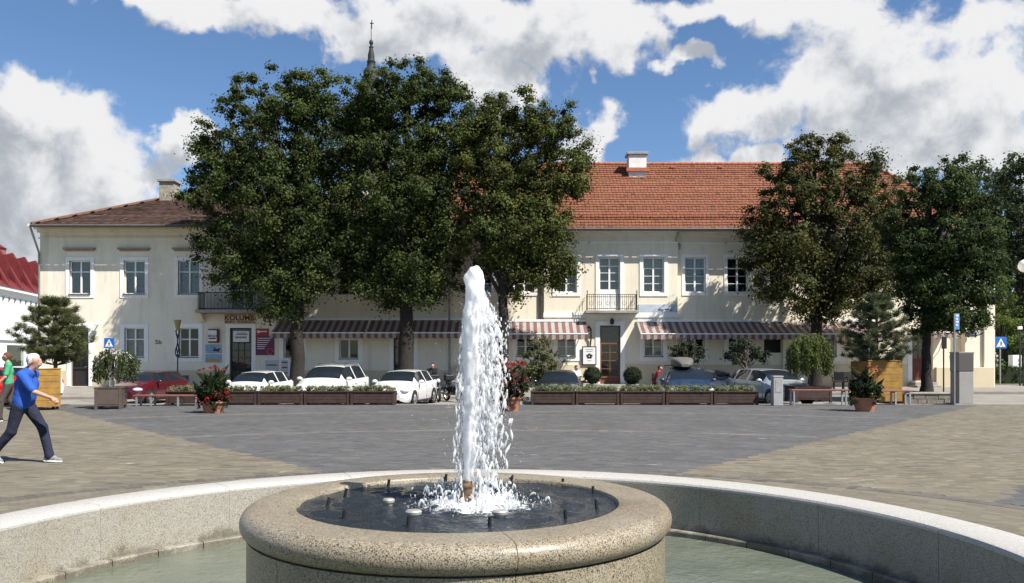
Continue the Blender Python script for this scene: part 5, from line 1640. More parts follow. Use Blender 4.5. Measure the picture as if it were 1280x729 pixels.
    if roof_box:
        for xx in (L/2-(rf+.12)*L, L/2-(rr_-.12)*L):
            MB().box(xx-.03, xx+.03, -h*.72, h*.72, H+.035, H+.07).build('crossbar', m_black, t, local=True)
        b = MB()
        n = 14; vs = []
        for i in range(n+1):
            s_ = i/n; x = 1.1 - 2.0*s_ - .35
            q = math.sin(math.pi*min(1, max(.0, s_*1.0)))**.42 if 0 < s_ < 1 else .12
            hw, hh = .45*max(.35, q), .38*max(.25, q)
            for j in range(16):
                a = 2*math.pi*j/16; ca, sa = math.cos(a), math.sin(a)
                vs.append((x, hw*math.copysign(abs(ca)**.55, ca) - .05, H+.03+hh*.42 + hh*.58*math.copysign(abs(sa)**.6, sa)))
        fs = [(i*16+j, (i+1)*16+j, (i+1)*16+(j+1) % 16, i*16+(j+1) % 16) for i in range(n) for j in range(16)]
        fs += [tuple(range(16))[::-1], tuple(n*16+j for j in range(16))]
        b.add(vs, fs); b.build('roof_box', M_('grey_roof_box', roof_box, .45), t, smooth=True, angle=60, local=True)
    return t
D = math.radians
WHITE = (.66, .66, .65)
car('white small hatchback parked between red car and white crossover', 322, 34.8, D(-99), WHITE, 3.9, 1.66, 1.40)
car('white tall crossover with silver roof rails', 416, 34.0, D(-98), WHITE, 4.45, 1.84, 1.66, 'suv', rails=True)
car('white five door hatchback at the end of the planter row', 505, 34.6, D(-101), (.68, .68, .67), 4.25, 1.78, 1.45)
car('dark red small car behind the flower bench', 186, 36.0, D(-99), (.06, .004, .008), 3.9, 1.66, 1.40)
car('black car with wide dark windscreen outside the cafe window', 699, 34.6, D(-91), (.012, .014, .018), 4.5, 1.84, 1.44)
car('dark blue estate car carrying a grey roof box', 855, 34.4, D(-93), (.018, .045, .095), 4.6, 1.84, 1.56, 'suv', rails=True, roof_box=(.12, .115, .10), metal=.3)
car('dark blue car half hidden behind the estate with roof box', 886, 37.4, D(-82), (.02, .03, .06), 4.3, 1.76, 1.42)
car('silver blue car beside the short grey pillar', 962, 34.2, D(-74), (.40, .46, .52), 4.3, 1.76, 1.44, metal=.4)
car('bright red van partly behind the two walking men', -62, 29.5, D(178), (.42, .012, .02), 4.6, 1.8, 1.62, 'suv', z=-.28)
car('white car parked across from the red van', 8, 37, D(175), WHITE, 4.4, 1.8, 1.55, z=-.28)

# ------------------------------------------------------------------ motorcycles
def moto(label, px, Y, heading, col):
    X = (px-640)/FPX*Y
    t = thing('motorcycle', label, 'motorcycle', (X, Y, road_z(X, Y)), heading, 'motorcycles beside the white hatchback')
    pm_ = paint('moto_' + label.split()[0], col)
    for x in (.70, -.66):
        Mw = Matrix.Translation((x, 0, .31)) @ Matrix.Rotation(R(90), 4, 'X')
        w = MB().lathe([(.23, -.05), (.29, -.055), (.31, 0), (.29, .055), (.23, .05)], 24, M=Mw, cap=False).build('wheel', m_rubber, t, smooth=True, local=True)
        b = MB().lathe([(.23, -.03), (.23, .03)], 20, M=Mw, cap=False)
        for q in range(6): b.box(-.012, .012, .02, .24, -.012, .012, M=Mw @ Matrix.Rotation(q*math.pi/3, 4, 'Z'))
        b.build('rim', m_alloy, w, local=True)
    b = MB()
    for s in (-.07, .07): b.tube([(.70, s, .31), (.48, s, .82), (.42, s, 1.02)], [.022, .026, .02], 8)
    b.build('fork', m_chrome, t, smooth=True, local=True)
    MB().tube([(.30, -.36, 1.05), (.40, -.2, 1.06), (.44, 0, 1.02), (.40, .2, 1.06), (.30, .36, 1.05)], .014, 8).build('handlebar', m_black, t, smooth=True, local=True)
    MB().ball((.20, 0, .82), (.30, .15, .13), 14).build('fuel_tank', pm_, t, smooth=True, local=True)
    b = MB().ball((-.28, 0, .80), (.36, .13, .065), 14); b.ball((-.50, 0, .86), (.16, .12, .06), 10); b.build('saddle', m_rubber, t, smooth=True, local=True)
    b = MB().box(-.18, .25, -.14, .14, .30, .66); b.tube([(.42, 0, .95), (.1, 0, .55), (-.2, 0, .35), (-.66, 0, .31)], .03, 8); b.build('engine_frame', m_black, t, bevel=.03, local=True)
    MB().tube([(.2, -.16, .42), (-.1, -.18, .26), (-.75, -.20, .36)], [.025, .03, .045], 10).build('exhaust', m_chrome, t, smooth=True, local=True)
    MB().ball((.55, 0, .92), (.08, .10, .10), 12).build('headlight', m_lamp, t, smooth=True, local=True)
    MB().ball((.70, 0, .60), (.26, .07, .06), 12).build('mudguard', pm_, t, smooth=True, local=True)
    for s in (-1, 1): MB().tube([(.36, s*.25, 1.06), (.34, s*.33, 1.22)], .008, 6).ball((.34, s*.34, 1.25), (.02, .06, .04), 8).build('mirror', m_black, t, local=True)
    MB().box(-.58, -.30, -.20, .20, .92, 1.18).build('top_case', m_black, t, bevel=.04, local=True)
moto('black touring motorcycle close to the white hatchback', 545, 37.2, D(-75), (.01, .01, .012))
moto('silver and black motorcycle half behind the water jet', 566, 37.0, D(-62), (.35, .36, .38))
moto('dark motorcycle behind the white hatchback by the wall', 527, 39.0, D(-80), (.012, .012, .014))
moto('dark blue motorcycle between the jet and the flower pot', 622, 36.5, D(-100), (.02, .04, .07))
# ================================================================== STREET FURNITURE
m_brown = M_('dark_brown_boards', (.048, .027, .021), .75, var=.35, scale=4, bump=.3, bscale=25)
m_brown2 = M_('brown_tub_panel', (.085, .062, .052), .6, var=.2, scale=3)
m_terra = M_('terracotta', (.38, .17, .10), .8, var=.15, scale=7, bump=.2)
m_soil = M_('potting_soil', (.03, .022, .016), 1, var=.3, scale=20)
m_yellow = M_('ochre_stained_planks', (.27, .150, .030), .7, var=.35, scale=3, bump=.3, bscale=30)
m_galv = M_('galvanised_steel', (.34, .34, .34), .5, var=.2, scale=8, metal=.5)
m_bench = M_('red_brown_bench_wood', (.20, .085, .065), .55, var=.2, scale=6)
m_flower = attr_mat('petals', .6, 0, translucent=.2)

# ---- rows of planter boxes
def planter_box(px0, px1, label, seed, tint):
    Y = 29.0
    x0, x1 = (px0-640)/FPX*Y, (px1-640)/FPX*Y
    t = thing('planter_box', label, 'planter', ((x0+x1)/2, Y+.3, 0), 0, 'brown planter boxes along the plaza edge')
    x0 += .02; x1 -= .02
    z1 = .47
    MB().box(x0+.03, x1-.03, Y+.03, Y+.52, .05, z1-.03).build('box_body', m_brown, t)
    for k in range(3):
        MB().box(x0+.10, x1-.10, Y+.012, Y+.028, .07+.115*k, .07+.115*k+.108).build('board', m_brown, t, bevel=.004)
    for xx in (x0, x1-.09):
        MB().box(xx, xx+.09, Y, Y+.10, 0.0, z1-.031).build('post', m_brown, t, bevel=.006)
        MB().box(xx, xx+.09, Y+.45, Y+.55, 0.0, z1-.031).build('post', m_brown, t, bevel=.006)
    b = MB().box(x0-.01, x1+.01, Y-.02, Y+.07, z1-.03, z1+.012); b.box(x0-.01, x1+.01, Y+.48, Y+.57, z1-.03, z1+.012)
    b.build('top_rail', m_brown, t, bevel=.006)
    MB().box(x0+.04, x1-.04, Y+.071, Y+.479, z1-.06, z1-.02).build('soil', m_soil, t)
    g = np.random.default_rng(seed)
    n = 95
    cc = np.stack([g.uniform(x0+.06, x1-.06, n), g.uniform(Y+.08, Y+.47, n), z1 + g.uniform(.0, .17, n)], 1)
    leaves('plants', cc, g.uniform(.07, .13, n), 60, .055, tint, .25, t, seed, flat=.8, up=.6, aspect=.4)
    return t
GP = (.20, .22, .11)
ls = [(206, 263), (263, 321), (321, 379), (379, 437), (437, 494)]
ll = ['brown planter box behind the bench in front of the red car', 'brown planter box behind the red flower pot', 'brown planter box in front of the small white hatchback', 'brown planter box in front of the white crossover', 'brown planter box in front of the five door white hatchback']
for i, (a, c) in enumerate(ls): planter_box(a, c, ll[i], 200+i, GP if i else (.24, .22, .12))
rs = [(663, 719), (719, 775), (775, 832), (832, 892), (892, 949)]
rl = ['brown planter box in front of the black car', 'brown planter box before the poster and main door', 'brown planter box before the box ball and blue estate', 'brown planter box in front of the blue estate', 'brown planter box ending by the silver car and short pillar']
for i, (a, c) in enumerate(rs): planter_box(a, c, rl[i], 220+i, (.21, .235, .115))

# ---- benches
def bench(label, px0, px1, Y, py_top, legs, slats=3, back=False):
    k = Y/FPX; x0, x1 = (px0-640)*k, (px1-640)*k; z = CAMH + (HZ-py_top)*k
    t = thing('bench', label, 'bench', ((x0+x1)/2, Y+.2, 0), 0, 'backless benches at the plaza edge')
    for i in range(slats):
        MB().box(x0, x1, Y+.14*i, Y+.14*i+.125, z-.045, z).build('slat', m_bench, t, bevel=.008)
    for lp in legs:
        x = (lp-640)*k
        b = MB(); b.box(x-.03, x+.03, Y+.01, Y+.06, 0, z-.046); b.box(x-.03, x+.03, Y+.35, Y+.40, 0, z-.046); b.box(x-.03, x+.03, Y+.061, Y+.349, z-.10, z-.047)
        b.build('leg', m_galv, t, bevel=.004)
bench('long low bench in front of the red car', 166, 247, 28.3, 494, (170, 188, 222, 245))
bench('red brown bench before the weeping willow tub', 990, 1062, 28.7, 487, (993, 1058))
bench('red brown bench before the second yellow planter', 1084, 1141, 28.9, 488, (1087, 1120, 1138))

# ---- terracotta flower pots
def flower_pot(label, px, py, Y, hh, rr, seed, reds, spread=1.0, yellow=0, lime=0, dark=(.022, .034, .014)):
    k = Y/FPX; X = (px-640)*k
    t = thing('flower_pot', label, 'flower pot', (X, Y, 0), 0, 'terracotta flower pots on the plaza')
    MB().lathe([(rr*.72, 0), (rr*.98, hh*.86), (rr*1.08, hh*.86), (rr*1.10, hh), (rr*.98, hh), (rr*.96, hh*.92)], 28, M=frame_M((X, Y, 0)), cap=True).build('pot', m_terra, t, smooth=True, angle=30)
    MB().lathe([(rr*.97, hh*.93), (.001, hh*.95)], 20, M=frame_M((X, Y, 0)), cap=False).build('soil', m_soil, t)
    g = np.random.default_rng(seed)
    n = 60
    th = g.uniform(0, 6.28, n); q = np.sqrt(g.uniform(0, 1, n))*rr*1.25*spread
    zc = hh + g.uniform(.05, .75, n)*(1.05 - .55*q/(rr*1.25*spread))
    cc = np.stack([X+q*np.cos(th), Y+q*np.sin(th), zc], 1)
    leaves('foliage', cc, g.uniform(.08, .17, n), 26, .13, dark, .3, t, seed, flat=1.1, up=.3, aspect=.45)
    # upright canna leaves
    V, F, C = [], [], []
    for i in range(46):
        a = g.uniform(0, 6.28); l = g.uniform(.35, .65); lean = g.uniform(.2, .8); s0 = np.array((X+g.normal(0, rr*.35), Y+g.normal(0, rr*.35), hh+g.uniform(0, .60)))
        d = np.array((math.cos(a)*lean, math.sin(a)*lean, 1.0)); d /= np.linalg.norm(d); s = np.cross(d, (g.normal(), g.normal(), .2)); s /= np.linalg.norm(s); w = l*.18
        o = len(V)
        V += [s0, s0+d*l*.4+s*w, s0+d*l+np.array((math.cos(a), math.sin(a), -.5))*l*.18, s0+d*l*.4-s*w]; F.append((o, o+1, o+2, o+3)); C.append(np.array(dark)*g.uniform(.6, 1.7)*np.array((1.15, 1, 1)))
    col_mesh('canna_leaves', np.array(V), np.array(F), np.array(C), m_leaf, t)
    # trailing plants over the rim
    n = 26; th = g.uniform(0, 6.28, n)
    cc = np.stack([X+rr*1.12*np.cos(th), Y+rr*1.12*np.sin(th), hh - g.uniform(-.08, .22, n)], 1)
    side = lime > 0
    base = (.16, .20, .03) if side else dark
    if side:
        m_ = np.cos(th) < -.1
        leaves('lime_trailer', cc[m_], np.full(m_.sum(), .10), 34, .06, base, .2, t, seed+1)
        leaves('trailing_foliage', cc[~m_], np.full((~m_).sum(), .11), 30, .07, dark, .3, t, seed+2)
    else:
        leaves('trailing_foliage', cc, np.full(n, .12), 34, .07, dark, .3, t, seed+1)
    def blooms(name, col, cnt, zlo, zhi, rad, sz):
        th = g.uniform(0, 6.28, cnt); q = g.uniform(.3, 1.25, cnt)*rr*spread
        c2 = np.stack([X+q*np.cos(th), Y+q*np.sin(th)-.05, g.uniform(zlo, zhi, cnt)], 1)
        tag(leaves(name, c2, np.full(cnt, rad), 26, sz, col, .25, t, seed+5, mat=m_flower, up=.4, aspect=.8, hue=.05), kind='stuff')
    for (nm, col, cnt, zlo, zhi, rad, sz) in reds: blooms(nm, col, cnt, zlo, zhi, rad, sz)
    return t
RED = (.42, .012, .02)
flower_pot('terracotta pot with dark leaves and red flowers by the planter boxes', 267, 518, 25.0, .34, .36, 301,
           [('red_flowers', RED, 34, .36, .66, .085, .05), ('scarlet_cannas', (.34, .03, .02), 6, 1.15, 1.4, .06, .06), ('white_trailers', (.5, .5, .48), 8, .2, .4, .05, .03)], spread=1.05)
flower_pot('terracotta pot of red and purple flowers beside the water jet', 637, 514, 25.8, .44, .36, 311,
           [('red_flowers', (.30, .02, .02), 44, .5, 1.55, .09, .06), ('pink_flowers', (.35, .10, .16), 8, .7, 1.2, .05, .05)], spread=1.35, dark=(.035, .034, .018))
flower_pot('terracotta pot with lime trailing plant in front of the bench', 1081, 514, 25.7, .42, .36, 321,
           [('salmon_cannas', (.42, .10, .07), 9, 1.05, 1.4, .07, .06), ('red_flowers', (.36, .02, .02), 10, .45, .7, .06, .05)], spread=1.05, lime=1)

# ---- yellow plank planters
def plank_box(label, corner_px, Y, rz, w, d, z0, z1, n, name='plank_planter', mat=None, group='yellow plank planters with pines'):
    X = (corner_px-640)/FPX*Y
    t = thing(name, label, 'planter', (X, Y, 0), rz, group)
    Mx = None
    mt = mat or m_yellow
    hh = (z1-z0)/n
    for k in range(n):
        za, zb_ = z0+hh*k+.004, z0+hh*(k+1)-.004
        j = random.uniform(-.004, .004)
        MB().box(-w, -.001, j, .035, za, zb_).build('plank', mt, t, bevel=.004, local=True)
        MB().box(j, -.035, .036, d, za, zb_).build('plank', mt, t, bevel=.004, local=True) if False else MB().box(-.035, j, .036, d, za, zb_).build('plank', mt, t, bevel=.004, local=True)
        MB().box(-w, -w+.035, .036, d, za, zb_).build('plank', mt, t, bevel=.004, local=True)
        MB().box(-w+.036, -.036, d-.035, d, za, zb_).build('plank', mt, t, bevel=.004, local=True)
    MB().box(-w-.02, .02, -.02, .05, z1, z1+.035).build('top_rail', mt, t, bevel=.005, local=True)
    MB().box(-.05, .02, .051, d+.02, z1, z1+.035).build('top_rail', mt, t, bevel=.005, local=True)
    for (x, y) in ((-w+.05, .06), (-.13, .06), (-w+.05, d-.14), (-.13, d-.14)): MB().box(x, x+.08, y, y+.08, 0, z0+.003).build('foot', m_brown, t, local=True)
    MB().box(-w+.036, -.036, .036, d-.036, z1-.12, z1-.06).build('soil', m_soil, t, local=True)
    return t
plank_box('yellow plank planter holding the black pine behind the men', 76, 26.4, R(36), 1.02, 1.02, .10, 1.28, 6)
plank_box('yellow plank planter holding the fluffy pine behind a bench', 1128, 30.4, R(8), 1.32, 1.2, .05, 1.52, 6)

def tub(label, px_corner, Y, rz, w, d, z1, mat, legs=True):
    X = (px_corner-640)/FPX*Y
    t = thing('square_tub', label, 'planter', (X, Y, 0), rz, 'square brown tubs with weeping trees')
    MB().box(-w, 0, 0, d, .10, z1-.04).build('box_body', mat, t, bevel=.01, local=True)
    b = MB(); b.box(-w-.02, .02, -.02, .06, z1-.039, z1); b.box(-w-.02, .02, d-.06, d+.02, z1-.039, z1); b.box(-w-.02, -w+.06, .061, d-.061, z1-.039, z1); b.box(-.06, .02, .061, d-.061, z1-.039, z1)
    b.build('top_rail', mat, t, bevel=.006, local=True)
    for (x, y) in ((-w, -.012), (-.09, -.012), (-w, d-.08), (-.078, d-.08)): MB().box(x, x+.09, y, y+.09, 0, z1-.041).build('corner_post', mat, t, bevel=.006, local=True)
    MB().box(-w+.09, -.09, -.008, -.001, .16, .20).build('moulding', mat, t, local=True)
    MB().box(-w+.07, -.07, .07, d-.07, z1-.09, z1-.045).build('soil', m_soil, t, local=True)
tub('square brown tub with the weeping birch', 152, 26.7, R(14), .80, .80, .70, m_brown2)
tub('dark square tub holding the weeping willow', 1040, 30.6, R(2), 1.35, 1.1, .58, m_brown)

# ---- pillars and posts
def pillar(label, px0, px1, Y, py_top, mat, split=None, dep=None):
    k = Y/FPX; x0, x1 = (px0-640)*k, (px1-640)*k; z = CAMH+(HZ-py_top)*k; dep = dep or (x1-x0)
    t = thing('service_pillar', label, 'pillar', ((x0+x1)/2, Y, 0))
    if split:
        zs = CAMH+(HZ-split)*k
        MB().box(x0, x1, Y, Y+dep, .05, zs-.008).build('lower_cabinet', mat, t, bevel=.012)
        MB().box(x0-.01, x1+.01, Y-.01, Y+dep+.01, zs+.008, z-.04).build('upper_cabinet', mat, t, bevel=.012)
        MB().box(x0-.01, x1-.02, Y-.016, Y-.0105, zs+.03, z-.07).build('door_panel', M_('dark_grey_panel', (.085, .08, .075), .6), t)
        MB().box(x0+.01, x1-.01, Y+.01, Y+dep-.01, zs-.01, zs+.01).build('joint', m_black, t)
        MB().box(x0-.025, x1+.025, Y-.025, Y+dep+.025, z-.039, z).build('cap', mat, t, bevel=.01)
        MB().ball((x1+.03, Y+dep*.4, z-.3), (.02, .05, .08), 10).build('lock', m_galv, t)
        MB().box(x0-.14, x1+.04, Y-.04, Y+dep+.04, 0.001, .05).build('base', m_stone, t)
    else:
        MB().box(x0, x1, Y, Y+dep, .0, z-.05).build('body', mat, t, bevel=.012)
        MB().box(x0-.012, x1+.012, Y-.012, Y+dep+.012, z-.049, z).build('cap', mat, t, bevel=.01)
        MB().box(x0+.06, x1-.06, Y-.008, Y-.001, z*.45, z-.12).build('panel', M_('scuffed_panel', (.30, .30, .30), .6, var=.3, scale=9), t)
pillar('tall grey two part service pillar at the plaza corner', 1199, 1217, 29.0, 440, M_('warm_grey_enamel', (.30, .285, .265), .5, var=.08, scale=2), split=464.5, dep=.6)
pillar('short pale grey power pillar beside the silver car', 967, 979, 28.6, 470, M_('pale_grey_enamel', (.33, .33, .33), .5, var=.1, scale=2))

def text_plate(parent, body, size, mat, x, y, z, sx=1.0, bold=0):
    return text_mesh(body, size, mat, Matrix.Translation((x, y, z)), 'lettering', parent, sx=sx, bold=bold)

m_blue = M_('sign_blue', (.015, .12, .42), .4)
m_signw = M_('sign_white', (.82, .82, .82), .5)
def crossing_sign(label, px, py, half, Y, zg, tag_=None):
    k = Y/FPX; X = (px-640)*k; z = CAMH+(HZ-py)*k; s = half*k
    t = thing('crossing_sign', label, 'road sign', (X, Y, zg), 0, 'pedestrian crossing signs')
    MB().tube([(X, Y+.05, zg-.02), (X, Y+.05, z+s*.9)], .03, 10).build('post', m_galv, t, smooth=True)
    MB().box(X-s, X+s, Y-.012, Y+.012, z-s, z+s).build('sign_plate', m_blue, t, bevel=.01)
    MB().add([(X-s*.78, Y-.016, z-s*.72), (X+s*.78, Y-.016, z-s*.72), (X, Y-.016, z+s*.78)], [(0,1,2)]).build('white_triangle', m_signw, t)
    b = MB(); yy = Y-.021
    def st(p, q, w): 
        p, q = Vector((p[0], 0, p[1])), Vector((q[0], 0, q[1])); d = (q-p).normalized(); n_ = Vector((-d.z, 0, d.x))*w
        b.add([(X+s*v.x, yy, z+s*v.z) for v in (p-n_, q-n_, q+n_, p+n_)], [(0,1,2,3)])
    st((0, .12), (.02, -.22), .09); st((.02, -.2), (.22, -.6), .055); st((.0, -.2), (-.2, -.6), .055); st((.02, .08), (.25, -.12), .045); st((-.02, .08), (-.2, -.1), .045)
    n_ = 12; b.add([(X+s*(.02+.1*math.cos(6.283*i/n_)), yy, z+s*(.27+.1*math.sin(6.283*i/n_))) for i in range(n_)], [tuple(range(n_))])
    for q in (-.55, -.28, .3, .55): st((q-.06, -.68), (q+.06, -.68), .05)
    tag(b.build('pedestrian_symbol', m_black, t), kind='stuff')
crossing_sign('blue pedestrian crossing sign on a post beside the hedge', 1251, 428.5, 7.2, 45.5, road_z(26, 45))
crossing_sign('blue pedestrian crossing sign above the weeping birch', 136.5, 429, 6.4, 36.5, -.28)

# post with a blue vertical panel, and a thinner post with a dark sign back
k = 28.9/FPX; X = (1193-640)*k
t = thing('sign_post', 'thin post with a narrow blue lettered panel next to the tall pillar', 'sign post', (X, 28.9, 0))
MB().tube([(X, 28.9, 0), (X, 28.9, CAMH+(HZ-392)*k)], .028, 10).build('post', m_galv, t, smooth=True)
p0, p1 = CAMH+(HZ-412)*k, CAMH+(HZ-392)*k
MB().box(X+.03, X+.17, 28.89, 28.91, p0, p1).build('blue_panel', M_('faded_blue_panel', (.10, .27, .55), .4, var=.1, scale=6), t)
for i, zc in enumerate(np.linspace(p1-.07, p0+.16, 4)):
    MB().box(X+.055, X+.135-.02*(i % 2), 28.884, 28.889, zc-.035, zc+.03-.01*(i % 2)).build('white_mark', m_signw, t)
k = 35.5/FPX; X = (1179.5-640)*k
t = thing('sign_post', 'short dark post with a black board before the corner pilaster', 'sign post', (X, 35.5, road_z(18, 35)))
MB().tube([(X, 35.5, road_z(18, 35)-.02), (X, 35.5, CAMH+(HZ-422)*k)], .03, 10).build('post', m_iron, t, smooth=True)
MB().box(X-.11, X+.11, 35.44, 35.47, CAMH+(HZ-436)*k, CAMH+(HZ-421)*k).build('board', m_black, t, bevel=.01)

# raised bed of the dark linden
t = thing('raised_bed', 'low grey stone raised bed round the dark linden', 'raised bed', (16.2, 32.2, 0))
g = random.Random(4)
bx0, bx1, by0, by1, zt = (1132-640)/FPX*31.0, (1181-640)/FPX*31.0+.6, 31.0, 35.5, .36
m_rub = M_('grey_rubble_stone', (.17, .155, .135), .9, var=.35, scale=5, bump=.6, bscale=16)
for c_ in range(3):
    za, zb_ = -.25+.18*c_, -.25+.18*(c_+1)-.012
    x = bx0
    while x < bx1-.05:
        l = min(g.uniform(.22, .5), bx1-x)
        MB().box(x, x+l-.012, by0+g.uniform(-.015, .015), by0+.22, za, zb_).build('stone', m_rub, t, bevel=.012); x += l
    y = by0+.225
    while y < by1:
        l = g.uniform(.3, .6)
        MB().box(bx1-.22, bx1+g.uniform(-.015, .015), y, y+l-.012, za, zb_).build('stone', m_rub, t, bevel=.012)
        MB().box(bx0+g.uniform(-.015, .015), bx0+.22, y, y+l-.012, za, zb_).build('stone', m_rub, t, bevel=.012); y += l
MB().box(bx0+.1, bx1-.1, by0+.1, by1, -.2, zt-.09).build('soil', m_soil, t)
MB().box(bx0-.03, bx1+.03, by0-.04, by0+.3, zt-.069, zt-.0).build('coping', m_stone, t, bevel=.012)

# globe lamps at the frame's edge
m_globe = M_('opal_globe', (.85, .85, .83), .25)
def globe_lamp(label, px, py, r_px, Y):
    k = Y/FPX; X = (px-640)*k; z = CAMH+(HZ-py)*k; r_ = r_px*k
    t = thing('globe_lamp', label, 'street lamp', (X, Y, 0), 0, 'opal globe street lamps')
    MB().lathe([(.12, -.1), (.12, .25), (.07, .3), (.055, 1.2), (.05, z-r_*1.1), (.09, z-r_*1.0), (.09, z-r_*.8)], 14, M=frame_M((X, Y, 0))).build('post', m_iron, t, smooth=True, angle=30)
    MB().ball((X, Y, z), r_, 20).build('globe', m_globe, t, smooth=True)
globe_lamp('globe street lamp, the taller nearer one, before the dark park trees', 1281.5, 332.5, 8.2, 44)
globe_lamp('globe street lamp, the lower one, farther down the park', 1280.5, 388, 6.2, 60)
t = thing('bollard_lamp', 'slim dark post with pale cap by the hedge', 'bollard', ((1275-640)/FPX*46, 46, 0))
MB().tube([((1275-640)/FPX*46, 46, -.1), ((1275-640)/FPX*46, 46, CAMH+(HZ-412)/FPX*46)], .045, 10).build('post', m_iron, t, smooth=True)
MB().box((1275-640)/FPX*46-.09, (1275-640)/FPX*46+.09, 45.91, 46.09, CAMH+(HZ-412)/FPX*46, CAMH+(HZ-408)/FPX*46).build('cap', m_globe, t, bevel=.02)
t = thing('utility_cabinet', 'small pale electric cabinet standing behind the hedge', 'cabinet', ((1271-640)/FPX*53, 53, .1))
MB().box((1266-640)/FPX*53, (1277-640)/FPX*53, 53, 53.5, .1, CAMH+(HZ-444)/FPX*53).build('cabinet_body', m_signw, t, bevel=.02)
for q in range(3): MB().box((1273-640)/FPX*53, (1276-640)/FPX*53, 52.985, 52.999, .9+.25*q, 1.05+.25*q).build('louvre', m_galv, t)

# torch-shaped lamp before the agency
Y = 40.6; k = Y/FPX; X = (222-640)*k
t = thing('torch_lamp', 'torch shaped street lamp with ochre cone on a black post', 'street lamp', (X, Y, walk_z(-16, Y)))
zz = lambda py: CAMH+(HZ-py)*k
MB().lathe([(.09, walk_z(-16, Y)-.02), (.09, .25), (.035, .3), (.03, zz(446))], 12, M=frame_M((X, Y, 0))).build('post', m_iron, t, smooth=True, angle=30)
b = MB()
for s in range(4):
    a = s*math.pi/2
    b.tube([(X+(.05+.055*math.sin(q*math.pi*2.5))*math.cos(a+q*3), Y+(.05+.055*math.sin(q*math.pi*2.5))*math.sin(a+q*3), zz(446)+(zz(413)-zz(446))*q) for q in np.linspace(0, 1, 16)], .03, 6)
b.build('twisted_ornament', m_iron, t, smooth=True)
MB().lathe([(.07, zz(413)), (.17, zz(400.5)), (.165, zz(400)), (.02, zz(401))], 16, M=frame_M((X, Y, 0))).build('lamp_shade', M_('ochre_shade', (.32, .24, .08), .6, var=.2), t, smooth=True, angle=40)

# ================================================================== AWNINGS
def stripes(name, a, c, period, off=0):
    m, nt, p = new_mat(name)
    g_ = wn(nt, 'ShaderNodeNewGeometry'); s_ = wn(nt, 'ShaderNodeSeparateXYZ'); nt.links.new(g_.outputs['Position'], s_.inputs[0])
    q = wn(nt, 'ShaderNodeMath', operation='MULTIPLY_ADD'); q.inputs[1].default_value = 1/period; q.inputs[2].default_value = off; nt.links.new(s_.outputs[0], q.inputs[0])
    f = wn(nt, 'ShaderNodeMath', operation='FRACT'); nt.links.new(q.outputs[0], f.inputs[0])
    gt_ = wn(nt, 'ShaderNodeMath', operation='GREATER_THAN'); gt_.inputs[1].default_value = .5; nt.links.new(f.outputs[0], gt_.inputs[0])
    mx = wn(nt, 'ShaderNodeMix', data_type='RGBA'); mx.inputs[6].default_value = tuple(a)+(1,); mx.inputs[7].default_value = tuple(c)+(1,)
    nt.links.new(gt_.outputs[0], mx.inputs[0]); 
    n = wn(nt, 'ShaderNodeTexNoise'); n.inputs['Scale'].default_value = 2.5; n.inputs['Detail'].default_value = 6; nt.links.new(g_.outputs['Position'], n.inputs['Vector'])
    mr = wn(nt, 'ShaderNodeMapRange'); mr.inputs[3].default_value = .75; mr.inputs[4].default_value = 1.1; nt.links.new(n.outputs['Fac'], mr.inputs[0])
    sc = wn(nt, 'ShaderNodeVectorMath', operation='SCALE'); nt.links.new(mx.outputs[2], sc.inputs[0]); nt.links.new(mr.outputs[0], sc.inputs[3])
    nt.links.new(sc.outputs[0], p.inputs['Base Color']); p.inputs['Roughness'].default_value = .9
    t_ = wn(nt, 'ShaderNodeBsdfTranslucent'); nt.links.new(sc.outputs[0], t_.inputs[0])
    ms = wn(nt, 'ShaderNodeMixShader'); ms.inputs[0].default_value = .2; nt.links.new(p.outputs[0], ms.inputs[1]); nt.links.new(t_.outputs[0], ms.inputs[2]); nt.links.new(ms.outputs[0], nt.nodes['Material Output'].inputs[0])
    return m
m_str = stripes('red_white_stripes', (.20, .105, .095), (.40, .36, .335), .36)
def awning(label, px0, px1, py_wall, py_front, Y0, out=1.5):
    x0, x1 = FX(px0, Y0-out), FX(px1, Y0-out)
    za, zb_ = FZ(py_wall, Y0), FZ(py_front, Y0-out)
    t = thing('awning', label, 'awning', ((x0+x1)/2, Y0, zb_), 0, 'striped awnings over the ground floor')
    b = MB(); n = max(4, int((x1-x0)/.25)); rows_ = 8
    vs = [(x0+(x1-x0)*i/n, Y0-.02-(out-.02)*j/rows_, za+(zb_-za)*j/rows_ - .05*math.sin(math.pi*j/rows_) + .008*math.sin(i*1.7)) for j in range(rows_+1) for i in range(n+1)]
    fs = [(j*(n+1)+i, (j+1)*(n+1)+i, (j+1)*(n+1)+i+1, j*(n+1)+i+1) for j in range(rows_) for i in range(n)]
    b.add(vs, fs); b.build('canopy', m_str, t, smooth=True)
    b = MB(); m_ = int((x1-x0)/.06)
    vs, fs = [], []
    for i in range(m_+1):
        x = x0+(x1-x0)*i/m_
        vs.append((x, Y0-out-.012, zb_-.02)); vs.append((x, Y0-out-.015+.012*math.sin(x*9), zb_-.25-.035*abs(math.sin(math.pi*x/.36))))
    fs = [(2*i, 2*i+1, 2*i+3, 2*i+2) for i in range(m_)]
    b.add(vs, fs); b.build('valance', m_str, t, smooth=True)
    MB().tube([(x0, Y0-out, zb_), (x1, Y0-out, zb_)], .03, 8).build('front_bar', m_signw, t, smooth=True)
    MB().box(x0, x1, Y0-.10, Y0-.052, za-.02, za+.10).build('cassette', m_signw, t, bevel=.01)
    for x in (x0+.15, (x0+x1)/2, x1-.15):
        MB().tube([(x, Y0-.06, za-.45), (x+.25, Y0-out*.5, (za+zb_)/2-.25), (x, Y0-out+.03, zb_-.02)], .02, 6).build('arm', m_galv, t, smooth=True)
awning('striped awning in tree shade beside the agency door', 338, 455, 400, 416, FY)
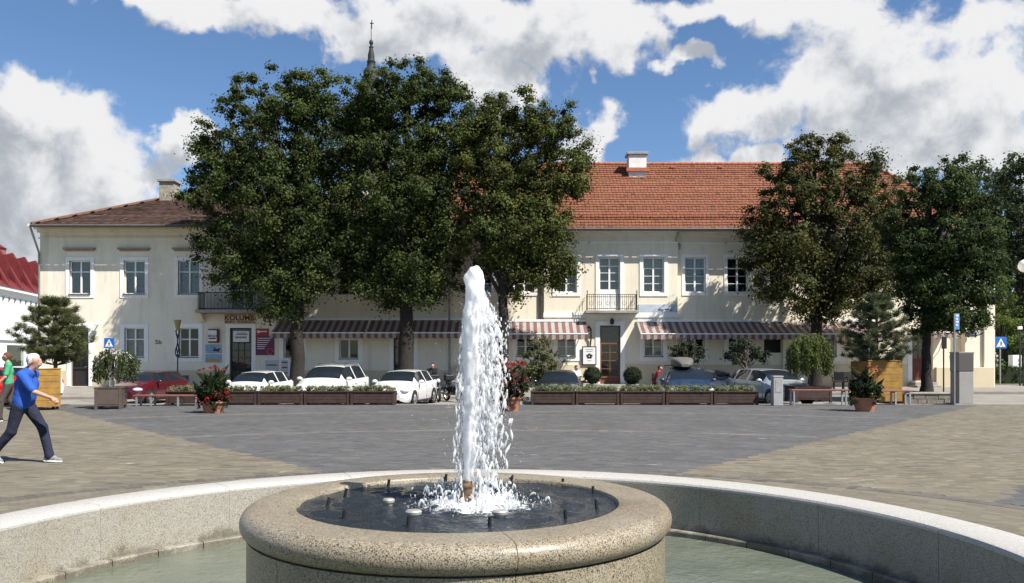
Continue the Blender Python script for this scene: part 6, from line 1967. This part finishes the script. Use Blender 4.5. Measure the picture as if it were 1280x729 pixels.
awning('striped awning in tree shade next to the fountain jet', 457, 576, 400, 416, FY)
awning('sunlit pink striped awning between the jet and main door', 612, 735, 402, 417.5, RF, 1.35)
awning('striped awning over the blue estate car', 801, 912, 402, 417.5, RF-.001, 1.35)
awning('striped awning under the brownish linden', 914, 1052, 402, 417.5, FY, 1.5)
awning('short striped awning behind the second pine', 1056, 1128, 402, 417.5, FY, 1.5)
awning('small pink awning over the corner entrance', 1160, 1201, 399, 415.5, FY-.25, 1.0)

# ================================================================== SIGNS ON THE FACADE
m_crm = M_('cream_sign_board', (.52, .43, .26), .6, var=.08, scale=4)
m_maroon = M_('maroon_letters', (.10, .018, .012), .5)
m_darkl = M_('dark_letters', (.03, .028, .02), .5)
m_white_s = M_('white_sign', (.70, .70, .70), .5)
def board(name, label, px0, px1, py0, py1, mat, Y=FY, cat='sign', depth=.04, group=None):
    t = thing(name, label, cat, (FX((px0+px1)/2, Y), Y, FZ(py1, Y)), 0, group)
    MB().box(FX(px0, Y), FX(px1, Y), Y-depth-.004, Y-.004, FZ(py1, Y), FZ(py0, Y)).build('board', mat, t, bevel=.004)
    return t
t = board('shop_sign', 'cream sign reading KOLUMB BIURO PODRÓŻY over the agency door', 281.5, 319, 394, 405.2, m_crm, FY-.04)
yb = FY-.04-.05
text_plate(t, 'KOLUMB', .36, m_maroon, FX(300), yb, FZ(397.6), 1.06, .008)
text_plate(t, 'BIURO  PODRÓŻY', .17, m_darkl, FX(300), yb, FZ(402.6), 1.08, .004)
t = board('door_notice', 'white notice with dark lettering in the agency door transom', 291.5, 311.5, 414, 427.5, m_white_s, FY+.09, depth=.012)
yb = FY+.09-.02
for i, (y_, w_) in enumerate([(416.5, 12), (418.3, 15)]): MB().box(FX(301.5-w_/2), FX(301.5+w_/2), yb, yb+.003, FZ(y_+.45), FZ(y_-.45)).build('text_line', m_darkl, t)
for i in range(8):
    w_ = (1.3, 1.2, 1.3, 1.1, 1.3, 1.2, 1.2, .5)[i]; xq = 293.6 + 1.95*i
    MB().box(FX(xq), FX(xq+w_), yb, yb+.003, FZ(423.1), FZ(420.5)).build('blurred_letter', m_darkl, t)
t = board('box_sign', 'square white light box sign with dark red rim', 261.5, 274.5, 411.5, 428.5, m_maroon, FY-.04, depth=.16)
MB().box(FX(262), FX(272.6), FY-.22, FY-.206, FZ(426.8), FZ(413)).build('face', m_white_s, t)
text_plate(t, 'ERGO', .17, m_maroon, FX(267.3), FY-.225, FZ(420.5), 1.0, .004)
MB().box(FX(263), FX(271.6), FY-.224, FY-.2205, FZ(424.2), FZ(422.6)).build('text_line', m_maroon, t)
m_sea = M_('sea_blue_print', (.10, .25, .42), .5, col2=(.32, .45, .55), scale=3)
t = board('poster', 'blue holiday poster with a dark boat shape', 257, 277, 431, 441.5, m_sea, FY-.0)
MB().add([(FX(266), FY-.05, FZ(439)), (FX(274), FY-.05, FZ(440)), (FX(276), FY-.05, FZ(435)), (FX(270), FY-.05, FZ(436.5)), (FX(269), FY-.05, FZ(433.5))], [(0,1,2,3,4)]).build('boat_print', m_darkl, t)
t = board('poster', 'blue and orange holiday poster under the boat poster', 257, 277, 443, 453, m_sea, FY-.0)
MB().add([(FX(259), FY-.05, FZ(452.8)), (FX(275), FY-.05, FZ(452.8)), (FX(273), FY-.05, FZ(449)), (FX(267), FY-.05, FZ(447.5)), (FX(261), FY-.05, FZ(449.5))], [(0,1,2,3,4)]).build('beach_print', M_('sand_print', (.42, .26, .10), .6), t)
m_purp = M_('purple_print', (.13, .02, .075), .5, var=.1)
t = board('poster', 'tall red and purple poster with pale text lines', 320, 343, 420.5, 444, m_purp, FY-.0)
MB().box(FX(320), FX(336), FY-.045, FY-.005, FZ(420.4), FZ(411)).build('red_header', M_('red_print', (.30, .03, .035), .5), t)
for i, w_ in enumerate([17, 16, 14, 12, 10, 9]): MB().box(FX(322), FX(322+w_), FY-.047, FY-.0445, FZ(423.4+2.6*i), FZ(422.6+2.6*i)).build('text_line', m_white_s, t)
b = MB(); b.add([(FX(323.6)+.09*math.cos(q*.5236), FY-.048, FZ(414.5)+.09*math.sin(q*.5236)) for q in range(12)], [tuple(range(12))]); b.build('round_mark', m_white_s, t)
MB().box(FX(326), FX(334), FY-.049, FY-.046, FZ(415.2), FZ(413.8)).build('text_line', m_white_s, t)
b = MB(); b.tube([(FX(338)+.15*math.cos(q*.45), FY-.052, FZ(439.5)+.15*math.sin(q*.45)) for q in range(13)], .03, 5); b.build('swirl_print', M_('pink_print', (.5, .12, .12), .5), t)
t = board('notice_board', 'pair of white framed notice panels beside the tree trunk', 330, 362.5, 448, 470, m_white_s, FY-.05, cat='notice board', depth=.05)
for (a, c) in ((332, 349.5), (352.5, 360.5)):
    MB().box(FX(a), FX(c), FY-.116, FY-.105, FZ(468), FZ(450)).build('sheet', M_('grey_paper', (.48, .47, .48), .7, var=.1, scale=9), t)
for (a, c, y_) in ((334, 347, 456.4), (333, 344, 464.4), (345, 348.5, 464), (353, 360, 453), (353, 360, 459.5), (353, 356, 466), (357.5, 360, 466)):
    MB().box(FX(a), FX(c), FY-.12, FY-.1165, FZ(y_+.7), FZ(y_-.7)).build('text_line', m_darkl, t)
# house number
t = thing('house_number', 'dark number 5b painted on the cream wall', 'house number', (FX(198), FY, FZ(430)))
text_plate(t, '5b', .30, m_darkl, FX(198), FY-.006, FZ(428), 1.2, .004)
# hanging poster by the main door
t = thing('hanging_poster', 'white framed poster with a dark emblem hung from an iron bracket', 'sign', (FX(736.5, RF), RF, FZ(456, RF)))
pY = RF-.10
MB().box(FX(727.5, pY), FX(745.5, pY), pY-.03, pY+.03, FZ(456.5, pY), FZ(433, pY)).build('frame', m_iron, t, bevel=.008)
MB().box(FX(728.8, pY), FX(744.2, pY), pY-.036, pY-.031, FZ(455.2, pY), FZ(434.3, pY)).build('sheet', m_white_s, t)
b = MB(); ex, ez_ = FX(736.6, pY), FZ(445.3, pY)
for q in range(5):
    a = q*2*math.pi/5+.3
    b.add([(ex+.10*math.cos(a)+.075*math.cos(i*.785), pY-.041, ez_+.085*math.sin(a)+.06*math.sin(i*.785)) for i in range(8)], [tuple(range(8))])
b.build('emblem', m_darkl, t)
for y_, w_ in ((437, 9), (439.4, 8), (451, 5)): MB().box(FX(736.5-w_/2, pY), FX(736.5+w_/2, pY), pY-.04, pY-.0365, FZ(y_+.35, pY), FZ(y_-.35, pY)).build('text_line', m_galv, t)
b = MB().tube([(FX(736, pY), RF-.06, FZ(408, RF)), (FX(738.5, pY), RF-.2, FZ(412, RF)), (FX(738.8, pY), pY, FZ(424, RF)), (FX(737.5, pY), pY, FZ(433, RF))], .04, 8); b.tube([(FX(735+2*math.cos(q*.5), pY), pY, FZ(412+2.3*math.sin(q*.5))) for q in range(12)], .02, 6)
b.build('bracket', m_iron, t, smooth=True)
# pale faded sign on the white band
t = board('faded_sign', 'pale blue faded sign board above the estate car', 798, 846.5, 380.5, 390, M_('faded_blue_board', (.44, .49, .56), .7, var=.12, scale=2), RF, depth=.03)
for (a, c, y_) in ((823, 829, 387.5), (830.5, 836, 386.8), (837, 840, 387.6)): MB().box(FX(a, RF), FX(c, RF), RF-.038, RF-.0345, FZ(y_+.7, RF), FZ(y_-.6, RF)).build('text_line', m_darkl, t)
# lanterns and cameras
t = thing('wall_lantern', 'small black lantern above the main door', 'lantern', (FX(764.5, RF), RF, FZ(404, RF)))
b = MB().tube([(FX(764.5, RF), RF-.05, FZ(398, RF)), (FX(764.5, RF), RF-.22, FZ(397.5, RF))], .02, 6); b.build('bracket', m_iron, t)
MB().lathe([(.06, -.20), (.10, -.16), (.11, .04), (.03, .10), (.001, .12)], 8, M=frame_M((FX(764.5, RF), RF-.22, FZ(401, RF)))).build('lamp_body', m_iron, t, smooth=True, angle=30)
t = thing('wall_lamp', 'small white floodlight on the cream wall above the crossing sign', 'lamp', (FX(124), FY, FZ(408)))
MB().tube([(FX(125), FY-.02, FZ(402)), (FX(125), FY-.22, FZ(403))], .03, 6).build('bracket', m_signw, t)
MB().box(FX(122), FX(128), FY-.36, FY-.2, FZ(407), FZ(402.5)).build('lamp_body', m_signw, t, bevel=.03)
t = thing('wall_lamp', 'bracket lamp high on the corner pilaster', 'lamp', (FX(1216), FY-.4, FZ(402)))
MB().tube([(FX(1216), FY-.42, FZ(401)), (FX(1217), FY-.9, FZ(400))], .03, 6).build('bracket', m_galv, t)
MB().box(FX(1213), FX(1219), FY-1.15, FY-.85, FZ(403), FZ(399)).build('lamp_body', m_galv, t, bevel=.03)
t = board('street_plate', 'dark street name plate on the corner pilaster', 1207, 1221, 415.5, 420.5, M_('dark_blue_plate', (.05, .05, .075), .4), FY-.40, depth=.02)
MB().box(FX(1208.5), FX(1219.5), FY-.4275, FY-.4245, FZ(418.6), FZ(417.4)).build('text_line', m_galv, t)

# ================================================================== CAFE TABLES AND CHAIRS
def cafe_chair(label, px, Y, rz):
    X = (px-640)/FPX*Y; zg = walk_z(X, Y)
    t = thing('cafe_chair', label, 'chair', (X, Y, zg), rz, 'dark cafe chairs under the awnings')
    MB().box(-.23, .23, -.23, .23, .42, .47).build('seat', m_black, t, bevel=.02, local=True)
    MB().box(-.23, .23, .20, .24, .50, .92).build('backrest', m_black, t, bevel=.03, local=True)
    for s in (-1, 1):
        for y in (-.2, .2): MB().box(s*.2-.02, s*.2+.02, y-.02, y+.02, 0, .419).build('leg', m_black, t, local=True)
        MB().box(s*.245-.025, s*.245+.025, -.2, .2, .62, .66).build('armrest', m_black, t, bevel=.01, local=True)
        MB().box(s*.245-.02, s*.245+.02, -.2, -.16, .471, .619).build('arm_post', m_black, t, local=True)
def cafe_table(label, px, Y):
    X = (px-640)/FPX*Y; zg = walk_z(X, Y)
    t = thing('cafe_table', label, 'table', (X, Y, zg), 0, 'small cafe tables under the awnings')
    MB().box(-.36, .36, -.36, .36, .71, .745).build('table_top', m_brown, t, bevel=.01, local=True)
    MB().tube([(0, 0, .03), (0, 0, .71)], .03, 10).build('stem', m_iron, t, local=True)
    MB().lathe([(.24, 0), (.24, .02), (.04, .04)], 18).build('base', m_iron, t, smooth=True, angle=30, local=True)
for (px, Y, rz, lb) in [(908, 40.4, 2.6, 'dark cafe chair under the black wall opening, wall side'), (922, 40.0, -.5, 'dark cafe chair between the blue and silver cars'), (1048, 39.8, 2.9, 'dark cafe chair behind the weeping willow'), (1062, 39.8, .3, 'dark cafe chair behind the lime trailing pot'),
                        (648, 40.4, 3.0, 'dark cafe chair behind the red flower pot'), (716, 40.6, 2.0, 'dark cafe chair of the seated guest in white'), (822, 40.6, 1.2, 'dark cafe chair of the guest in red')]:
    cafe_chair(lb, px, Y, rz)
cafe_table('square brown cafe table near the silver car', 915, 40.8)
cafe_table('square brown cafe table behind the weeping willow', 1055, 40.5)
cafe_table('square brown cafe table behind the black car', 725, 40.9)
# ================================================================== PEOPLE
def sdf_mesh(caps, h, k=.03, pad=.06):
    """smooth union of tapered capsules (a, ra, b, rb) -> mesh"""
    A = np.array([c[0] for c in caps], float); B = np.array([c[2] for c in caps], float)
    ra = np.array([c[1] for c in caps]); rb = np.array([c[3] for c in caps])
    lo = np.minimum(A - ra[:, None], B - rb[:, None]).min(0) - pad; hi = np.maximum(A + ra[:, None], B + rb[:, None]).max(0) + pad
    n = np.ceil((hi-lo)/h).astype(int) + 1
    D_ = np.full(n, .5, np.float32)
    for a, r1, b, r2 in caps:
        a, b = np.array(a, float), np.array(b, float)
        m = max(r1, r2) + 2.2*k
        l = np.maximum(np.floor((np.minimum(a, b)-m-lo)/h).astype(int), 0); u_ = np.minimum(np.ceil((np.maximum(a, b)+m-lo)/h).astype(int)+1, n)
        gx, gy, gz = np.meshgrid(*[lo[i]+h*np.arange(l[i], u_[i]) for i in range(3)], indexing='ij')
        ab = b-a; L2 = max(1e-9, ab @ ab)
        t = np.clip(((gx-a[0])*ab[0]+(gy-a[1])*ab[1]+(gz-a[2])*ab[2])/L2, 0, 1)
        d = np.sqrt((gx-a[0]-t*ab[0])**2+(gy-a[1]-t*ab[1])**2+(gz-a[2]-t*ab[2])**2) - (r1+(r2-r1)*t)
        sl = tuple(slice(l[i], u_[i]) for i in range(3))
        o = D_[sl]
        hh = np.clip(.5+.5*(o-d)/k, 0, 1)
        D_[sl] = o*(1-hh)+d*hh - k*hh*(1-hh)
    return surface_nets(-D_, lo, h)

def skin_part(name, caps, h, mat, parent, k=.03, Mt=None):
    V, Q = sdf_mesh(caps, h, k)
    me = bpy.data.meshes.new(name); me.from_pydata(V.tolist(), [], [tuple(int(i) for i in q) for q in Q]); me.materials.append(mat); me.shade_smooth(); me.update()
    return link(me, name, parent, local=True)

m_skin = M_('skin', (.42, .245, .175), .55, var=.06, scale=12)
def person(label, loc, rz, J, shirt, trousers, hair, shoe, h=.011, sleeve=.8, name='person', bald=False, group=None, belly=.0, face_turn=0, hand='fist'):
    """J: joints in metres, x forward, y to the left, z up"""
    t = thing(name, label, 'person', loc, rz, group)
    j = {k_: Vector(v) for k_, v in J.items()}
    H, N, C, P = j['head'], j['neck'], j['chest'], j['hip']
    f = Matrix.Rotation(face_turn, 3, 'Z') @ Vector((1, 0, 0)); sd = Matrix.Rotation(face_turn, 3, 'Z') @ Vector((0, 1, 0)); up = Vector((0, 0, 1))
    body = []
    def cp(a, r1, b, r2, L=None): (L if L is not None else body).append((tuple(a), r1, tuple(b), r2))
    # head: cranium, jaw, nose, brow, ears
    cp(H+up*.028-f*.018, .082, H+up*.02+f*.012, .080); cp(H-up*.045+f*.02, .058, H-up*.075+f*.048, .034); cp(H+f*.075+up*.0, .040, H+f*.078-up*.04, .036)
    cp(H+f*.098+up*.012, .010, H+f*.118-up*.022, .014)
    cp(H+f*.088+up*.034+sd*.03, .012, H+f*.088+up*.034-sd*.03, .012)
    cp(H+f*.092-up*.052+sd*.018, .009, H+f*.092-up*.052-sd*.018, .009)
    for s in (-1, 1): cp(H+sd*s*.082-up*.0, .012, H+sd*s*.086-f*.012-up*.028, .014)
    cp(H-up*.08-f*.015, .055, N-up*.02, .062)
    for s, n in ((1, 'l'), (-1, 'r')):
        S_, E, Wt = j['sh_'+n], j['el_'+n], j['wr_'+n]
        cp(N-up*.02, .06, S_, .055); cp(S_, .052, E, .040); cp(E, .040, Wt, .027)
        d = (Wt-E).normalized(); side = d.cross(Vector((0, 1, 0))).normalized() if abs(d.y) < .9 else Vector((1, 0, 0))
        lat = d.cross(side).normalized()
        pal = Wt + d*.075
        cp(Wt+d*.01, .026, pal+lat*.016, .024); cp(Wt+d*.01, .026, pal-lat*.016, .024)
        curl = -side if side.z > 0 else side
        for q, (off, ln) in enumerate(((.033, .038), (.011, .044), (-.011, .042), (-.031, .034))):
            k1 = pal + lat*off + d*.015; k2 = k1 + (d*.7+curl*.7).normalized()*ln; k3 = k2 + (curl*.9-d*.35).normalized()*ln*.8
            cp(k1, .011, k2, .0098); cp(k2, .0098, k3, .009)
        th = Wt + d*.03 + lat*.03; cp(th, .013, th+(d*.7+lat*.3+curl*.4)*.045, .011); cp(th+(d*.7+lat*.3+curl*.4)*.045, .011, th+(d*1.2+lat*.1+curl*.8)*.05, .009)
    for s in (-1, 1):
        cp(C+Vector((0, s*.07, .02)), .10, P+Vector((0, s*.06, .05)), .10)
    for n in 'lr':
        hp, kn, an = j['hp_'+n], j['kn_'+n], j['an_'+n]
        cp(hp, .085, kn, .055); cp(kn, .055, an, .036)
    skin_part('body', body, h, m_skin, t, k=.018)
    eb = MB()
    for s in (-1, 1): eb.ball(tuple(H+f*.088+sd*s*.031+up*.014), .011, 8)
    eb.build('eyes', m_black, t, smooth=True, local=True)
    # shirt
    sh = []
    for s in (-1, 1):
        cp(N+Vector((-.015, s*.05, -.05)), .075, C+Vector((0, s*.085, 0)), .125, sh)
        cp(C+Vector((0, s*.085, 0)), .120, P+Vector((.0, s*.075, .06)), .113, sh)
        cp(P+Vector((.0, s*.08, .06)), .116, P+Vector((.0, s*.08, .0)), .118, sh)
    if belly: cp(C+Vector((.03, 0, -.10)), .10+belly*.3, P+Vector((.055, 0, .12)), .10+belly*.4, sh)
    cp(N-up*.0, .068, N-up*.05, .08, sh)
    for n in 'lr':
        S_, E, Wt = j['sh_'+n], j['el_'+n], j['wr_'+n]
        cp(N-up*.05, .075, S_, .072, sh); e = S_.lerp(E, min(1, sleeve)); cp(S_, .075, e, .066, sh)
        if sleeve > 1: cp(E, .060, E.lerp(Wt, min(1, sleeve-1)), .046, sh)
    skin_part('shirt', sh, h, shirt, t, k=.03)
    tr_ = []
    cp(P+Vector((-.01, .07, .05)), .106, P+Vector((-.015, .07, -.04)), .114, tr_); cp(P+Vector((-.01, -.07, .05)), .106, P+Vector((-.015, -.07, -.04)), .114, tr_)
    for n in 'lr':
        hp, kn, an = j['hp_'+n], j['kn_'+n], j['an_'+n]
        cp(hp+Vector((-.01, 0, 0)), .106, kn, .072, tr_); cp(kn, .076, an.lerp(kn, .08), .064, tr_)
        cp(an.lerp(kn, .1), .062, an+up*.0, .066, tr_)
    skin_part('trousers', tr_, h, trousers, t, k=.025)
    for n in 'lr':
        an, to = j['an_'+n], j['to_'+n]
        d = (to-an); fl = Vector((d.x, d.y, 0)).normalized()
        heel = Vector((an.x, an.y, an.z-.045)) - fl*.045
        sc_ = []
        cp(heel, .040, to, .032, sc_); cp(heel+up*.02, .040, to.lerp(heel, .4)+up*.022, .040, sc_); cp(an, .046, heel+fl*.05+up*.02, .045, sc_)
        so_ = skin_part('shoe', sc_, h*.9, shoe, t, k=.02)
        b = MB(); sl_ = up*-.030
        w_ = Vector((-fl.y, fl.x, 0))*.042
        pts = [heel-fl*.035-w_*.8, heel-fl*.035+w_*.8, to.lerp(heel, .3)+w_*1.1, to+fl*.03+w_*.6, to+fl*.03-w_*.6, to.lerp(heel, .3)-w_*1.1]
        vs = [tuple(p+sl_-up*.008) for p in pts] + [tuple(p+sl_+up*.014) for p in pts]; m_ = len(pts)
        b.add(vs, [tuple(range(m_))[::-1], tuple(m_+i for i in range(m_))] + [(i, (i+1) % m_, m_+(i+1) % m_, m_+i) for i in range(m_)])
        b.build('sole', m_signw, so_, local=True, bevel=.006)
    hr = []
    cp(H+up*.055-f*.035, .074, H+up*.062+f*.012, .070, hr); cp(H-f*.05+up*.01, .068, H-f*.055-up*.045, .045, hr)
    for s in (-1, 1): cp(H+sd*s*.060-f*.02+up*.03, .036, H+sd*s*.066-f*.025-up*.02, .026, hr)
    hr_o = skin_part('hair', hr, h*.8, hair, t, k=.02)
    return t

def std(H_=1.72, lean=0.0):
    k = H_/1.72
    d = dict(head=(.02+lean, 0, 1.60), neck=(lean*.8, 0, 1.46), chest=(lean*.5, 0, 1.26), hip=(0, 0, .95),
             sh_l=(lean*.7, .19, 1.40), sh_r=(lean*.7, -.19, 1.40), el_l=(0, .24, 1.12), el_r=(0, -.24, 1.12), wr_l=(.06, .23, .88), wr_r=(.06, -.23, .88),
             hp_l=(0, .09, .92), hp_r=(0, -.09, .92), kn_l=(.03, .10, .50), kn_r=(.0, -.10, .50), an_l=(0, .10, .09), an_r=(0, -.10, .09), to_l=(.15, .11, .035), to_r=(.15, -.11, .035))
    return {a: tuple(x*k for x in v) for a, v in d.items()}

m_blue_shirt = M_('bright_blue_polo', (.016, .075, .34), .85, var=.2, scale=7, bump=1.0, bscale=9)
m_navy = M_('navy_jeans', (.014, .018, .036), .9, var=.3, scale=10, bump=1.0, bscale=10)
m_whair = M_('white_hair', (.62, .60, .56), .8, var=.2, scale=40, bump=.8, bscale=60)
m_gshoe = M_('grey_trainer', (.20, .20, .20), .8, var=.2, scale=20)
Yp = 13.06
J1 = dict(head=(.155, 0, 1.585), neck=(.075, 0, 1.455), chest=(.045, 0, 1.24), hip=(0, 0, .93),
          sh_r=(.075, -.185, 1.375), sh_l=(.045, .185, 1.385), el_r=(.27, -.22, 1.13), el_l=(-.06, .24, 1.12), wr_r=(.53, -.20, 1.03), wr_l=(.02, .24, .90),
          hp_l=(.02, .09, .90), hp_r=(-.02, -.09, .90), kn_l=(.235, .10, .55), kn_r=(-.14, -.10, .50), an_l=(.345, .10, .10), an_r=(-.40, -.10, .20), to_l=(.50, .11, .040), to_r=(-.30, -.10, .045))
person('walking white haired man in bright blue polo shirt and navy trousers', ((30-640)/FPX*Yp, Yp, 0), 0, J1, m_blue_shirt, m_navy, m_whair, m_gshoe, h=.0095, sleeve=.88, belly=.07)
Yp = 21.6
J2 = std(1.78)
J2.update(dict(kn_l=(.16, .10, .54), an_l=(.20, .10, .10), to_l=(.36, .11, .036), kn_r=(-.06, -.10, .53), an_r=(-.24, -.10, .16), to_r=(-.12, -.11, .045), el_r=(-.10, -.25, 1.16), wr_r=(.04, -.25, .93), el_l=(.08, .25, 1.15), wr_l=(.24, .22, .98)))
person('younger man in green T-shirt walking behind the blue shirted man', ((10-640)/FPX*Yp, Yp, 0), R(215), J2, M_('green_tshirt', (.06, .30, .15), .85, var=.12, scale=8, bump=.4, bscale=18),
       M_('grey_brown_trousers', (.060, .050, .045), .9, var=.2, scale=10, bump=.4), M_('red_brown_hair', (.10, .045, .025), .8, var=.3, scale=40), m_black, h=.014, sleeve=.75, face_turn=R(-20))
# cafe guests
def seated(label, px, Y, rz, shirt, hair, trousers, lean=.08):
    X = (px-640)/FPX*Y; J = std(1.70, lean)
    dz = -.47
    for n in ('head', 'neck', 'chest', 'hip', 'sh_l', 'sh_r', 'el_l', 'el_r', 'hp_l', 'hp_r'): J[n] = (J[n][0], J[n][1], J[n][2]+dz+.09)
    for s, n in ((1, 'l'), (-1, 'r')):
        J['kn_'+n] = (.42, s*.11, .52); J['an_'+n] = (.40, s*.11, .09); J['to_'+n] = (.55, s*.12, .035)
        J['el_'+n] = (.12, s*.22, .80); J['wr_'+n] = (.36, s*.14, .80)
    person(label, (X, Y, walk_z(X, Y)), rz, J, shirt, trousers, hair, m_black, h=.018, sleeve=.8, group='guests outside the cafe')
m_dhair = M_('dark_hair', (.02, .015, .012), .8)
seated('guest in a white shirt sitting by the cafe table', 719, 40.3, R(-60), M_('white_shirt', (.6, .6, .58), .9), m_dhair, m_navy)
seated('guest in a dark red top sitting beside the box ball', 820, 40.2, R(-20), M_('dark_red_top', (.22, .012, .018), .9), m_dhair, m_navy, .18)
J3 = std(1.70)
J3.update(dict(el_l=(.12, .24, 1.15), wr_l=(.30, .15, 1.05)))
person('man in a dark jacket standing by the motorcycles', ((541-640)/FPX*38.4, 38.4, road_z(-4, 38)), R(-100), J3, M_('black_jacket', (.012, .012, .014), .8), m_black, m_dhair, m_black, h=.018, sleeve=1.9, group='people by the parked vehicles')
